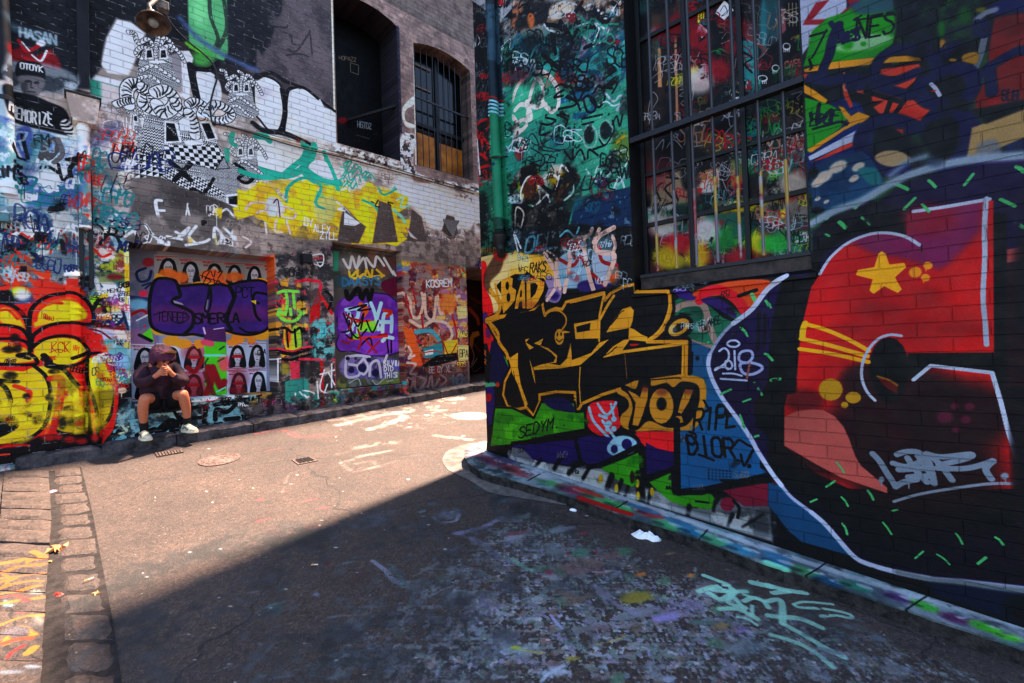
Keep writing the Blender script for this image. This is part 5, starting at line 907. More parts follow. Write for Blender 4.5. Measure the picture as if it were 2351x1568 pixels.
    C('590 1110 1000 1080 1000 1200 600 1240', ['5a3a8a', '3a2a30', 'b5523a', '2f7f8a', '4a3a3c'], 58, .08, .6); C('0 1180 1500 1080 1500 1140 560 1280 0 1340', ['4a4244', '2b2628', '6a6264'], 54, .08, .5, a=.7)
    L('450 1250 460 1300', 60, 'a01822', soft=16)
    Y('0 195 100 210 110 240 0 225', '40302e', soft=4)
    # yellow band with torn grey figures, redrawn over the joint of old layers
    tile('C6')
    Y('540 90 840 185 840 330 700 290 610 200', 'e6ded8', soft=24, a=.9); C('560 110 840 190 840 330 610 210', ['c9bfb8', 'f0eae4'], 95, .06, .6, .08, .7)
    Y('0 190 60 180 130 190 200 250 330 240 420 330 620 330 800 330 840 260 840 420 600 400 330 345 100 380 0 380', '7c7370', soft=14, wear=.05); C('0 200 200 250 420 300 840 280 840 420 600 390 330 345 0 380', ['8f8682', '605856', '9c928d'], 93, .1, .5, .08, .8)
    Y('-10 140 20 150 60 130 100 120 140 165 170 195 180 125 240 106 275 140 262 190 330 160 388 148 400 180 440 158 458 112 492 150 540 143 605 172 592 210 562 228 570 290 600 318 560 345 520 335 400 338 380 300 330 262 250 250 200 290 130 300 60 230 -10 250', 'e6c01c', soft=4, wear=.04); C('0 140 240 110 460 120 600 180 560 340 380 330 100 300', ['cfa91e', 'f0cc2a', 'b09a3a'], 94, .14, .6, .08, .7)
    Y('262 190 330 165 350 200 330 250 280 260', 'a5b89a', sm=True, soft=14, a=.7); Y('100 170 140 175 160 220 110 240 90 210', 'b9c4c8', sm=True, soft=8)
    for s_, w_ in (('240 0 225 50 250 80 300 110 360 120', 20), ('0 75 60 95 140 95 190 60 240 20', 18), ('300 10 320 50 345 110 350 140', 14), ('165 170 175 130 230 100 290 130 270 190 300 210', 10), ('500 150 520 160 560 140', 7), ('440 180 480 200 500 230', 9)): L(s_, w_, '2fa595', wear=.05)
    for pts in ('372 200 425 255 452 275 425 335 350 330 358 260', '498 182 540 195 566 330 474 335 490 240', '616 212 650 240 672 330 598 325 610 260', '740 232 768 240 782 300 750 312 722 290'): Y(pts, '5c5350', soft=3)
    for pts in ('495 180 485 200 500 205', '540 200 530 188 548 192', '480 190 470 185'): L(pts, 5, '2c2726')
    L('345 185 370 205 352 212 376 218', 6, 'e5e2e2'); Y('374 222 400 240 430 262 412 272 372 268', 'e5e2e2')
    for s_ in ('20 215 40 190 90 190 100 210 60 225', '115 190 130 175 140 240', '190 215 160 205 150 235 190 245 200 228', '90 260 95 300', '130 250 125 290 150 295', '165 250 180 300', '10 310 40 330 20 350'): L(s_, 7, 'c3b6b6')
    L('120 190 135 178 143 240', 4, '26265c'); c.text('BY', 228, 268, 262, 276, 26, 3.5, 'd5d6de', seed=2); c.text('ALEX', 262, 292, 325, 300, 28, 3.5, 'd5d6de', seed=3); c.text('ZILL', 285, 318, 350, 322, 26, 3.5, 'd5d6de', seed=4)
    for s_ in ('370 50 400 40 380 80 410 75', '400 90 430 60 440 100 460 80 470 105', '350 110 380 100 390 130 410 105 420 132', '360 60 380 70 365 95'): L(s_, 5, '3aa595')
    for s_, w_, co in (('562 180 585 170 575 205 605 200', 6, '8fd0c6'), ('550 215 580 240 590 260', 12, '86c8b0'), ('595 280 625 320', 5, 'c23a3a')): L(s_, w_, co, soft=3)
def paint_alcove(c):
    L, Y, B, C = c.line, c.poly, c.blob, c.cloud
    tile('01')
    Y('700 -100 3000 -100 3000 1400 700 1400', '8a8896'); C('860 100 1080 100 1080 1240 880 1240', ['7a7a88', '5f6a8a', '8f6a8a', '6c6f7c'], 3, .2, .5)
    L('1000 280 940 310 960 370 1020 360 1040 300', 16, '202a55'); L('980 400 1040 380 1000 420', 12, '202a55'); L('900 480 980 490 1040 500', 26, '35486f'); B(950, 530, 70, 40, '7fb4c6', .5); L('900 600 980 570 1040 620', 20, 'a01c28', wear=.1); B(1020, 240, 40, 30, '9c1420', .5, .9, wear=.1); B(960, 265, 7, 7, 'd02030'); B(985, 455, 30, 22, 'e8365a', .4); B(995, 680, 8, 10, 'e02a50'); L('940 640 1020 600', 10, 'dddddd')
    Y('970 740 1040 690 1060 800 1020 780', '63c22a', soft=4); L('960 740 1040 780', 22, '16181c'); C('880 900 1060 900 1060 1230 900 1230', ['a9b4c0', '6a6f80'], 9, .2, .5)
    P0 = [(1060, 185, 165), (1228, 208, 158), (1385, 222, 152), (1538, 232, 140), (1680, 240, 132), (1812, 250, 125)]
    def girl(x, y, w, h, seed, tone='8f8a8c', red=None):
        r = random.Random(seed); k = .0
        S_ = lambda *a: [(x+a[i]*w, y+a[i+1]*h) for i in range(0, len(a), 2)]
        Y(S_(0, 0, 1, .03, 1, 1.0, 0, .98), tone)
        L(S_(.03, .055, .97, .085), 4, 'a83038', sm=False); c.text('PRIORITY', x+w*.06, y+h*.12, x+w*.55, y+h*.135, h*.06, 2.6, 'b02a35', sq=.8, jit=0)
        c.text('*MAIL', x+w*.1, y+h*.21, x+w*.45, y+h*.22, h*.05, 2.6, '7a2430', sq=.8, jit=0)
        cx = .55+r.uniform(-.04, .04)
        Y(S_(cx-.22, .2, cx, .12, cx+.24, .2, cx+.36, .45, cx+.42, .86, cx+.1, .86, cx-.1, .86, cx-.44, .86, cx-.36, .45), '17161b', sm=True)
        Y(S_(cx-.17, .36, cx-.06, .24, cx+.06, .24, cx+.18, .35, cx+.19, .5, cx+.12, .68, cx+.01, .77, cx-.1, .68, cx-.17, .5), 'b2acb0', sm=True)
        Y(S_(cx-.07, .68, cx+.07, .68, cx+.11, .84, cx-.12, .84), 'a09aa0')
        for sx in (-1, 1):
            L(S_(cx+sx*.03, .455, cx+sx*.11, .45), 4.5, '1c1a20'); L(S_(cx+sx*.02, .42, cx+sx*.12, .40), 3.5, '2c2a30')
        L(S_(cx, .46, cx-.012, .55, cx+.015, .56), 2.5, '77727a'); L(S_(cx-.045, .625, cx, .615, cx+.045, .625), 5, '5a4a50')
        L(S_(cx+.13, .4, cx+.16, .55, cx+.1, .66), 6, '6a656c', a=.7)
        L(S_(.03, .90, .97, .915), 5, 'a83038', sm=False); c.text('VINTA', x+w*.35, y+h*.97, x+w*.62, y+h*.975, h*.04, 3, '702030', jit=0)
        if red: L(S_(cx-.2, .5, cx+.2, .5), 20, 'a01c24', soft=6); 
    for i, (x, y, w) in enumerate(P0): girl(x, y, w, 205, i, '96908c')
    for i, (x, y, w) in enumerate([(902, 800, 172), (1075, 795, 172), (1248, 790, 158), (1408, 786, 150), (1558, 784, 142), (1700, 780, 132)]): girl(x, y, w, 205, i+9, 'b5b9c8' if i < 2 else 'aab0bc', red=i in (2, 4))
    for i, (x, y, w) in enumerate([(905, 1003, 172), (1078, 992, 172), (1250, 984, 158), (1410, 978, 150), (1560, 972, 142), (1702, 966, 132)]): girl(x, y, w, 200, i+19, 'b5bcd0', red=i in (2, 4))
    B(1340, 860, 90, 60, 'a01c24', .8, .5); L('1290 960 1340 990 1400 900', 30, '8f1820', soft=10, wear=.1); B(1340, 1090, 100, 100, 'a01420', .7, .6); B(1640, 1040, 70, 70, '8f1420', .9, .5); B(1630, 1120, 60, 30, 'a01c28', .8, .7)
    # orange, yellow and purple throw-up
    for q in ((1150, 310, 60, 30), (1250, 345, 50, 40), (1460, 330, 90, 40), (1610, 340, 70, 34), (1190, 330, 60, 30)): B(*q, 'd9732a', .5, .9)
    Y('1060 350 1230 390 1390 380 1400 300 1480 290 1570 390 1700 370 1850 360 1850 420 1060 420', 'd9682a', soft=8); Y('1060 345 1140 340 1220 400 1390 370 1560 400 1680 366 1850 370 1890 640 1850 760 1750 770 1550 730 1300 750 1150 740 1040 700', 'd9972a', sm=True, soft=3)
    for s_ in ('1390 350 1400 310 1440 300 1410 350', '1450 300 1470 340 1480 300', '1500 310 1530 300 1500 350', '1400 380 1420 350 1450 370 1420 390', '1470 350 1480 390 1500 360 1520 390', '1380 330 1560 395'): L(s_, 6, '17151a')
    for q in ((1180, 780, 60, 36), (1260, 800, 60, 34), (1640, 760, 50, 40), (1600, 790, 40, 24), (1370, 800, 34, 30), (1730, 770, 30, 30)): B(*q, 'dd8a28', .3)
    L('1340 780 1360 830 1390 780 1400 820', 10, 'dd8a28')
    PU = '4a2876'
    body = '1062 400 1100 360 1190 370 1230 410 1380 400 1450 410 1500 400 1560 410 1600 400 1680 380 1800 375 1870 430 1880 520 1860 640 1820 700 1720 730 1620 720 1540 700 1440 740 1330 725 1260 730 1150 720 1070 690 1045 640 1040 520'
    L(body, 34, '0e0c12', cl=True); Y(body, PU, sm=True, soft=3); C(body, ['40206c', '573284', '3a1d64'], 5, .25, .5, .2, feather=4)
    Y('1050 540 1870 540 1860 640 1060 660', '7a3370', soft=50, a=.6)
    for s_, w_ in (('1225 410 1240 470 1200 490 1190 520 1280 560 1330 600 1320 680 1270 730', 22), ('1440 410 1430 480 1410 560 1430 580 1450 520 1450 420', 14), ('1580 410 1610 480 1580 560 1560 640 1590 700', 26), ('1780 520 1740 500 1760 450 1840 460', 18), ('1740 500 1760 600 1790 640', 18), ('1650 690 1700 720 1780 720', 14)): L(s_, w_, '0e0c12')
    Y('1190 500 1250 520 1265 535 1200 520', '9a90a0'); L('1430 500 1420 560', 9, '8a8090'); Y('1725 505 1762 500 1762 530', 'e0b53a')
    L('1060 600 1150 580 1260 590 1300 620 1240 660 1180 640', 7, '17122a'); c.text('TENHEP', 1080, 640, 1290, 650, 60, 6, '17122a', seed=3, sm=True); c.text('SMERLA', 1335, 660, 1650, 650, 64, 13, '120e1c', seed=5, sm=True, jit=.07); c.text('PCT', 1620, 480, 1750, 480, 70, 9, '17122a', seed=6, sm=True)
    Y('1400 690 1550 690 1556 790 1404 780', '5a2a60', soft=2); Y('1404 780 1556 790 1560 1000 1560 1160 1412 1180 1408 1000', '56b324', soft=2); L('1405 790 1450 800', 40, 'e0506a', soft=8); B(1540, 930, 40, 60, 'e0486a', .6, .8, wear=.1); L('1410 880 1550 880', 16, '6fc9b0', soft=5)
    for s_ in ('1430 900 1410 940 1440 970', '1540 820 1510 840', '1500 920 1540 900', '1450 1040 1410 1060'): L(s_, 12, '1c5a2a')
    L('1430 960 1450 1060 1420 1140', 40, '8f1420', soft=10); L('1460 960 1520 1100 1540 1060', 40, '8a1424', soft=10); L('1410 1000 1480 1180', 30, '7a1420', soft=10, a=.8); L('1490 1130 1550 1100', 10, '6fc9a0'); L('1400 690 1410 730', 10, 'c9b0d0'); L('1540 690 1470 700', 6, 'c9b0d0')
    c.text('CPA', 1770, 880, 1830, 870, 34, 5, '17151a', seed=2)
def paint_door(c):
    L, Y, B, C = c.line, c.poly, c.blob, c.cloud
    tile('11')
    Y('400 0 1200 0 1200 1200 400 1200', '55504c'); C('520 100 1020 140 1030 420 530 420', ['6a635a', '3f4a3c', '7a5a50', '4a4540'], 4, .2, .5); B(640, 240, 90, 60, '8a8480', .9, .6); B(930, 260, 70, 50, '7a3a36', .9, .5)
    Y('528 160 570 165 565 300 530 300', '3f8f72', soft=8)
    C('600 1010 1020 960 1020 1110 590 1120', ['5a5f3a', '7a7f7a', '8a8f4a'], 6, .15, .5)
    for s_ in ('600 220 640 280 660 200 690 280 710 200', '690 280 740 210 760 280', '760 210 810 270 830 200 880 260', '880 210 950 330'): L(s_, 18, 'c9c4c0')
    for s_ in ('640 300 650 340 690 300', '700 290 700 340 740 320', '750 340 760 290 790 340 800 290', '830 290 870 330 840 350', '660 350 880 330'): L(s_, 16, 'd9b030')
    c.text('DAASYS', 590, 400, 860, 390, 50, 12, '3f7f9a', seed=5, sm=True, jit=.08); B(600, 370, 60, 40, '2f5a70', .9, .5)
    Y('860 380 920 350 1000 340 1040 370 1040 480 960 480 880 440', '6a1c3c', sm=True, soft=6)
    VI = '7a3fa6'
    Y('560 560 600 490 680 470 780 450 900 460 950 500 960 540 1030 560 1030 640 990 700 1010 780 980 850 900 880 780 880 660 850 580 850 550 800 570 740 560 680', VI, sm=True, soft=4, ol='20154a', ow=8); C('560 490 960 490 1020 600 980 850 600 850', ['8a4fb0', '6a2f92'], 8, .2, .5)
    L('620 440 640 490 700 420 720 480', 34, '131216', soft=4); L('730 490 760 430 780 500 800 430', 30, '131216', soft=4)
    for s_ in ('620 565 700 560 690 630 630 620', '630 720 700 640 700 720', '640 590 660 700', '790 520 820 600 840 700', '820 660 860 520', '830 640 870 660 860 700', '870 720 880 600 930 600 930 715', '870 650 930 650', '870 780 900 755 940 760', '760 530 700 560'): L(s_, 26, 'a9ccd8')
    L('720 530 760 560 740 600', 34, 'd9602a'); L('880 570 930 580 900 610', 24, 'c23a26'); Y('700 650 820 640 830 700 700 720', '8fc93a', soft=5); L('680 650 780 640', 16, 'd9302a'); L('640 770 900 745', 18, 'c9302a'); B(690, 750, 30, 20, '6fd040', .4); B(790, 700, 40, 20, '6fd040', .4)
    for s_ in ('600 590 640 700 590 720', '640 590 620 650', '640 560 760 530 700 570 790 560', '660 600 700 680 740 590 720 700', '640 700 700 760 760 700', '760 640 800 720 840 640', '840 740 900 730', '590 780 640 800', '700 830 780 760 800 830', '900 770 910 860', '930 780 930 860', '640 640 660 760 620 740'): L(s_, 13, '1c1218' if s_[0] in '679' else '8f1c22')
    for s_ in ('620 600 660 640 640 700', '700 700 720 780 700 840', '760 780 830 860', '770 860 850 780', '640 620 720 640'): L(s_, 14, '9c1f26')
    Y('600 900 960 900 960 1040 610 1030', '5a4a8a', soft=10, a=.7); C('600 890 960 900 960 1040 610 1030', ['6a5fae', '4a4454', '8a7fae'], 9, .12, .5)
    for s_ in ('620 900 620 1020 700 1020 720 960 640 940', '740 900 700 960 740 1010 770 960 740 900', '780 1020 790 940 840 920 860 1030', '620 890 700 880 780 890', '900 880 880 930'): L(s_, 18, 'b9b6c2')
    for q in ((655, 980, 22), (730, 965, 30), (775, 910, 16), (820, 1000, 26), (630, 900, 14), (685, 900, 10)): B(*q[:2], q[2], q[2], '20204c', .2)
    c.text('SILVIA', 875, 950, 985, 950, 34, 7, 'dfe6ea', seed=3, jit=.02); c.text('DID', 878, 988, 945, 986, 30, 7, 'dfe6ea', seed=3, jit=.02); c.text('THIS', 878, 1036, 965, 1030, 34, 7, 'dfe6ea', seed=3, jit=.02)
    for s_ in ('640 1070 700 1040 720 1080', '800 1050 830 1080 880 1040', '900 1060 940 1050'): L(s_, 7, 'aab0a8')
def paint_arch(c):
    L, Y, B = c.line, c.poly, c.blob
    tile('10')
    c.text('HOPAZZ', 568, 410, 690, 425, 26, 4, 'b9a890', seed=3, sm=True); L('648 432 705 450 704 514 650 495 648 432', 4, 'b9ad90', sm=False); c.cloud('560 700 870 700 870 1080 560 1000', ['141416', '0b0b0c', '1c1a1b'], 3, .3, .5)
    B(600, 830, 40, 26, 'a8101c', .6, .9, wear=.1); c.text('HGTDZ', 695, 875, 795, 890, 42, 6, 'b9bcbc', seed=5, jit=.08); L('600 590 640 690 660 600 690 660', 10, '1f1e22'); L('700 690 750 650', 10, '1f1e22'); Y('560 700 770 740 770 770 560 745', '2a2018', soft=8, a=.7)
    for k in range(40): x = 560+rng.random()*280; y = 860+rng.random()*120; B(x, y, 2, 2, '8a9090')
    L('690 930 780 955', 4, '77797a')
def paint_passage(c):
    L, Y, B = c.line, c.poly, c.blob
    tile('11')
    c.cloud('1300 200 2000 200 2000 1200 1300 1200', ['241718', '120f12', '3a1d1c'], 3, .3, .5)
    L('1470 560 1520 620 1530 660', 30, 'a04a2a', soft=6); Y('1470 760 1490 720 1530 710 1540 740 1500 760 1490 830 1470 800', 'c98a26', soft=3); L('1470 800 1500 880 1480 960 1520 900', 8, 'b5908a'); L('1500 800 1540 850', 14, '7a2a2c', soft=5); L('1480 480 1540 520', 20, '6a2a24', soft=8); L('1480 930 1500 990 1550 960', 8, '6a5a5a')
def smalltags(c, area, n, cols, seed, hs=(8, 22), wr=(1, 3)):
    "many small hurried illegible tags over each other"
    tile('D'); r = random.Random(seed); LT = 'CSEBROUGJ3865RPSQWMA'
    for i in range(n):
        x = r.uniform(area[0], area[2]); y = r.uniform(area[1], area[3]); h = r.uniform(*hs); w = r.uniform(*wr); k = r.randint(2, 5); l = h*k*r.uniform(.4, .7); dy = l*r.uniform(-.2, .25)
        col = r.choice(cols)
        c.text(''.join(r.choice(LT) for _ in range(k)), x, y, x+l, y+dy, h, w, col, slant=r.uniform(-.1, .4), jit=.2, sm=True, seed=r.randint(0, 9999), a=r.uniform(.6, .95), sq=r.uniform(.8, 1.35), wear=r.uniform(0, .3))
        if i % 6 == 0: c.drip(x+l*r.random(), y, h*r.uniform(.5, 2), 1, col)
        if i % 5 == 0: c.blob(x, y, h*r.uniform(.5, 1.4), h*r.uniform(.3, .8), r.choice(cols), .9, .45, r.uniform(-1, 1), wear=.25)
MIXC = ['14141a', 'e3e3e6', '14141a', 'c82a2c', 'd8d8de', '2a8f96', '20306a', 'd9b430', 'd0487a', '7a3a90', 'e07a2c', '14141a']
def tags_left(c):
    smalltags(c, (-40, 300, 285, 640), 60, ['14141a', 'e3e3e6', '2a7f88', '20306a', 'c83426', '9fb9c4', '14141a'], 5, (9, 42), (1.5, 5))
    smalltags(c, (285, 480, 760, 575), 18, ['d5d5da', '2a2628', '8f8884', '14141a'], 6, (8, 22)); smalltags(c, (640, 570, 760, 900), 30, MIXC, 7, (9, 34), (1.5, 4.5)); smalltags(c, (925, 580, 1075, 880), 40, MIXC+['c9a89c', '8f2a2c', 'd8c0a8'], 8, (8, 32), (1.2, 3.6)); smalltags(c, (210, 660, 300, 900), 40, MIXC, 9, (8, 18)); smalltags(c, (590, 300, 1090, 560), 8, ['8a8280', '4a4446', 'b5523a', '2fa392', 'efefef', '5a5456'], 10, (6, 18)); smalltags(c, (560, 880, 1080, 960), 60, MIXC, 11, (5, 14)); smalltags(c, (300, 905, 640, 960), 20, ['101215', 'd5e2e8', '9a2a3a'], 12, (6, 14))
    smalltags(c, (0, 700, 250, 1000), 14, ['14110c', '9c2018'], 15, (6, 14), (1, 2))
def tags_right(c):
    smalltags(c, (1090, 0, 1440, 500), 46, ['16191f', '16191f', 'd5dde0', '2c7f90', '55b3a0', 'b03038', '1d4050', '0f1216'], 21, (12, 40), (2, 6)); smalltags(c, (1080, 0, 1160, 560), 30, ['16191f', '8f979c', 'c9262c'], 22, (8, 20))
    smalltags(c, (1180, 560, 1430, 660), 25, ['16191f', 'd5dde0', '6fa0ac', 'b02a30'], 23, (8, 20)); smalltags(c, (1850, 0, 2300, 300), 9, ['14151b', '25235f', '14151b', 'b9bcc9'], 24, (14, 36), (3, 7)); smalltags(c, (1540, 650, 1700, 760), 10, ['14151b', 'd5dde0'], 25, (8, 16)); smalltags(c, (1160, 980, 1700, 1130), 14, ['14151b', '8f8f96'], 26, (6, 14))
def tags_window(c):
    smalltags(c, (1470, -60, 1870, 620), 170, ['c9c9cc', '8f1c2c', '101014', 'b5b5b8', 'b0182c', '1f7f84', 'a9846a', '101014', 'd2cf3a', '2f9f5a'], 31, (10, 40), (1, 3.5))
    tile('D')
    for q, col in (((1600, 90), 'a3162c'), ((1650, 160), 'b01a30'), ((1690, 60), '7f1626'), ((1560, 50), '96182a'), ((1600, 190), 'd9cfc8'), ((1520, 520), 'c9bfb8'), ((1560, 560), 'c01c34'), ((1660, 550), '1f8f4a'), ((1740, 560), 'd2cf2a'), ((1700, 600), 'b01c30'), ((1600, 590), 'd0b41c'), ((1530, 590), 'd0b41c'), ((1780, 560), '2fb050'), ((1620, 530), 'd8d4d0'), ((1700, 520), '1f6f60'), ((1820, 420), 'c9bdb0')): c.blob(q[0], q[1], 26+rng.random()*12, 20+rng.random()*12, col, .7, .85, wear=.22)
paint_left(cL); tags_left(cL); paint_left2(cL); tags_right(cR); paint_pipe(cR); tags_window(cW); paint_alcove(cA); paint_door(cD); paint_arch(cC); paint_passage(cE)
print('left painted', round(time.time()-_t, 1))
# ---------------------------------------------------------------- ground
def paint_ground(c):
    L, Y, B = c.line, c.poly, c.blob
    r = random.Random(12)
    def spl(x, y, rx, ry, col, a=.6, ang=0, wear=.35): B(x, y, rx, ry, col, .8, a, ang, wear=wear)
    tile('L1')
    # white letters worn into the lit asphalt
    for s_, w_, a_ in (('500 150 640 110 760 80', 26, .75), ('560 190 700 150 820 130', 22, .8), ('520 200 600 250 700 240 880 185', 22, .85), ('620 100 720 90 880 70', 30, .7), ('820 70 900 100 760 140 620 160', 18, .6), ('600 210 720 190 730 225 640 235', 14, .8), ('1060 80 1180 75 1220 100 1100 130 980 155', 20, .55), ('940 160 1080 150', 20, .5), ('410 50 540 30 610 20 560 40', 6, .8), ('1200 45 1270 40', 14, .7), ('1300 55 1400 50', 8, .7)): L(s_, w_*.9, 'cdb8ac', a=a_*.6, soft=14, wear=.34)
    Y('600 200 740 185 760 200 640 240', '8f7a70', soft=6, a=.3)
    for s_ in ('0 20 180 0 300 40 500 30', '170 0 230 30 260 42 420 25', '0 140 160 110', '0 20 120 -10'): L(s_, 9, 'c2424c', a=.55, soft=5, wear=.3)
    for q in ((340, 430, 60, 8), (420, 480, 50, 8), (340, 600, 60, 14), (110, 635, 60, 12), (20, 430, 40, 10), (20, 560, 40, 12), (500, 577, 20, 6), (80, 545, 20, 5), (180, 380, 30, 5)): spl(*q, 'd2505a', .6, -.15, .25)
    L('160 380 190 300 200 270', 10, 'c9b3a4', a=.5, soft=6, wear=.3)
    for q in ((440, 828, 24, 12), (400, 714, 26, 10), (158, 797, 10, 5)): spl(*q, 'b81c30', .9, -.2, .05)
    L('600 940 650 890 685 868', 9, '8a1c2c', a=.8, soft=5, wear=.15)
    for q, col in (((620, 788, 30, 8), '7ab9b4'), ((570, 820, 50, 8), 'a9b4c0'), ((1040, 500, 30, 8), '8fc4c0'), ((1035, 535, 16, 6), '7fbcb8'), ((150, 990, 20, 14), '7fb4b0'), ((120, 1110, 60, 40), '4a7a78'), ((370, 1020, 30, 20), 'a9b0d4'), ((470, 1230, 30, 26), 'a9b9c0'), ((700, 570, 120, 40), '8d94a8'), ((740, 1090, 50, 26), 'b4b9c8'), ((850, 1195, 60, 46), '8f83a8'), ((1095, 1185, 26, 32), 'b3a0cf'), ((1200, 520, 90, 40), 'a9adbf'), ((1430, 1080, 90, 60), '9d92b8'), ((1320, 1160, 60, 30), 'b3aacb'), ((620, 1400, 220, 60), '5f7a84'), ((500, 1530, 80, 24), 'a9bfc4'), ((1180, 1440, 90, 60), 'b5bfc8'), ((1260, 1340, 24, 70), 'b3a06c'), ((1510, 1330, 80, 80), '93a9b4'), ((20, 1330, 16, 12), 'b9b9d8')): spl(*q, col, .65, -.2)
    L('720 810 800 870 850 930 900 950', 26, 'b4b9cc', a=.7, soft=12, wear=.3); L('830 830 900 920 980 980 1240 880', 24, '5f8a8a', a=.6, soft=16, wear=.3); L('1230 640 1340 620 1450 580 1590 500', 22, 'a9a4c8', a=.65, soft=10, wear=.3); L('1260 640 1400 700 1500 780 1590 830', 26, '8f8ab0', a=.6, soft=14, wear=.3); L('1400 350 1500 380 1520 430', 40, '4a8f94', a=.6, soft=20, wear=.2); L('1100 540 1140 570 1240 560 1260 500', 12, 'b9bccb', a=.6, wear=.3)
    L('540 1360 700 1420 760 1440', 20, '9fb9bd', a=.4, soft=12, wear=.3); L('0 1130 80 1090 180 1060', 12, '8fc0c0', a=.6, soft=8, wear=.3)
    tile('D')
    c.cloud('300 1250 900 1130 1060 1070 1300 1150 2351 1500 2351 1640 -100 1640', ['17181d', '202228'], 199, .5, .35, .3, .8, feather=50)  # painted shade: darkens the asphalt inside the building's cast shadow
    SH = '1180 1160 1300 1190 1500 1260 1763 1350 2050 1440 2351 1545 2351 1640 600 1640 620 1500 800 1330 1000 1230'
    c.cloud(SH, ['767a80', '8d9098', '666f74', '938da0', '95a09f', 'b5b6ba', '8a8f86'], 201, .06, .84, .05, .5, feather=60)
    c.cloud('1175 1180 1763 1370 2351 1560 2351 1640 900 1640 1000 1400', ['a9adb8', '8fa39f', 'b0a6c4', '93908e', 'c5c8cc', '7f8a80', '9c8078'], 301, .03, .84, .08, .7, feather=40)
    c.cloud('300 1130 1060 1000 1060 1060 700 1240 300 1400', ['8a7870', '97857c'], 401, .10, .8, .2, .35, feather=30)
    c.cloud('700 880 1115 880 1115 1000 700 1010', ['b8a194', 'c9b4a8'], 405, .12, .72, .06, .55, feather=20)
    c.cloud('250 1380 700 1200 1060 1090 1300 1150 1200 1640 -60 1640', ['3f434c', '565a64', '767a84', '4a4a58'], 211, .14, .72, .25, .55, feather=70)  # scuffs tinted blue-grey, painting in the cool tone of the shade
    tile('D')
    rr = random.Random(44)
    for i in range(150):
        x, y = rr.uniform(420, 2250), rr.uniform(1150, 1568)
        if y < 1450-.42*(x-150) and x < 1060 or y < 1160+.36*(x-1060): continue
        ln = rr.uniform(12, 60); an = rr.uniform(-.7, .3)
        c.line([(x, y), (x+ln*.5, y+ln*an*.5+rr.uniform(-4, 4)), (x+ln, y+ln*an)], rr.uniform(1.5, 7), rr.choice(['9a9fa8', '7f8a90', 'a8a0a8', '8a9a94', 'b8bcc4', '6f747e']), soft=rr.uniform(2, 8), a=rr.uniform(.4, .75), wear=.3)
    tile('L2')
    for i in range(150):
        x, y = r.uniform(0, 1500), r.uniform(400, 1560)
        if y < 380+x*.42: continue
        spl(x, y, r.uniform(20, 110), r.uniform(10, 34), r.choice(['8e9498', '7a948c', '9f99a8', '757d84', '9a9290', '6a8f72', 'b3b5b8', '8f7a68', 'a08080']), r.uniform(.3, .7), r.uniform(-.6, .5), r.uniform(.1, .35))
    for q, col, a_ in (((770, 1040, 100, 36), 'b0a02c', .8), ((800, 895, 34, 12), 'd98a2c', .8), ((1110, 900, 26, 14), 'd98a3c', .7), ((230, 880, 24, 18), 'a0485c', .7), ((980, 765, 40, 14), 'b39a6a', .6), ((950, 1165, 90, 26), 'b3a6d6', .85), ((1060, 1100, 130, 50), '9d90b0', .6), ((1300, 1215, 50, 20), 'b09a6c', .7), ((1420, 1240, 50, 24), 'a590b8', .6), ((60, 1360, 110, 40), '9fb0b4', .6), ((20, 1350, 30, 12), 'b3c02c', .7), ((380, 1420, 50, 18), 'b3a84c', .7), ((700, 750, 60, 30), '6aa07a', .6), ((420, 760, 60, 26), '5fa080', .6), ((440, 640, 30, 10), 'c2485c', .7), ((30, 640, 80, 10), '8a3f52', .6), ((1450, 1350, 130, 60), '8a989f', .6), ((240, 1500, 100, 30), 'b9c0cc', .7), ((980, 1545, 50, 16), 'b6b9d0', .7), ((520, 757, 9, 7), 'd01c34', 1), ((348, 765, 9, 7), 'd01c34', 1), ((645, 768, 8, 6), 'c01c44', 1)): spl(*q, col, a_, -.1, .15)
    L('500 880 560 880 620 870', 8, 'd0a8b8', a=.8, wear=.1); L('510 960 580 1030 700 1110 780 1140', 26, 'a49cb0', a=.7, soft=10, wear=.25); L('240 1150 270 1190 310 1230', 14, 'b3aed0', a=.8, wear=.2); L('0 800 60 840 120 870', 20, '8fb9a8', a=.7, soft=8, wear=.2); L('520 1330 620 1310 700 1280', 10, 'b9b06a', a=.6, wear=.25); L('0 1345 90 1370 180 1385', 12, 'b9b46a', a=.6, wear=.2); L('180 1560 230 1510 320 1460', 20, 'b9c4d0', a=.7, wear=.2)
    MI = 'b3e0cd'
    for s_, w_ in (('1160 1000 1240 975 1330 970 1370 1000 1300 1050 1220 1010', 24), ('1300 975 1380 1040 1440 1110', 20), ('1190 900 1270 930 1340 960', 20), ('1240 990 1330 1000 1450 1000', 22), ('1390 1000 1340 1070 1450 1100', 20), ('1290 1110 1400 1110 1520 1170', 24), ('1400 1160 1460 1170 1520 1210', 14), ('1440 1060 1500 1040 1560 1060 1590 1100', 22), ('1490 1090 1490 1150', 16), ('1440 1020 1560 1060', 14), ('1490 945 1560 960 1600 970', 30)): L(s_, w_, MI, a=.85, soft=5, wear=.14)
    tile('L3')
    for s_, w_ in (('160 1080 230 1065 400 1080', 14), ('330 1155 420 1150 510 1165 500 1140 360 1110 200 1100 165 1085', 16), ('0 1060 80 1060 90 1200', 24), ('0 1150 80 1160 200 1170 330 1225', 26), ('90 1200 200 1260 320 1330 470 1410', 26), ('20 1270 150 1310 280 1370 400 1470', 24), ('330 1350 460 1400', 28), ('0 960 100 990 230 1010', 26), ('30 1010 120 1000', 24)): L(s_, w_, MI, a=.85, soft=5, wear=.14)
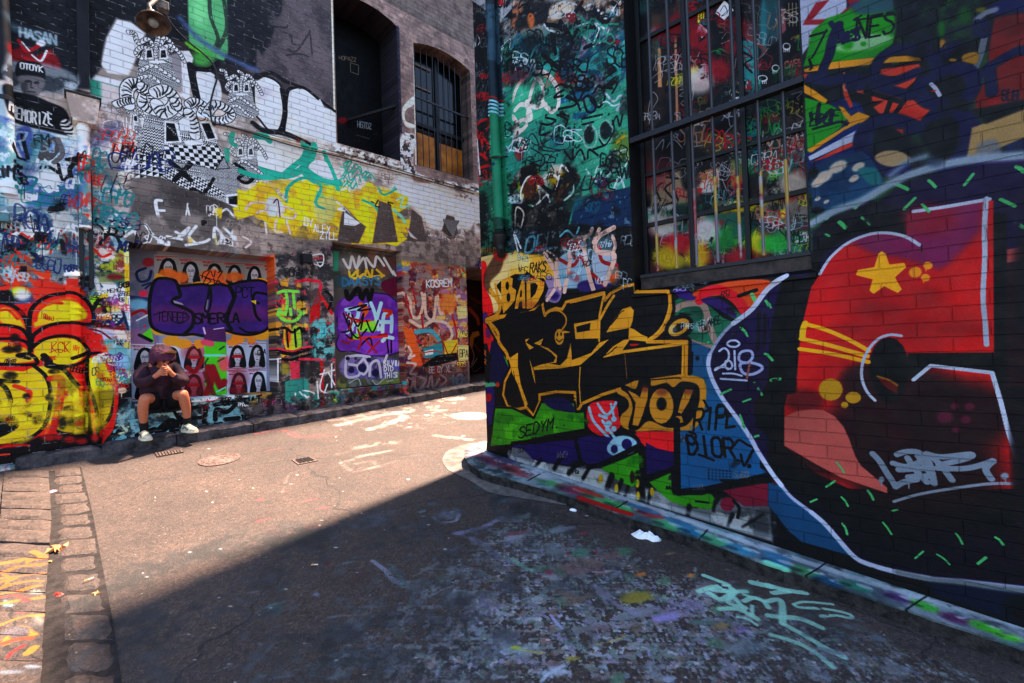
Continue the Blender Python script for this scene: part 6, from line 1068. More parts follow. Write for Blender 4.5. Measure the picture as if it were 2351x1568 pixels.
    for i in range(60): x, y = r.uniform(0, 900), r.uniform(1100, 1600); spl(x, y, r.uniform(20, 90), r.uniform(8, 24), r.choice(['7a8890', '8f9aa3', '5f6f78', '7a7a88']), r.uniform(.2, .45), r.uniform(0, .5), .35)
    tile('L0')
    OG = 'b57a20'
    for s_, w_ in (('0 850 120 830 280 800', 16), ('200 770 270 800 200 830', 14), ('0 900 130 870 270 850', 14), ('0 945 150 925 270 900', 12), ('0 970 90 950', 16), ('0 1000 150 970 260 955', 12), ('0 1035 130 1010 250 985', 12), ('0 1100 150 1075 270 1050', 14), ('0 1240 130 1190 270 1160', 16), ('20 920 60 950 30 990', 8), ('120 840 160 810 170 850', 8)): L(s_, w_, OG, a=.9, wear=.14)
    Y('120 1240 230 1270 240 1290 170 1310 180 1250', 'c98a1c', sm=False, soft=5, wear=.05); Y('10 1330 50 1290 70 1330 60 1360 0 1370', 'c9841c', soft=5, wear=.05); L('0 1360 100 1330 190 1320', 18, 'b9501c', wear=.1); L('50 1430 100 1390 140 1370', 16, 'b02a24', wear=.1); L('170 1410 210 1370', 26, 'b08a24', wear=.15); L('0 1060 100 1050 180 1080', 10, 'a83a3a', a=.8, wear=.2)
    for q, col in (((220, 1020, 60, 20), 'b3b0a8'), ((50, 1110, 50, 12), '8aa9b4'), ((240, 1200, 50, 34), 'a9a29a'), ((100, 1270, 100, 26), '8f8488'), ((60, 1540, 90, 20), '9aa4b4'), ((200, 1500, 60, 12), 'b9c0cc'), ((150, 1080, 24, 10), 'b01c44'), ((30, 1080, 30, 10), '6f8f9a'), ((120, 1160, 40, 10), 'a83038')): spl(*q, col, .7, -.1, .15)
    L('640 740 620 800', 3, '222222', a=.4)
    tile('D')
    for i in range(110):
        x, y = r.uniform(300, 2200), r.uniform(940, 1568)
        spl(x, y, r.uniform(1.5, 6), r.uniform(.8, 2.2), r.choice(['d8cfc8', 'c9c9cf', 'b9c4c8', 'e0d8d0']), .85, 0, .05)
    # long seams and worn patches in the lit asphalt
    for s_ in ('587 1125 700 1100 850 1050 1000 1010', '590 1160 780 1090 1060 1020', '250 1230 420 1215 600 1170', '560 1205 640 1175 840 1110'): L(s_, 1.6, '1c1a1c', a=.6, soft=1)
    for s_ in ('780 975 850 958 930 945', '850 985 900 970 930 955', '760 965 800 960 870 945', '1000 1000 1080 1010'): L(s_, 7, 'd3bfb3', a=.6, soft=3, wear=.25)
    B(1080, 955, 46, 10, 'd9c9bd', .4, .8, wear=.2); B(1010, 915, 60, 6, 'cdbaae', .6, .6, wear=.25)
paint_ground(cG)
print('ground painted', round(time.time()-_t, 1))
# ================================================================ structure: ground, kerbs, gutter
BRK = (.235, .0826, .007, .9, .35)
mL = paint_mat('painted_brick_left', cL, (.235, .0826, .006, .7, .55, .5), bump=.9, grain=.6, spec=.12)
mR = paint_mat('painted_brick_right', cR, (.30, .083, .004, .8, .82), bump=1.0, grain=.4, rough=.55, spec=.16)
mA = paint_mat('pasted_alcove', cA, None, bump=.4, grain=.3)
mDp = paint_mat('painted_door', cD, None, bump=.25, grain=.3)
mCp = paint_mat('painted_board', cC, None, bump=.3)
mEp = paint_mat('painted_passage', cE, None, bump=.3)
mWp = paint_mat('painted_panes', cW, None, bump=.2, grain=.2, rough=.5)
mRs = paint_mat('painted_right_plain', cR, None, bump=.4, grain=.4, rough=.42)
mLs = paint_mat('painted_left_plain', cL, None, bump=.4, grain=.4)
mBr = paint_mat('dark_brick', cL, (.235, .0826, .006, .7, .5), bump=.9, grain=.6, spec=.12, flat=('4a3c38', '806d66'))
mBlk = plain('black_paint', '141416', .5, scale=9, bump=.3)
mIron = plain('iron_bar', '24252b', .45, metal=.3, scale=20, bump=.4, dist=.002)
mStone = plain('bluestone', '4d4442', .8, scale=9, bump=.8, dist=.008, c2='2a2526')
mStoneD = plain('bluestone_dark', '4b4548', .85, scale=7, bump=1, dist=.012, c2='1b1a1c')
mConc = plain('pale_concrete', '6f6560', .85, scale=8, bump=.6, c2='4c4644')
mKerbR = plain('dark_kerb', '3a3534', .85, scale=16, bump=1, dist=.012, c2='100f10')  # darker stone for the upright kerb face

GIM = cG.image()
def ground_mat(name='asphalt', lo='1e1b1b', hi='54443d'):
    m, nt, bs = newmat(name); tc = nd(nt, 'TexCoord'); V = tc.outputs['Object']
    im = nd(nt, 'TexImage'); im.image = GIM; im.extension = 'CLIP'; nt.links.new(tc.outputs['UV'], im.inputs[0])
    st = nd(nt, 'TexVoronoi'); st.inputs['Scale'].default_value = 85; nt.links.new(V, st.inputs['Vector'])
    fine = noise(nt, V, 130, 4, .7); big = noise(nt, V, 1.3, 6, .65); mid = noise(nt, V, 7, 6, .7)
    base = ramp(nt, fine, .32, .72, lin(lo), lin(hi))
    base = mixc(nt, base, ramp(nt, big, .35, .7, (.62, .62, .66, 1), (1.15, 1.1, 1.06, 1)), 1.0, 'MULTIPLY')
    base = mixc(nt, base, ramp(nt, mid, .35, .65, (.7, .7, .7, 1), (1.1, 1.1, 1.1, 1)), .8, 'MULTIPLY')
    agg = nd(nt, 'TexVoronoi'); agg.inputs['Scale'].default_value = 75; nt.links.new(V, agg.inputs['Vector'])
    base = mixc(nt, base, ramp(nt, agg.outputs['Color'], .15, .9, (.62, .62, .64, 1), (1.45, 1.42, 1.38, 1)), 1.0, 'MULTIPLY')
    base = mixc(nt, base, ramp(nt, noise(nt, V, 34, 3, .7), .38, .62, (.66, .66, .67, 1), (1.25, 1.24, 1.22, 1)), 1.0, 'MULTIPLY')
    dw = nd(nt, 'TexNoise'); dw.inputs['Scale'].default_value = 2.2; dw.inputs['Detail'].default_value = 5; nt.links.new(V, dw.inputs['Vector'])
    da = nd(nt, 'VectorMath', operation='MULTIPLY_ADD'); nt.links.new(dw.outputs['Color'], da.inputs[0]); da.inputs[1].default_value = (.5, .5, .5); nt.links.new(V, da.inputs[2])
    ck = nd(nt, 'TexVoronoi'); ck.feature = 'DISTANCE_TO_EDGE'; ck.inputs['Scale'].default_value = .55; nt.links.new(da.outputs[0], ck.inputs['Vector'])
    crack = mth(nt, 'MULTIPLY', mth(nt, 'LESS_THAN', ck.outputs['Distance'], .004), .8)
    base = mixc(nt, base, lin('0c0b0b'), crack)
    sp = nd(nt, 'TexVoronoi'); sp.inputs['Scale'].default_value = 22; nt.links.new(V, sp.inputs['Vector'])
    speck = mth(nt, 'LESS_THAN', sp.outputs['Distance'], .13)
    spm = ramp(nt, noise(nt, V, 30, 2, .5), .58, .62)
    base = mixc(nt, base, lin('b9b3b0'), mth(nt, 'MULTIPLY', mth(nt, 'MULTIPLY', speck, spm), .3))
    n1 = mth(nt, 'MULTIPLY_ADD', noise(nt, V, 60, 6, .85), 1.5, mth(nt, 'MULTIPLY', noise(nt, V, 190, 3, .8), .9))
    al = mth(nt, 'MULTIPLY_ADD', im.outputs['Alpha'], 1.15, mth(nt, 'SUBTRACT', n1, 1.72))
    cl = nd(nt, 'Clamp'); nt.links.new(mth(nt, 'MULTIPLY', al, 3.0), cl.inputs[0])
    al = mth(nt, 'MULTIPLY', cl.outputs[0], .92)
    col = mixc(nt, base, im.outputs[0], al)
    nt.links.new(col, bs.inputs['Base Color'])
    nt.links.new(ramp(nt, mid, .3, .7, (.6, .6, .6, 1), (.85, .85, .85, 1)), bs.inputs['Roughness'])
    h = mth(nt, 'MULTIPLY_ADD', mth(nt, 'SUBTRACT', 1, st.outputs['Distance']), .6, fine)
    b = nd(nt, 'Bump'); b.inputs['Strength'].default_value = .9; b.inputs['Distance'].default_value = .006
    nt.links.new(h, b.inputs['Height']); nt.links.new(b.outputs[0], bs.inputs['Normal'])
    return m
def foot_mat():
    m = paint_mat('painted_footpath', cF, None, bump=.8, grain=1.2, rough=.6, spec=.15); return m
mG = ground_mat(); mSett = ground_mat('painted_setts', '2a2321', '54443c'); mF = foot_mat()
g = MB(); S = 60
def gpt(x, y, h=0): return (x, y, gz(x, y)+h)
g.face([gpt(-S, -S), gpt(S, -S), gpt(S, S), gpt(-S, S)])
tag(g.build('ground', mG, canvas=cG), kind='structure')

def strip_px(n, A, B, h, jit=0):
    "n+1 cross lines between two pixel polylines lying on the ground plane raised by h"
    def res(P_):
        P_ = [np.array(p, float) for p in P_]; L = [0]
        for a, b in zip(P_, P_[1:]): L.append(L[-1]+np.linalg.norm(b-a))
        out = []
        for t in np.linspace(0, L[-1], n+1):
            i = max(j for j in range(len(P_)) if L[j] <= t+1e-9); i = min(i, len(P_)-2)
            out.append(P_[i]+(P_[i+1]-P_[i])*(t-L[i])/(L[i+1]-L[i]))
        return out
    return res([G(*p, h) for p in A]), res([G(*p, h) for p in B])
def stone(mb, c4, h, r, n=6, rough=.006, rad=.02):
    "one worn block: grid over a quad c4 (ccw), domed edges, noisy top, sides down to the ground"
    c4 = [np.array(c, float) for c in c4]; vs = []; fs = []
    N = n
    for j in range(N+1):
        for i in range(N+1):
            s, t = i/N, j/N
            s2 = s; t2 = t
            p = (c4[0]*(1-s2)+c4[1]*s2)*(1-t2)+(c4[3]*(1-s2)+c4[2]*s2)*t2
            ed = min(s, 1-s, t, 1-t)
            z = h-(rad if ed == 0 else 0)+r.uniform(-rough, rough)
            p = p+np.array((r.uniform(-1, 1)*rough*.6, r.uniform(-1, 1)*rough*.6, z)); vs.append(p)
    for j in range(N):
        for i in range(N):
            a = j*(N+1)+i; fs.append((a, a+1, a+N+2, a+N+1))
    ring = [i for i in range(N+1)]+[(j+1)*(N+1)-1 for j in range(1, N+1)]+[N*(N+1)+i for i in range(N-1, -1, -1)]+[j*(N+1) for j in range(N-1, 0, -1)]
    b0 = len(vs)
    cen = sum(c4)/4
    for k in ring:
        p = vs[k].copy(); p[:2] += (p[:2]-cen[:2])*.02; p[2] = gz(p[0], p[1])-.02; vs.append(p)
    m = len(ring)
    for k in range(m): fs.append((ring[k], b0+k, b0+(k+1) % m, ring[(k+1) % m]))
    mb.mesh(vs, fs)
# left kerb of rough bluestone blocks
rk = random.Random(4)
kb = MB()
front = [G(px, py)+np.array((0, 0, 0)) for px, py in ((44, 1080), (200, 1057), (400, 1024), (587, 993), (760, 961), (900, 935), (1000, 917), (1098, 899.5))]
fu = [np.dot(p-LW.O, LW.U) for p in front]; fd = [np.dot(p-LW.O, LW.N) for p in front]
def kd(u): return float(np.interp(u, fu, fd))
u = fu[0]-.02; KERB = .13
while u < 9:
    L = rk.uniform(.55, .95); u1 = u+L-.012
    def gp(uu, d): p = LW.at(uu, 0, d); return np.array((p[0], p[1], gz(p[0], p[1])))
    d0, d1 = kd(u)+rk.uniform(-.012, .012), kd(u1)+rk.uniform(-.012, .012)
    stone(kb, [gp(u, d0), gp(u1, d1), gp(u1, 0.002), gp(u, .002)], KERB+rk.uniform(-.008, .008), rk, n=9, rough=.009, rad=.018)
    u += L
tag(kb.build('kerb_stones', mStoneD, smooth=False), kind='structure')
# two rows of gutter pitchers at the left
gs = MB()
A, B = strip_px(15, [(10, 1084), (0, 1200), (-40, 1320), (-160, 1600)], [(111, 1084), (118, 1195), (105, 1358), (92, 1600)], 0)
for i in range(15):
    e = .012; a0, b0, a1, b1 = A[i], B[i], A[i+1], B[i+1]; f = rk.uniform(0.02, .06)
    stone(gs, [a1*(1-f)+a0*f, b1*(1-f)+b0*f, b0, a0], .028+rk.uniform(-.006, .006), rk, n=5, rough=.004, rad=.012)
tag(gs.build('paving_setts', mSett, canvas=cG), kind='structure')
gs = MB()
A, B = strip_px(14, [(122, 1079), (127, 1188), (124, 1336), (150, 1440), (140, 1640)], [(183, 1075), (207, 1173), (229, 1310), (255, 1439), (278, 1640)], 0)
for i in range(14):
    a0, b0, a1, b1 = A[i], B[i], A[i+1], B[i+1]; f = rk.uniform(.03, .09); q = rk.uniform(0, .12)
    stone(gs, [a1*(1-f)+a0*f+(b1-a1)*q, b1*(1-f)+b0*f, b0, a0+(b0-a0)*q], .016+rk.uniform(-.006, .006), rk, n=5, rough=.004, rad=.014)
tag(gs.build('gutter_setts', mSett, canvas=cG), kind='structure')
mDirt = plain('gutter_dirt', '2b2625', .9, scale=14, bump=1, dist=.01, c2='151314')
gd = MB(); A, B = strip_px(10, [(100, 1084), (100, 1195), (90, 1358), (70, 1640)], [(186, 1072), (212, 1173), (237, 1310), (262, 1439), (290, 1640)], .004)
for i in range(10): gd.face([A[i+1], B[i+1], B[i], A[i]])
tag(gd.build('gutter_dirt', mDirt), kind='structure')
# footpath along the right wall with its rounded corner
edge = [(1118, 1012), (1085, 1020), (1068, 1033), (1066.5, 1046), (1075, 1062), (1098, 1078), (1130, 1089), (1175.5, 1101), (1253, 1122), (1331, 1147), (1441, 1186), (1582, 1228), (1763, 1296), (1841, 1318), (2022, 1381), (2170, 1430), (2351, 1489), (2700, 1606), (3200, 1775)]
top = [G(px, py, .10) for px, py in edge]
fp = MB(); N = len(top)
def wallpt(p): 
    u = max(np.dot(p-RW.O, RW.U), -.40); q = RW.at(u, 0, -.02); return np.array((q[0], q[1], gz(q[0], q[1])+.10))
# smooth edge
te = catmull([tuple(p) for p in top], False, 5); te = [np.array(p) for p in te]
rk2 = random.Random(9); te = [p+np.array((rk2.uniform(-1, 1), rk2.uniform(-1, 1), 0))*.006 for p in te]
for a, b in zip(te, te[1:]):
    wa, wb = wallpt(a), wallpt(b)
    fp.face([a, b, wb, wa] if np.linalg.norm(wa-wb) > 1e-6 else [a, b, wa], 0)
def down(p, out, z):
    i = 0; return p
cenp = np.array((RW.at(1, 0, -.5)[0], RW.at(1, 0, -.5)[1]))
nr = []
for i, p in enumerate(te):
    t = te[min(i+1, len(te)-1)]-te[max(i-1, 0)]; n_ = np.array((-t[1], t[0], 0)); n_ /= np.linalg.norm(n_)
    if np.dot(n_, RW.N) < -.2 : n_ = -n_
    if i > 0 and np.dot(n_, nr[-1]) < 0: n_ = -n_
    nr.append(n_)
lip = [p+n_*.012-np.array((0, 0, .016)) for p, n_ in zip(te, nr)]
foot = [np.array((p[0]+n_[0]*.03, p[1]+n_[1]*.03, gz(p[0], p[1])-.02)) for p, n_ in zip(te, nr)]
for i in range(len(te)-1):
    fp.face([lip[i], lip[i+1], te[i+1], te[i]], 0); fp.face([foot[i], foot[i+1], lip[i+1], lip[i]], 1)
tag(fp.build('footpath', [mF, mKerbR], canvas=cF), kind='structure')
ap = MB(); AO = [(1116, 1011), (1060, 1021), (1024, 1036), (1014, 1058), (1027, 1078), (1079, 1103), (1124, 1132), (1176, 1140), (1240, 1150), (1300, 1160)]
ai = [(1116, 1016), (1085, 1023), (1069, 1035), (1067, 1050), (1075, 1070), (1098, 1088), (1130, 1100), (1176, 1113), (1240, 1134), (1300, 1156)]
A, B = strip_px(24, AO, ai, .005)
for i in range(24): ap.face([A[i], A[i+1], B[i+1], B[i]])
tag(ap.build('concrete_apron', mConc), kind='structure')

# ================================================================ buildings
def wallface(mb, cv, outer, holes, depth, m=0, mj=None):
    fr = cv.fr
    loops = [[Vector((p[0], p[1], 0)) for p in outer]]+[[Vector((p[0], p[1], 0)) for p in h] for h in holes]
    flat = [p for l in loops for p in l]
    for t in tessellate_polygon(loops):
        a, b, c = [flat[i] for i in t]
        if (b-a).cross(c-a).z < 0: b, c = c, b
        mb.face([fr.at(a.x, a.y), fr.at(b.x, b.y), fr.at(c.x, c.y)], m)
    for i0, (h, dp) in enumerate(zip(holes, depth)):
        for i in range(len(h)):
            a, b = h[i], h[(i+1) % len(h)]
            mb.face([fr.at(*a), fr.at(*b), fr.at(*b, -dp), fr.at(*a, -dp)], m if mj is None else mj[i0])
def arch(u0, u1, v0, vs, rise, n=12):
    pts = [(u0, v0), (u1, v0), (u1, vs)]
    for k in range(1, n): t = k/n; pts.append((u1+(u0-u1)*t, vs+rise*math.sin(math.pi*t)**.8*1.0))
    return pts+[(u0, vs)]
def rect(u0, u1, v0, v1): return [(u0, v0), (u1, v0), (u1, v1), (u0, v1)]
bL = empty('brick_building', LW.at(0, -1.0, -1))
tag(bL, 'weathered brick building on the left covered in graffiti and paste-ups, with barred arched windows', 'building')
hA = rect(-1.215, .368, -.492, 1.41); hD = rect(1.20, 2.385, -.52, 1.745); hC = arch(1.325, 2.435, 3.30, 5.67, .13)
hB = arch(2.76, 4.05, 3.335, 5.52, .13); hE = rect(3.79, 6.2, -.95, 1.61)
w = MB()
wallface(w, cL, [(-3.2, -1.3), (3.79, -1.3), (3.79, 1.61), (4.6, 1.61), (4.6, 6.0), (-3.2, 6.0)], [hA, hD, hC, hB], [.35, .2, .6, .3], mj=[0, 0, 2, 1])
A_ = LW.at
def q4(mb, fr, u0, v0, u1, v1, d0, d1, m): mb.face([fr.at(u0, v0, d0), fr.at(u1, v0, d1), fr.at(u1, v1, d1), fr.at(u0, v1, d0)], m)
TOPL = 8.8
q4(w, LW, -9, -2.5, -3.2, TOPL, 0, 0, 1); q4(w, LW, -3.2, 6.0, 4.6, TOPL, 0, 0, 1); q4(w, LW, 4.6, 1.61, 6.2, TOPL, 0, 0, 1); q4(w, LW, 6.2, -2, 16, TOPL, 0, 0, 1)
q4(w, LW, -3.2, -2.5, 3.79, -1.3, 0, 0, 1)
w.face([A_(3.79, -2), A_(3.79, 1.61), A_(3.79, 1.61, -1.2), A_(3.79, -2, -1.2)], 0)
w.face([A_(6.2, -2), A_(6.2, 1.61), A_(6.2, 1.61, -1.2), A_(6.2, -2, -1.2)], 1)
w.face([A_(3.79, 1.61), A_(6.2, 1.61), A_(6.2, 1.61, -1.2), A_(3.79, 1.61, -1.2)], 1)
w.face([A_(-9, TOPL), A_(16, TOPL), A_(16, TOPL, -6), A_(-9, TOPL, -6)], 1)
w.face([A_(-9, -2.5), A_(-9, TOPL), A_(-9, TOPL, -6), A_(-9, -2.5, -6)], 1); w.face([A_(16, -2.5), A_(16, TOPL), A_(16, TOPL, -6), A_(16, -2.5, -6)], 1)
w.face([A_(-9, -2.5, -6), A_(-9, TOPL, -6), A_(16, TOPL, -6), A_(16, -2.5, -6)], 1)
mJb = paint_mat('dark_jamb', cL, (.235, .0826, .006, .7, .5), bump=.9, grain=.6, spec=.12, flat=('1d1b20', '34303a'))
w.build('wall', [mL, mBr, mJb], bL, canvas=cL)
def panel(fr, u0, u1, v0, v1, d, name, mat, par, cv, th=.03):
    return MB().fbox(fr, u0, u1, v0, v1, d-th, d).build(name, mat, par, canvas=cv)
panel(LW, -1.30, .45, -.55, 1.48, -.35, 'alcove_panel', mA, bL, cA)
door = panel(LW, 1.17, 2.42, -.55, 1.78, -.2, 'door', mDp, bL, cD)
for u0, u1, v0, v1 in ((1.2, 1.26, -.52, 1.745), (2.33, 2.385, -.52, 1.745), (1.26, 2.33, 1.68, 1.745)):
    MB().fbox(LW, u0+.002, u1-.002, v0+.002, v1-.002, -.2, -.16).build('door_frame', mDp, door, canvas=cD, bevel=.004)
panel(LW, 1.28, 2.48, 3.2, 6.0, -.6, 'arch_board', mCp, bL, cC)
MB().tube([A_(2.44, 4.32, -.12), A_(1.75, 4.02, -.56)], .03, 8).build('prop_bar', mBlk, bL)
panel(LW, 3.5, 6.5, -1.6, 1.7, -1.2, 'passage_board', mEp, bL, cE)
# worn stone sills and the string course
MB().fbox(LW, -1.21, .363, -.53, -.485, -.35, .02).build('alcove_sill', mLs, bL, canvas=cL, bevel=.008)
MB().fbox(LW, 1.15, 2.43, -.60, -.52, -.2, .035).build('door_sill', mLs, bL, canvas=cL, bevel=.01)
rl = random.Random(2)
def sagcourse(name, u0, u1, v, h, d, mat, n=40, mb=None):
    mb = mb or MB(); us = np.linspace(u0, u1, n+1); vs = []; fs = []
    for u_ in us:
        j = rl.uniform(-.004, .004)
        for dv, dd in ((0, 0), (0, d*.9), (h*.45, d), (h, d*.75), (h+.012, 0)): vs.append(LW.at(u_, v+dv+j, dd+rl.uniform(-.003, .003)))
    for i in range(n):
        for k in range(4): fs.append((i*5+k, (i+1)*5+k, (i+1)*5+k+1, i*5+k+1))
    mb.mesh(vs, fs); return mb.build(name, mat, bL, canvas=cL)
sagcourse('string_course', -.55, 4.6, 3.11, .035, .035, mLs)
MB().fbox(LW, 1.30, 2.47, 3.17, 3.30, -.6, .03).build('window_sill', mLs, bL, canvas=cL, bevel=.008)
# barred window
win = empty('barred_window', LW.at(3.4, 3.3, -.2)); put(win, bL)
mOr = plain('amber_reflection', 'd08024', .5, scale=3, bump=.05, c2='8f4f14')  # amber panels paint a warm building's reflection into the glass
mGl = plain('dark_glass', '060709', .12, bump=.02)
MB().fbox(LW, 2.74, 4.07, 3.3, 5.9, -.33, -.30).build('glass', mGl, win)
MB().fbox(LW, 2.80, 3.36, 3.38, 4.08, -.30, -.285).build('reflection_panel', mOr, win)
MB().fbox(LW, 3.46, 4.02, 3.38, 4.02, -.30, -.285).build('reflection_panel', mOr, win)
MB().fbox(LW, 3.38, 3.44, 3.34, 5.8, -.30, -.25).build('mullion', mBlk, win, bevel=.004)
MB().fbox(LW, 2.77, 4.04, 4.20, 4.27, -.30, -.255).build('mullion', mBlk, win, bevel=.004)
mFr = plain('worn_frame', '7a6a5c', .6, scale=10)
MB().fbox(LW, 2.85, 3.30, 4.93, 4.96, -.30, -.27).build('mullion', mFr, win)
MB().fbox(LW, 2.85, 3.30, 4.98+.36, 5.37, -.30, -.27).build('mullion', mFr, win)
for k in range(10):
    u_ = 2.84+k*1.16/9; MB().tube([A_(u_, 3.34, -.10), A_(u_, 5.78, -.10)], .0085, 6).build('bar', mIron, win)
for v_ in (3.37, 4.62): MB().fbox(LW, 2.76, 4.05, v_-.016, v_+.016, -.11, -.085).build('bar_rail', mIron, win, bevel=.003)

# right building
RA = RW.at; TOPR = 6.2
bR = empty('corner_building', RW.at(2, -1.6, -1))
tag(bR, 'dark brick corner building on the right with large graffiti lettering and a barred window', 'building')
hW = rect(1.445, 2.695, .435, 3.60)
w = MB(); wallface(w, cR, rect(-.36, 5.2, -1.95, 4.2), [hW], [.22], mj=[2])
q4(w, RW, -.36, 4.2, 5.2, TOPR, 0, 0, 1); q4(w, RW, 5.2, -2.5, 10, TOPR, 0, 0, 1)
C0 = RA(-.36, 0); C1 = RA(-.385, 0, -.03)
LF = Frame(C1, dL, UP)
w.face([C0+UP*-2, C1+UP*-2, C1+UP*TOPR, C0+UP*TOPR], 0)
E1 = C1+dL*14; E2 = E1-RW.N*6; 
w.face([C1+UP*-2, E1+UP*-1, E1+UP*TOPR, C1+UP*TOPR], 1)
bk_ = [RA(10, 0), RA(10, 0, -6)]
w.face([bk_[0]+UP*-2.5, bk_[1]+UP*-2.5, bk_[1]+UP*TOPR, bk_[0]+UP*TOPR], 1)
w.face([E1+UP*-2, bk_[1]+UP*-2.5, bk_[1]+UP*TOPR, E1+UP*TOPR], 1)
w.face([C0+UP*TOPR, bk_[0]+UP*TOPR, bk_[1]+UP*TOPR, E1+UP*TOPR, C1+UP*TOPR], 1)
w.build('wall', [mR, mBr, mBlk], bR, canvas=cR)
wr = empty('barred_window', RW.at(2.07, .5, -.1)); put(wr, bR)
MB().fbox(RW, 1.42, 2.72, .40, 3.65, -.26, -.225).build('pane_boards', mWp, wr, canvas=cW)
for u_ in (1.465, 1.86, 2.27, 2.67): MB().fbox(RW, u_-.018, u_+.018, .55, 3.58, -.225, -.19).build('mullion', mBlk, wr, bevel=.003)
for v_ in (1.02, 2.62, 3.1): MB().fbox(RW, 1.45, 2.69, v_-.018, v_+.018, -.225, -.20).build('mullion', mBlk, wr, bevel=.003)
for v_ in (1.45,): MB().fbox(RW, 1.45, 2.69, v_-.014, v_+.014, -.225, -.205).build('mullion', mBlk, wr, bevel=.003)
mBar = None
def bar_mat():
    m, nt, bs = newmat('painted_bar'); tc = nd(nt, 'TexCoord'); sp = nd(nt, 'SeparateXYZ'); nt.links.new(tc.outputs['Object'], sp.inputs[0])
    n = noise(nt, tc.outputs['Object'], 3, 4, .6)
    z = mth(nt, 'MULTIPLY_ADD', n, .5, sp.outputs[2])
    c = ramp(nt, noise(nt, tc.outputs['Object'], 1.6, 1, .5), .46, .5, lin('9a7c2a'), lin('5d5a60'))
    c = mixc(nt, c, ramp(nt, n, .52, .56, lin('7a1f26'), lin('8d8a8c')), ramp(nt, noise(nt, tc.outputs['Object'], 5, 2, .5), .55, .6))
    col = mixc(nt, c, lin('25262c'), mth(nt, 'GREATER_THAN', z, 1.45))
    nt.links.new(col, bs.inputs['Base Color']); bs.inputs['Roughness'].default_value = .45
    b = nd(nt, 'Bump'); b.inputs['Strength'].default_value = .7; b.inputs['Distance'].default_value = .003; nt.links.new(noise(nt, tc.outputs['Object'], 60, 5, .7), b.inputs['Height']); nt.links.new(b.outputs[0], bs.inputs['Normal'])
    return m
mBar = bar_mat()
for (px, py) in ((1510.7, 623), (1554, 620), (1600.8, 618), (1649, 610), (1701, 603), (1754, 596), (1813, 588)):
    u_ = RW.px(px, py, -.05)[0]; MB().tube([RA(u_, .59, -.05), RA(u_+.003, 3.55, -.05)], .0115, 8).build('bar', mBar, wr)
MB().fbox(RW, 1.447, 2.692, 1.675, 1.720, -.075, -.005).build('bar_rail', mIron, wr, bevel=.004)
MB().fbox(RW, 1.49, 2.69, .545, .575, -.09, -.02).build('bar_rail', mIron, wr, bevel=.004)
mSill = plain('dark_timber', '3a302c', .6, scale=12, bump=.5, c2='15120f')
MB().fbox(RW, 1.49, 2.692, .445, .545, -.22, -.03).build('window_frame', mSill, wr, bevel=.004)
sl_ = MB(); sl_.box8([RA(1.42, .39, .025), RA(2.72, .39, .025), RA(2.72, .39, -.2), RA(1.42, .39, -.2), RA(1.42, .425, .025), RA(2.72, .425, .025), RA(2.70, .46, -.04), RA(1.44, .46, -.04)])
sl_.build('window_sill', mRs, bR, canvas=cR, bevel=.006)
# ================================================================ pipes and fittings on the walls
def LP(t, p, d, fr=LW): tile(t); q = D(p); r = ray(*q); k = np.dot(fr.O+fr.N*d, fr.N)/np.dot(r, fr.N); return r*k
def wpx(t, p, w, d=0, fr=LW): a = LP(t, p, d, fr); b = LP(t, (p[0], p[1]+w), d, fr); return float(np.linalg.norm(a-b))
def vline(t, x0, y0, x1, y1, d, fr=LW, n=8): return [LP(t, (x0+(x1-x0)*k/n, y0+(y1-y0)*k/n), d, fr) for k in range(n+1)]
def band(p, r, h, name, mat, par, cv): return lathe([(0, r*.9), (.004, r), (h-.004, r), (h, r*.9)], p, (0, 0, 1), 16).build(name, mat, par, canvas=cv, smooth=True)
mBolt = mIron
# square downpipe, rainwater head and round pipe (left wall)
e = empty('drainpipe', LP('00', (580, 700), .05)); put(e, bL)
ua, ub = LW.px(*(lambda q: q)((175+.5, 60)))[0], LW.px(204, 60)[0]
MB().fbox(LW, ua, ub, LW.px(190, 215)[1], 6.0, .002, .085).build('square_pipe', mLs, e, canvas=cL, bevel=.006)
h0 = LP('00', (455, 660), .2); h1 = LP('00', (690, 840), .2); u0 = np.dot(h0-LW.O, LW.U); u1 = np.dot(h1-LW.O, LW.U); v1 = LP('00', (560, 655), .2)[2]; v0 = LP('00', (560, 825), .2)[2]
m = MB(); A = LW.at
m.box8([A(u0+.04, v0, .16), A(u1-.03, v0, .16), A(u1-.03, v0, .002), A(u0+.04, v0, .002), A(u0, v1, .2), A(u1, v1, .2), A(u1, v1, .002), A(u0, v1, .002)])
hd = m.build('rainwater_head', mLs, e, canvas=cL, bevel=.006)
MB().fbox(LW, u0-.015, u1+.015, v1+.002, v1+.022, .002, .215).build('rim', mIron, hd, bevel=.004)
pb = (u0+u1)/2
MB().tube([A(pb, v0, .09), A(pb, v0-.12, .085), A(pb, LP('01', (560, 0), .08)[2], .085)], .052, 16).build('round_pipe', mLs, e, canvas=cL, smooth=True)
for vv in (v0-.03, v0-.33): band(A(pb, vv-.06, .085), .062, .06, 'pipe_collar', mLs, e, cL)
vb = LP('01', (600, 415), .05)[2]; vt = LP('00', (600, 1200), .05)[2]
for du in (-.035, .045): MB().fbox(LW, pb+du-.02, pb+du+.02, vb, vt, .002, .05).build('conduit', mBlk, e, bevel=.003)
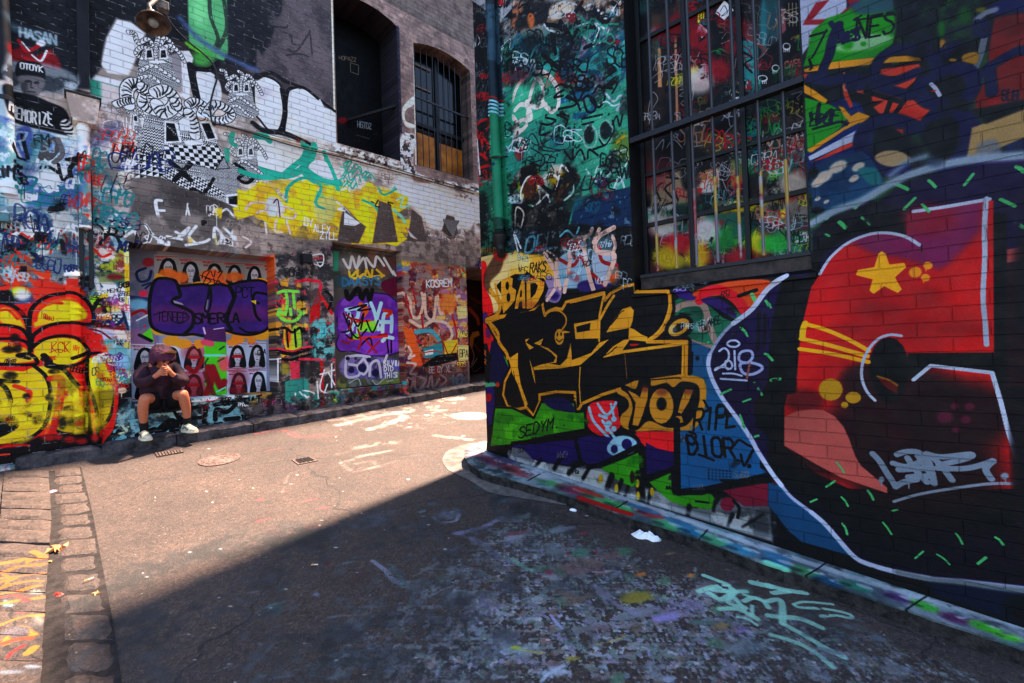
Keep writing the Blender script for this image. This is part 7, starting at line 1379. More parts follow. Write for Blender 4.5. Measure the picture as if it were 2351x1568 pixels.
# leaning pipe at the far left edge
e = empty('sprayed_pipe', LP('00', (60, 1350), .1)); put(e, bL)
MB().tube([LP('00', (-30, -700), .12), LP('00', (5, 0), .12), LP('00', (30, 600), .12), LP('00', (62, 1340), .12)], .062, 16).build('pipe', mLs, e, canvas=cL, smooth=True)
a = LP('00', (58, 1300), .12); band(a, .072, .07, 'pipe_collar', mLs, e, cL); band(LP('00', (35, 700), .12), .07, .05, 'pipe_collar', mIron, e, None)
MB().fbox(LW, LW.px(-30, 500)[0], LW.px(23, 500)[0], LW.px(10, 512)[1], LW.px(10, 492)[1], .002, .09).build('junction_box', plain('teal_metal', '4f7a80', .5), bL, bevel=.006)
# vent stack with cap, its pipe and the flat conduit below
e = empty('vent_pipe', LP('01', (500, 1400), .06)); put(e, bL)
cp = LP('01', (498, 300), .07); r_ = wpx('01', (498, 300), 56, .07)
lathe([(0, r_*.75), (.02, r_), (.05, r_), (.065, r_*.9), (.08, r_*.92), (.088, r_*.5)], cp-UP*.08, (0, 0, 1), 24).build('vent_cap', mLs, e, canvas=cL, smooth=True)
nk = LP('01', (498, 360), .07); lathe([(-.22, r_*.62), (-.1, r_*.66), (-.03, r_*.85), (0, r_*.85), (.02, r_*.7)], nk, (0, 0, 1), 24).build('vent_neck', mLs, e, canvas=cL, smooth=True)
MB().tube(vline('01', 515, 440, 545, 1420, .06), .045, 14).build('pipe', mLs, e, canvas=cL, smooth=True)
for yy in (470, 560, 600, 1060, 1110): p_ = LP('01', (517+(yy-440)*.03, yy), .06); band(p_, .056, .03, 'pipe_collar', mLs, e, cL)
MB().tube(vline('01', 640, 910, 665, 1480, .05), .042, 14).build('conduit', mLs, e, canvas=cL, smooth=True)
# pipe between alcove and door
e = empty('drainpipe', LP('11', (350, 1260), .06)); put(e, bL)
a = LP('11', (345, 215), .08); k = wpx('11', (345, 215), 30, .08)
ub = np.dot(a-LW.O, LW.U); MB().fbox(LW, ub-k, ub+k, a[2]-k*1.05, a[2]+k*1.05, .002, .16).build('hopper_box', mBlk, e, bevel=.008)
MB().tube(vline('11', 345, 240, 352, 1255, .06), .048, 14).build('pipe', mLs, e, canvas=cL, smooth=True)
for yy in (290, 365, 835, 880, 1200): band(LP('11', (347, yy), .06), .06, .035, 'pipe_collar', mLs, e, cL)
e = empty('pipe_stub', LP('11', (1030, 1170), .1)); put(e, bL)
b = LP('11', (1030, 1165), .1); lathe([(0, .07), (.05, .075), (.06, .055), (.2, .05), (.24, .06), (.28, .05), (.3, .02)], b, (0, 0, 1), 16).build('stub', mLs, e, canvas=cL, smooth=True)
MB().tube([b+UP*.2, b+UP*.22-LW.N*.12], .03, 10).build('elbow', mBlk, e)
b = LP('11', (1095, 1160), .08); lathe([(0, .05), (.04, .055), (.05, .04), (.12, .035), (.14, .01)], b, (0, 0, 1), 14).build('stub', mBlk, e, smooth=True)
# cable and conduit along the course
cb = empty('wall_cable', LP('00', (1480, 850), .03)); put(cb, bL)
path = [LP('00', p, .04) for p in ((1075, -20), (1130, 80), (1200, 190), (1300, 290), (1400, 370), (1465, 440), (1492, 530), (1470, 620), (1448, 720), (1455, 820), (1475, 850), (1560, 868), (1700, 905))]+[LP('10', p, .07) for p in ((60, 945), (300, 1015), (600, 1085), (1000, 1190), (1250, 1262), (1500, 1335))]
MB().tube(catmull([tuple(p) for p in path], False, 5), .011, 8).build('cable', mBlk, cb, smooth=True)
for p in ((1492, 530), (1448, 740), (1475, 850)): q = LP('00', p, .03); lathe([(0, .01), (.01, .025), (.03, .025), (.04, .012)], q-LW.N*.03, LW.N, 10).build('cable_clip', mIron, cb)
# street lamp on the left wall
mShade = plain('lamp_enamel', '2e2b2a', .45, scale=14, c2='6a5648', bump=.4); mBulb = plain('lamp_glass', '8d8a84', .2)
lampC = LP('00', (1052, 140), .50)
lp = empty('street_lamp', lampC); tag(lp, 'old black conical wall lamp hanging high above the black and white patterned figure', 'lamp')
ax = Vector((LW.N*.35+LW.U*.12+np.array((0, 0, -1)))).normalized()
lathe([(-.13, .02), (-.12, .045), (-.06, .05), (-.03, .08), (.03, .155), (.045, .165), (.05, .16), (.02, .14), (-.02, .07)], lampC, ax, 28).build('lamp_shade', mShade, lp, smooth=True)
lathe([(-.02, .03), (.02, .05), (.05, .05), (.075, .03), (.085, .008)], lampC, ax, 16).build('bulb', mBulb, lp, smooth=True)
tp = Vector(lampC)-ax*.12
MB().tube([tp, tp-ax*.10, LP('00', (1120, -40), .30), LP('00', (1160, -30), .0)], .022, 10).build('arm', mShade, lp, smooth=True)
jb = LP('00', (1118, 40), .28); MB().fbox(LW, np.dot(jb-LW.O, LW.U)-.05, np.dot(jb-LW.O, LW.U)+.06, jb[2]-.05, jb[2]+.05, .22, .32).build('ballast_box', plain('rusty_tin', '8a6f5c', .6, scale=25, c2='3a4a48'), lp, bevel=.008)
# downpipe of the corner building
e = empty('drainpipe', LP('11', (1680, 190), .07, RW)); put(e, bR)
pts = [LP('10', p, .07, RW) for p in ((1600, -700), (1610, 0), (1623, 400), (1640, 800), (1658, 1200), (1676, 1568))]+[LP('11', (1680, 30), .07, RW)]
MB().tube(pts, .048, 18).build('pipe', mRs, e, canvas=cR, smooth=True)
for t, p in (('10', (1655, 1090)), ('10', (1605, -60)), ('11', (1680, 20))): band(LP(t, p, .07, RW), .062, .04, 'pipe_collar', mRs, e, cR)
b = LP('11', (1678, 75), .07, RW); lathe([(-.10, .045), (-.05, .055), (0, .078), (.03, .08), (.04, .06), (.06, .07), (.07, .05)], b, (0, 0, 1), 18).build('shoe_collar', mBlk, e, smooth=True)
MB().tube([b-UP*.05, LP('11', (1684, 140), .07, RW), LP('11', (1690, 200), .03, RW)], [.045, .05, .035], 14).build('pipe_end', mBlk, e, smooth=True)
cl = LP('10', (1690, 1080), .05, RW); MB().tube([LP('10', (1620, 1080), .12, RW), LP('10', (1650, 1085), .125, RW), LP('10', (1685, 1082), .1, RW), LP('10', (1730, 1075), .02, RW)], .009, 8).build('pipe_clamp', mIron, e)
# ================================================================ posters and stickers
def sheet(name, cv, fr, pxs, d, mat, th=.002, t='01'):
    tile(t); q = [fr.at(*fr.px(*D(p), d), d) for p in pxs]; r = [p+fr.N*th for p in q]
    n = len(q); m = MB(); m.mesh(r+q, [tuple(range(n-1, -1, -1)), tuple(range(n, 2*n))]+[(i, (i+1) % n, n+(i+1) % n, n+i) for i in range(n)])
    me = m.build(name, mat, canvas=cv); return me
def quad(x, y, w, h): return [(x, y), (x+w-3, y+h*.03), (x+w-3, y+h*.985), (x, y+h*.97)]
desc = {'top': ['leftmost dark haired woman poster in the faded top row of the alcove', 'second woman poster from the left in the faded top row', 'middle woman poster of the top row partly under an orange scrawl', 'fourth woman poster in the top row with an orange dab below the face', 'fifth woman poster in the top row near the alcove corner'],
        'mid': ['woman poster beside the shoulder of the seated person', 'woman poster behind the hood of the seated person', 'woman poster with red spray just right of the seated person', None, 'woman poster with a red bar over the eyes right of the green strip', 'clean woman poster at the right end of the middle row'],
        'low': ['low woman poster behind the seated person, hidden by the jacket', 'low woman poster hidden behind the seated person', 'low woman poster covered by a red sprayed halo near the knee', None, 'low woman poster with red spray round the head', 'clean low woman poster at the bottom right of the alcove']}
rows = (('top', [(1060, 185, 165), (1228, 208, 158), (1385, 222, 152), (1538, 232, 140), (1680, 240, 132)], 205), ('mid', [(902, 800, 172), (1075, 795, 172), (1248, 790, 158), (1408, 786, 150), (1558, 784, 142), (1700, 780, 132)], 205), ('low', [(905, 1003, 172), (1078, 992, 172), (1250, 984, 158), (1410, 978, 150), (1560, 972, 142), (1702, 966, 132)], 198))
for rn, xs, hh in rows:
    for i, (x, y, w_) in enumerate(xs):
        if desc[rn][i]: tag(sheet('poster', cA, LW, quad(x, y, w_, hh), -.349, mA), desc[rn][i], 'poster', 'printed posters of a woman pasted in the alcove')
tag(sheet('paper_strip', cA, LW, [(1400, 690), (1552, 690), (1562, 1165), (1410, 1182)], -.346, mA), 'tall paper strip sprayed purple above and bright green below, between the posters', 'paper strip')
for pxs, lb in (([(1278, 60), (1322, 60), (1318, 155), (1276, 160)], 'small acid yellow sticker high behind the window bars'), ([(1395, 90), (1460, 0), (1525, 70), (1460, 140)], 'diamond shaped white paper with a drawing at the top of the barred window'), ([(1485, 1010), (1530, 1010), (1520, 1080), (1480, 1050)], 'white sticker with pink lettering, left of its pair low in the window'), ([(1540, 1030), (1620, 1050), (1600, 1110), (1540, 1100)], 'white sticker with pink lettering, right of its pair low in the window')):
    tag(sheet('sticker', cW, RW, pxs, -.224, mWp, t='20'), lb, 'sticker')
tag(sheet('sticker', cW, RW, [(150, 1240), (225, 1218), (245, 1290), (180, 1312)], -.224, mWp, t='30'), 'lime green square sticker at the lower right of the barred window', 'sticker')
# ================================================================ things on the ground
mCast = plain('cast_iron', '6d5a54', .6, metal=.2, scale=40, bump=.8, c2='3d3432')
def onG(t, p, h=0): tile(t); return G(*D(p), h)
def disc(c, r0, h0, h1, n=40):
    m = MB(); vs = [c+GR.U*math.cos(2*math.pi*k/n)*r0+GR.V*math.sin(2*math.pi*k/n)*r0+GR.N*h for h in (h0, h1) for k in range(n)]
    return m.mesh(vs, [tuple(range(n, 2*n))]+[(k, (k+1) % n, n+(k+1) % n, n+k) for k in range(n)])
c = onG('L0', (1365, 182)); mh = empty('manhole_cover', c); tag(mh, 'round cast iron manhole cover in the sunlit asphalt near the left kerb', 'manhole cover')
RM = .195
m = MB(); n = 40
ring = [(RM, .003), (RM, .009), (RM-.03, .010), (RM-.032, .004)]
vs = [c+GR.U*math.cos(2*math.pi*k/n)*r+GR.V*math.sin(2*math.pi*k/n)*r+GR.N*h for r, h in ring for k in range(n)]
m.mesh(vs, [(i*n+k, i*n+(k+1) % n, (i+1)*n+(k+1) % n, (i+1)*n+k) for i in range(3) for k in range(n)]).build('rim', mCast, mh)
disc(c, RM-.034, .002, .008).build('lid', mCast, mh)
m = MB(); n = 40
for_r = [(.0, .0085), (.03, .0085), (.035, .013), (.05, .013), (.055, .0085), (.08, .0085), (.085, .013), (.10, .013), (.105, .0085), (.13, .0085), (.135, .013), (.145, .013), (.15, .0085)]
vs = [c+GR.U*math.cos(2*math.pi*k/n)*r+GR.V*math.sin(2*math.pi*k/n)*r+GR.N*h for r, h in for_r[1:] for k in range(n)]
m.mesh(vs, [(i*n+k, i*n+(k+1) % n, (i+1)*n+(k+1) % n, (i+1)*n+k) for i in range(len(for_r)-2) for k in range(n)]).build('tread_rings', mCast, mh)
def quadslab(name, cs, h0, h1, mat, par=None, bevel=0): 
    return MB().box8([p+GR.N*h0 for p in cs]+[p+GR.N*h1 for p in cs]).build(name, mat, par, bevel=bevel)
cs = [onG('L0', p) for p in ((975, 168), (1142, 138), (1128, 118), (960, 145))]
gr = empty('drain_grate', sum(cs)/4); tag(gr, 'slotted iron drain grate in the gutter beside the kerb below the seated person', 'drain grate')
quadslab('frame', cs, .001, .005, mBlk, gr)
for k in range(9):
    t0, t1 = (k+.15)/9, (k+.75)/9; a = lambda t, s: (cs[0]*(1-t)+cs[1]*t)*(1-s)+(cs[3]*(1-t)+cs[2]*t)*s
    quadslab('slat', [a(t0, .03), a(t1, .03), a(t1, .97), a(t0, .97)], .005, .013, mCast, gr)
cs = [onG('L1', p) for p in ((262, 215), (386, 190), (335, 165), (222, 185))]
sq = empty('utility_cover', sum(cs)/4); tag(sq, 'small square iron utility cover set in the sunlit asphalt', 'utility cover')
quadslab('lid', cs, .002, .009, mCast, sq)
m = MB()
for i in range(1, 5):
    for j in range(1, 5):
        a = lambda t, s: (cs[0]*(1-t)+cs[1]*t)*(1-s)+(cs[3]*(1-t)+cs[2]*t)*s
        q = a(i/5, j/5); m.box8([q+GR.U*x*.013+GR.V*y*.02+GR.N*h for h in (.009, .014) for x, y in ((-1, -1), (1, -1), (1, 1), (-1, 1))])
m.build('tread_studs', mBlk, sq)
mPap = plain('white_tissue', 'e6e6ea', .8, var=.1, bump=.3)
def crumple(name, t, p, w, h, seed, mat, label, cat, z=.02, ny=5, nx=9):
    r = random.Random(seed); tile(t); c = G(*D(p)); du = np.array((1, -.45, 0)); du /= np.linalg.norm(du); dv = np.array((.45, 1, 0)); dv /= np.linalg.norm(dv)
    m = MB(); vs = []; fs = []
    for side in (0, 1):
        for j in range(ny):
            for i in range(nx):
                s, q = i/(nx-1)*2-1, j/(ny-1)*2-1; ed = (1-abs(s)**3)*(1-abs(q)**3)
                k = 1+r.uniform(-.12, .12)
                P_ = c+du*w*s*(.75+.25*math.cos(q*1.5))*k+dv*h*q*(.55+.45*abs(math.sin(s*2.2+seed)))*k
                P_[2] = gz(P_[0], P_[1])+.003+(z*ed*(.5+r.random()) if side else 0); vs.append(P_)
    o = nx*ny
    for j in range(ny-1):
        for i in range(nx-1):
            a = j*nx+i; fs += [(o+a, o+a+1, o+a+nx+1, o+a+nx), (a, a+nx, a+nx+1, a+1)]
    rg = [i for i in range(nx)]+[(j+1)*nx-1 for j in range(1, ny)]+[(ny-1)*nx+i for i in range(nx-2, -1, -1)]+[j*nx for j in range(ny-2, 0, -1)]
    for k in range(len(rg)): a, b = rg[k], rg[(k+1) % len(rg)]; fs.append((a, b, o+b, o+a))
    m.mesh(vs, fs); return tag(m.build(name, mat), label, cat)
crumple('crumpled_tissue', 'L2', (833, 665), .10, .045, 3, mPap, 'crumpled white tissue lying in the shaded gutter below the right kerb', 'tissue', .035)
crumple('paper_scrap', 'L2', (380, 498), .03, .018, 5, mPap, 'tiny white paper scrap at the foot of the right kerb', 'paper scrap', .015, 4, 5)
crumple('paper_scrap', 'L0', (318, 385), .025, .05, 8, plain('pink_wrapper', 'd88a9a', .5), 'pink wrapper lying in the gutter between the two rows of setts', 'wrapper', .012, 4, 5)
crumple('paper_scrap', 'L0', (362, 1022), .035, .018, 9, plain('red_wrapper', 'a8352a', .5), 'small red wrapper in the dirt of the gutter', 'wrapper', .012, 4, 5)
mLeaf = plain('dry_leaf', 'd89a62', .7, scale=30, c2='a8683a')
def leaf(t, p, s, a, label):
    tile(t); c = G(*D(p), .012); m = MB(); lob = [0.25, .9, .45, 1, .5, .95, .4, .7, .2]; vs = [c+np.array((0, 0, .006))]; n = len(lob)*2
    for k in range(n): r = s*(lob[k//2] if k % 2 else lob[k//2]*.55+.15); th = a+k/n*2*math.pi; q = c+np.array((math.cos(th)*r, math.sin(th)*r*.8, 0)); q[2] = gz(q[0], q[1])+.008+.02*abs(math.sin(k*1.7))*s/.05; vs.append(q)
    m.mesh(vs+[v-np.array((0, 0, .0015)) for v in vs], [(0, 1+k, 1+(k+1) % n) for k in range(n)]+[(n+1, n+2+(k+1) % n, n+2+k) for k in range(n)]+[(1+k, n+2+k, n+2+(k+1) % n, 1+(k+1) % n) for k in range(n)])
    o = m.build('dry_leaf', mLeaf); return tag(o, label, 'leaf')
leaf('L0', (362, 742), .085, .3, 'large curled tan leaf lying across the gutter between the setts'); leaf('L0', (603, 1010), .03, 1.1, 'small brown leaf at the edge of the gutter setts and asphalt'); leaf('L0', (312, 810), .022, 2, 'tiny orange leaf fragment beside the left row of setts')
mBut = plain('cigarette_paper', 'e0c8ae', .7); mFil = plain('cigarette_filter', 'c98a4a', .7)
for t, p, a, lb in (('L0', (553, 948), .9, 'cigarette butt lying on a broad gutter sett'), ('L0', (456, 1266), 1.4, 'cigarette butt in the dark dirt at the bottom of the gutter'), ('L1', (364, 842), .1, 'pale cigarette butt on the shaded asphalt')):
    c = onG(t, p); dd = np.array((math.cos(a), math.sin(a), 0)); dd[2] = GB[0]*dd[0]+GB[1]*dd[1]; c = c+UP*(.024 if t == 'L0' and p[1] < 1000 else .010)
    e = empty('cigarette_butt', c); tag(e, lb, 'cigarette butt', 'cigarette butts dropped on the ground')
    MB().tube([c-dd*.022, c-dd*.002], .0042, 8).build('filter', mFil, e); MB().tube([c-dd*.002, c+dd*.022], .0042, 8).build('paper', mBut, e)
# peeling paper flaps on the wall above the door
mFlap = plain('old_paper', 'cfc9c4', .8, var=.2, scale=20); mFlD = plain('old_grey_paper', '6f6662', .85, scale=20)
def flap(t, a, b, c_, mat, label, curl=.10, n=8):
    "a torn sheet fixed along a-b whose free corner c curls out"
    A1, B1, C1_ = [LP(t, p, .004) for p in (a, b, c_)]; m = MB(); vs = []
    for k in range(n+1):
        s = k/n; out = LW.N*curl*s*s
        for q in (A1, B1): vs.append(q*(1-s)+C1_*s+out+(A1-B1)*.04*math.sin(k*2)*(1 if q is A1 else -1)*(1-s))
    o = len(vs); vs += [v-LW.N*.002 for v in vs]
    m.mesh(vs, [(2*k, 2*k+1, 2*k+3, 2*k+2) for k in range(n)]+[(o+2*k, o+2*k+2, o+2*k+3, o+2*k+1) for k in range(n)])
    return tag(m.build('torn_poster', mat), label, 'torn poster')
flap('10', (575, 1395), (625, 1440), (700, 1545), mFlap, 'white torn paper peeling off the yellow paint above the door')
flap('11', (1285, -60), (1400, -50), (1345, 75), mFlD, 'grey torn paper sagging from the brick above the right end of the wall', .07)
flap('11', (1040, 5), (1062, 60), (1100, 85), mFlap, 'small pale torn paper with red print beside the yellow patch', .06)
# ================================================================ the seated person
def skinmesh(name, J, E, mat, parent, root, sub=2, smooth=True, extra=None):
    me = bpy.data.meshes.new(name); names = list(J); me.from_pydata([tuple(map(float, J[n][0])) for n in names], [(names.index(a), names.index(b)) for a, b in E], [])
    o = bpy.data.objects.new(name, me); COL.objects.link(o)
    sk = o.modifiers.new('skin', 'SKIN'); sk.use_smooth_shade = True
    for i, n in enumerate(names):
        r = J[n][1]; v = me.skin_vertices[0].data[i]; v.radius = (r, r) if not isinstance(r, tuple) else r; v.use_root = (n == root)
    su = o.modifiers.new('sub', 'SUBSURF'); su.levels = sub; su.render_levels = sub
    bpy.context.view_layer.update(); dg = bpy.context.evaluated_depsgraph_get()
    m2 = bpy.data.meshes.new_from_object(o.evaluated_get(dg)); m2.name = name; o.modifiers.clear(); o.data = m2
    m2.materials.clear(); m2.materials.append(mat)
    for p in m2.polygons: p.use_smooth = True
    return put(o, parent)
def pp(x, y, d): return LP('01', (x, y), d)
mSkin = plain('skin', 'b0674a', .55, var=.12, scale=25, bump=.15); mJack = plain('maroon_jacket', '351526', .75, var=.35, scale=14, bump=.6, dist=.01, c2='1a0c16')
mShort = plain('black_shorts', '0c0c10', .85, bump=.4); mSock = plain('black_sock', '131317', .9); mShoe = plain('white_trainer', 'cfc8b4', .6, var=.25, scale=30, c2='8f8a78'); mSole = plain('shoe_sole', 'd9cfae', .6)
mShDk = plain('shoe_dark', '2e2f36', .6); mBrim = plain('tan_cap', 'b98c50', .7); mGlas = plain('sunglass_lens', '08080a', .15); mHair = plain('dark_hair', '17110e', .7)
person = empty('person', pp(1115, 1190, -.05)); tag(person, 'seated person in maroon hooded jacket, tan cap and black shorts, chin on clasped hands', 'person')
kL = .13
def kerbtop(x, y, d): p = pp(x, y, d); q = p.copy(); q[2] = gz(p[0], p[1])+.13; return q
LkneeP, RkneeP = pp(998, 1165, .36), pp(1258, 1135, .36)
LankP, RankP = pp(990, 1365, .20), pp(1287, 1330, .20)
J = {'pelvis': (pp(1115, 1190, -.02), .12), 'belly': (pp(1112, 1105, .02), .12), 'chest': (pp(1108, 1005, .12), .13), 'neck0': (pp(1110, 950, .20), .06), 'neck': (pp(1114, 925, .25), .05), 'head': (pp(1118, 895, .30), .085), 'crown': (pp(1110, 865, .30), .07),
     'hipL': (pp(1062, 1192, .04), .085), 'kneeL': (LkneeP, .060), 'shinL': (pp(983, 1225, .30), .058), 'calfL': (pp(984, 1280, .26), .050), 'ankL': (LankP, .036),
     'hipR': (pp(1175, 1185, .04), .085), 'kneeR': (RkneeP, .060), 'shinR': (pp(1270, 1195, .30), .058), 'calfR': (pp(1282, 1250, .26), .050), 'ankR': (RankP, .036),
     'shL': (pp(1000, 975, .14), .06), 'elL': (pp(968, 1085, .30), .042), 'wrL': (pp(1080, 1015, .42), .026), 'paL': (pp(1108, 990, .43), .030),
     'shR': (pp(1215, 970, .14), .06), 'elR': (pp(1262, 1075, .30), .042), 'wrR': (pp(1180, 1003, .42), .026), 'paR': (pp(1155, 978, .43), .030)}
E = [('pelvis', 'belly'), ('belly', 'chest'), ('chest', 'neck0'), ('neck0', 'neck'), ('neck', 'head'), ('head', 'crown'), ('pelvis', 'hipL'), ('hipL', 'kneeL'), ('kneeL', 'shinL'), ('shinL', 'calfL'), ('calfL', 'ankL'), ('pelvis', 'hipR'), ('hipR', 'kneeR'), ('kneeR', 'shinR'), ('shinR', 'calfR'), ('calfR', 'ankR'),
     ('chest', 'shL'), ('shL', 'elL'), ('elL', 'wrL'), ('wrL', 'paL'), ('chest', 'shR'), ('shR', 'elR'), ('elR', 'wrR'), ('wrR', 'paR')]
# fingers: each hand's four fingers wrap across the other, thumbs up towards the chin
for s, (px_, py_), sg in (('L', (1108, 990), 1), ('R', (1155, 978), -1)):
    for k in range(4):
        y = py_-14+k*13; n0, n1, n2, n3 = [f'f{s}{k}{j}' for j in range(4)]
        J[n0] = (pp(px_+sg*8, y, .455), .010); J[n1] = (pp(px_+sg*24, y-6+k, .475-.004*k), .0095); J[n2] = (pp(px_+sg*38, y-4, .465-.003*k), .009); J[n3] = (pp(px_+sg*44, y+2, .44), .008)
        E += [('pa'+s, n0), (n0, n1), (n1, n2), (n2, n3)]
    J['t'+s+'0'] = (pp(px_+sg*2, py_-22, .43), .011); J['t'+s+'1'] = (pp(px_+sg*12, py_-38, .42), .010); J['t'+s+'2'] = (pp(px_+sg*20, py_-48, .41), .0085); E += [('pa'+s, 't'+s+'0'), ('t'+s+'0', 't'+s+'1'), ('t'+s+'1', 't'+s+'2')]
# face looks down and towards the lane
HC = J['head'][0]; fdir = nrm(LW.N*.75+LW.U*.38-UP*.55); side = nrm(np.cross(fdir, UP)); fup = np.cross(side, fdir)
J['chin'] = (HC+fdir*.075-fup*.07, .035); J['nose'] = (HC+fdir*.105-fup*.012, .012); J['brow'] = (HC+fdir*.07+fup*.035, .05)
E += [('head', 'chin'), ('head', 'brow'), ('brow', 'nose')]
skinmesh('body', J, E, mSkin, person, 'pelvis')
for sx in (-1, 1):
    q = HC+side*sx*.085-fup*.0+fdir*.0; lathe([(-.012, .012), (-.006, .026), (.004, .028), (.01, .014)], q, side*sx, 10).build('ear', mSkin, person, smooth=True)
    q = HC+side*sx*.034+fdir*.092+fup*.018; lathe([(-.006, .012), (0, .022), (.004, .02)], q, fdir, 14).build('sunglass_lens', mGlas, person, smooth=True)
MB().tube([HC-side*.075+fdir*.02+fup*.02, HC-side*.055+fdir*.09+fup*.024, HC+side*.055+fdir*.09+fup*.024, HC+side*.075+fdir*.02+fup*.02], .004, 6).build('sunglass_frame', mGlas, person)
MB().tube([HC+fdir*.098-side*.022-fup*.045, HC+fdir*.104-fup*.043, HC+fdir*.098+side*.022-fup*.045], .005, 6).build('mouth', plain('lips', '8a4a40', .5), person, smooth=True)
# jacket
JJ = {'pel': (pp(1108, 1165, .00), .175), 'bel': (pp(1105, 1095, .04), .175), 'che': (pp(1100, 1010, .10), .175), 'nk': (pp(1085, 945, .13), .125), 
      'shL': (pp(1000, 975, .11), .10), 'upL': (pp(972, 1030, .20), .088), 'elL': (pp(965, 1080, .31), .078), 'foL': (pp(1025, 1050, .38), .052), 'wrL': (pp(1072, 1020, .415), .040),
      'shR': (pp(1205, 970, .11), .10), 'upR': (pp(1238, 1020, .20), .088), 'elR': (pp(1258, 1070, .31), .078), 'foR': (pp(1218, 1038, .38), .052), 'wrR': (pp(1190, 1010, .415), .040),
      'hemL': (pp(1030, 1130, .16), .115), 'hemR': (pp(1185, 1120, .16), .115)}
JE = [('pel', 'bel'), ('bel', 'che'), ('che', 'nk'), ('che', 'shL'), ('shL', 'upL'), ('upL', 'elL'), ('elL', 'foL'), ('foL', 'wrL'), ('che', 'shR'), ('shR', 'upR'), ('upR', 'elR'), ('elR', 'foR'), ('foR', 'wrR'), ('bel', 'hemL'), ('bel', 'hemR')]
jk = skinmesh('jacket', JJ, JE, mJack, person, 'pel')
dm = bpy.data.textures.new('folds', 'CLOUDS'); dm.noise_scale = .075; md = jk.modifiers.new('folds', 'DISPLACE'); md.texture = dm; md.strength = .045; md.mid_level = .5; md.texture_coords = 'GLOBAL'
# hood: an open shell round the head
m = MB(); vs = []; fs = []; nu, nv = 22, 10
for j in range(nv+1):
    th = math.pi*(.02+.68*j/nv)
    for i in range(nu):
        ph = 2*math.pi*i/nu; bk = -fdir*.75+fup*.65; bk = nrm(bk); e1 = side; e2 = np.cross(bk, e1)
        rr = .118*(1+.04*math.sin(ph*3+j)); p = HC-fdir*.01+fup*.01+bk*math.cos(th)*rr*(1.22-.1*j/nv)+(e1*math.cos(ph)+e2*math.sin(ph))*math.sin(th)*rr*(1.0)
        vs.append(p)
for j in range(nv):
    for i in range(nu): fs.append((j*nu+i, j*nu+(i+1) % nu, (j+1)*nu+(i+1) % nu, (j+1)*nu+i))
fs.append(tuple(range(nu))); m.mesh(vs, fs); hd = m.build('hood', plain('hood_cloth', '52203a', .8, var=.4, scale=9, bump=.8, dist=.012, c2='1d0b16'), person, smooth=True)
so_ = hd.modifiers.new('thick', 'SOLIDIFY'); so_.thickness = .008; s2 = hd.modifiers.new('sub', 'SUBSURF'); s2.levels = 2; s2.render_levels = 2
mh_ = hd.modifiers.new('folds', 'DISPLACE'); mh_.texture = dm; mh_.strength = .03; mh_.mid_level = .5; mh_.texture_coords = 'GLOBAL'
# cap brim
bdir = nrm(LW.N*.8+LW.U*.5+UP*.12)
m = MB(); vs = []; n = 14
for k in range(n+1):
    a = math.pi*k/n
    for rr, h in ((.06, 0), (.165, .012)):
        vs.append(HC+UP*(.035+h*2-.02*math.cos(a)**2)+side*math.cos(a)*(.082 if rr < .1 else .092)+bdir*(.045+math.sin(a)*(rr-.045)))
o_ = len(vs); vs += [v-fup*.006 for v in vs]
m.mesh(vs, [(2*k, 2*k+1, 2*k+3, 2*k+2) for k in range(n)]+[(o_+2*k, o_+2*k+2, o_+2*k+3, o_+2*k+1) for k in range(n)]+[(2*k+1, o_+2*k+1, o_+2*k+3, 2*k+3) for k in range(n)])
m.build('cap_brim', mBrim, person, smooth=True)
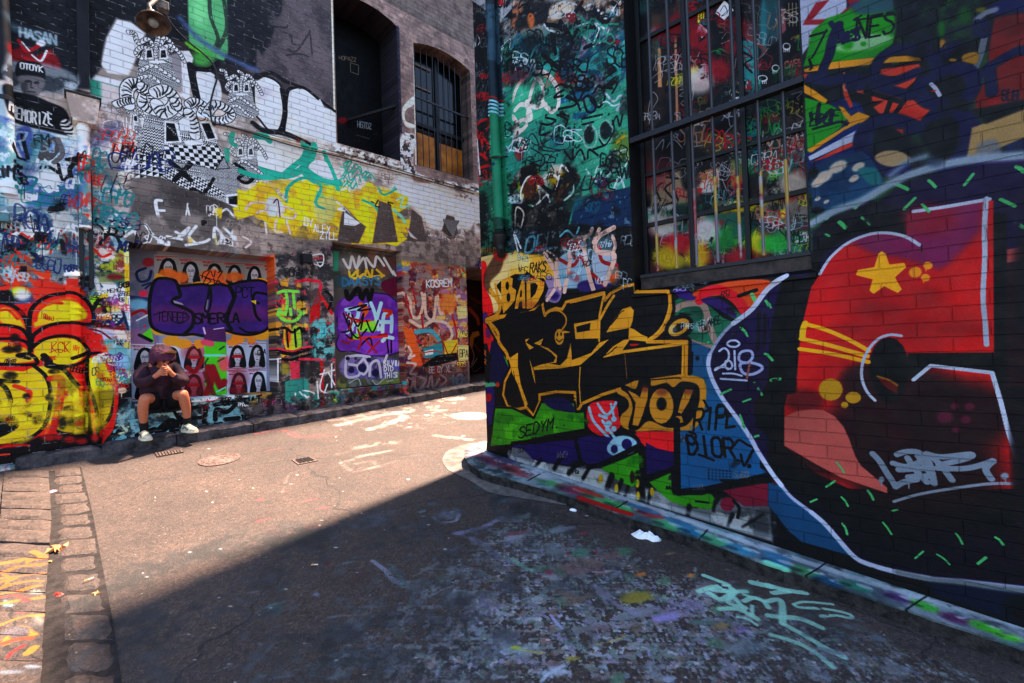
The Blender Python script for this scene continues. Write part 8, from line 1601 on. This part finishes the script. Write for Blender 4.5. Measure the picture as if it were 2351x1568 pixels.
# shorts
for s, hp, kn, tx in (('L', 'hipL', 'kneeL', -1), ('R', 'hipR', 'kneeR', 1)):
    pass
SJ = {'p': (pp(1115, 1192, -.02), .145), 'hL': (pp(1062, 1192, .05), .11), 'kL': (J['hipL'][0]*.28+LkneeP*.72+np.array((0, 0, .004)), .086), 'hR': (pp(1175, 1185, .05), .11), 'kR': (J['hipR'][0]*.28+RkneeP*.72+np.array((0, 0, .004)), .086)}
skinmesh('shorts', SJ, [('p', 'hL'), ('hL', 'kL'), ('p', 'hR'), ('hR', 'kR')], mShort, person, 'p')
for s, an, ca in (('L', LankP, J['calfL'][0]), ('R', RankP, J['calfR'][0])):
    d_ = nrm(ca-an); MB().tube([an-d_*.07, an-d_*.03, an+d_*.02, an+d_*.055], [.042, .04, .043, .046], 14).build('sock', mSock, person, smooth=True)
    ft = an.copy(); ft[2] = gz(an[0], an[1])+.13; tdir = LW.N*.92+LW.U*(.10 if s == 'L' else .30); tdir[2] = 0; tdir = nrm(tdir); sdv = np.cross(tdir, UP)
    zt = ft[2]+.012
    m = MB(); prof = [(-.075, .030, .070), (-.05, .040, .085), (0, .044, .085), (.05, .044, .072), (.10, .048, .055), (.14, .046, .045), (.17, .034, .036), (.185, .012, .025)]
    nn = 12; vs = []; 
    for t_, w_, h_ in prof:
        for k in range(nn):
            a = math.pi*k/(nn-1); vs.append(ft+tdir*t_+sdv*math.cos(a)*w_*(1.0)+UP*(.02+math.sin(a)**.8*h_))
    vs0 = len(prof)
    fs = [(i*nn+k, i*nn+k+1, (i+1)*nn+k+1, (i+1)*nn+k) for i in range(vs0-1) for k in range(nn-1)]+[tuple(range(nn)), tuple(range((vs0-1)*nn, vs0*nn))]
    sh = MB().mesh(vs, fs).build('shoe', mShoe, person, smooth=True)
    m = MB(); vs = []
    for hh in (0.002, .026):
        for side_ in (1, -1):
            seq = prof if side_ == 1 else prof[::-1]
            for t_, w_, h_ in seq: vs.append(ft+tdir*t_*1.02+sdv*side_*(w_+.004)+UP*hh)
    N2 = len(prof)*2; m.mesh(vs, [tuple(range(N2-1, -1, -1)), tuple(range(N2, 2*N2))]+[(k, (k+1) % N2, N2+(k+1) % N2, N2+k) for k in range(N2)]).build('sole', mSole, sh)
    for k in range(4):
        t_ = .03+k*.024; MB().tube([ft+tdir*t_-sdv*.03+UP*(.085-k*.008), ft+tdir*t_+UP*(.102-k*.011), ft+tdir*t_+sdv*.03+UP*(.085-k*.008)], .004, 6).build('lace', mSole, sh)
    MB().tube([ft+tdir*.11-sdv*.047+UP*.04, ft+tdir*.03-sdv*.046+UP*.07, ft-tdir*.02-sdv*.042+UP*.045], .006, 6).build('stripe', mShDk, sh)
    MB().tube([ft+tdir*.11+sdv*.047+UP*.04, ft+tdir*.03+sdv*.046+UP*.07, ft-tdir*.02+sdv*.042+UP*.045], .006, 6).build('stripe', mShDk, sh)
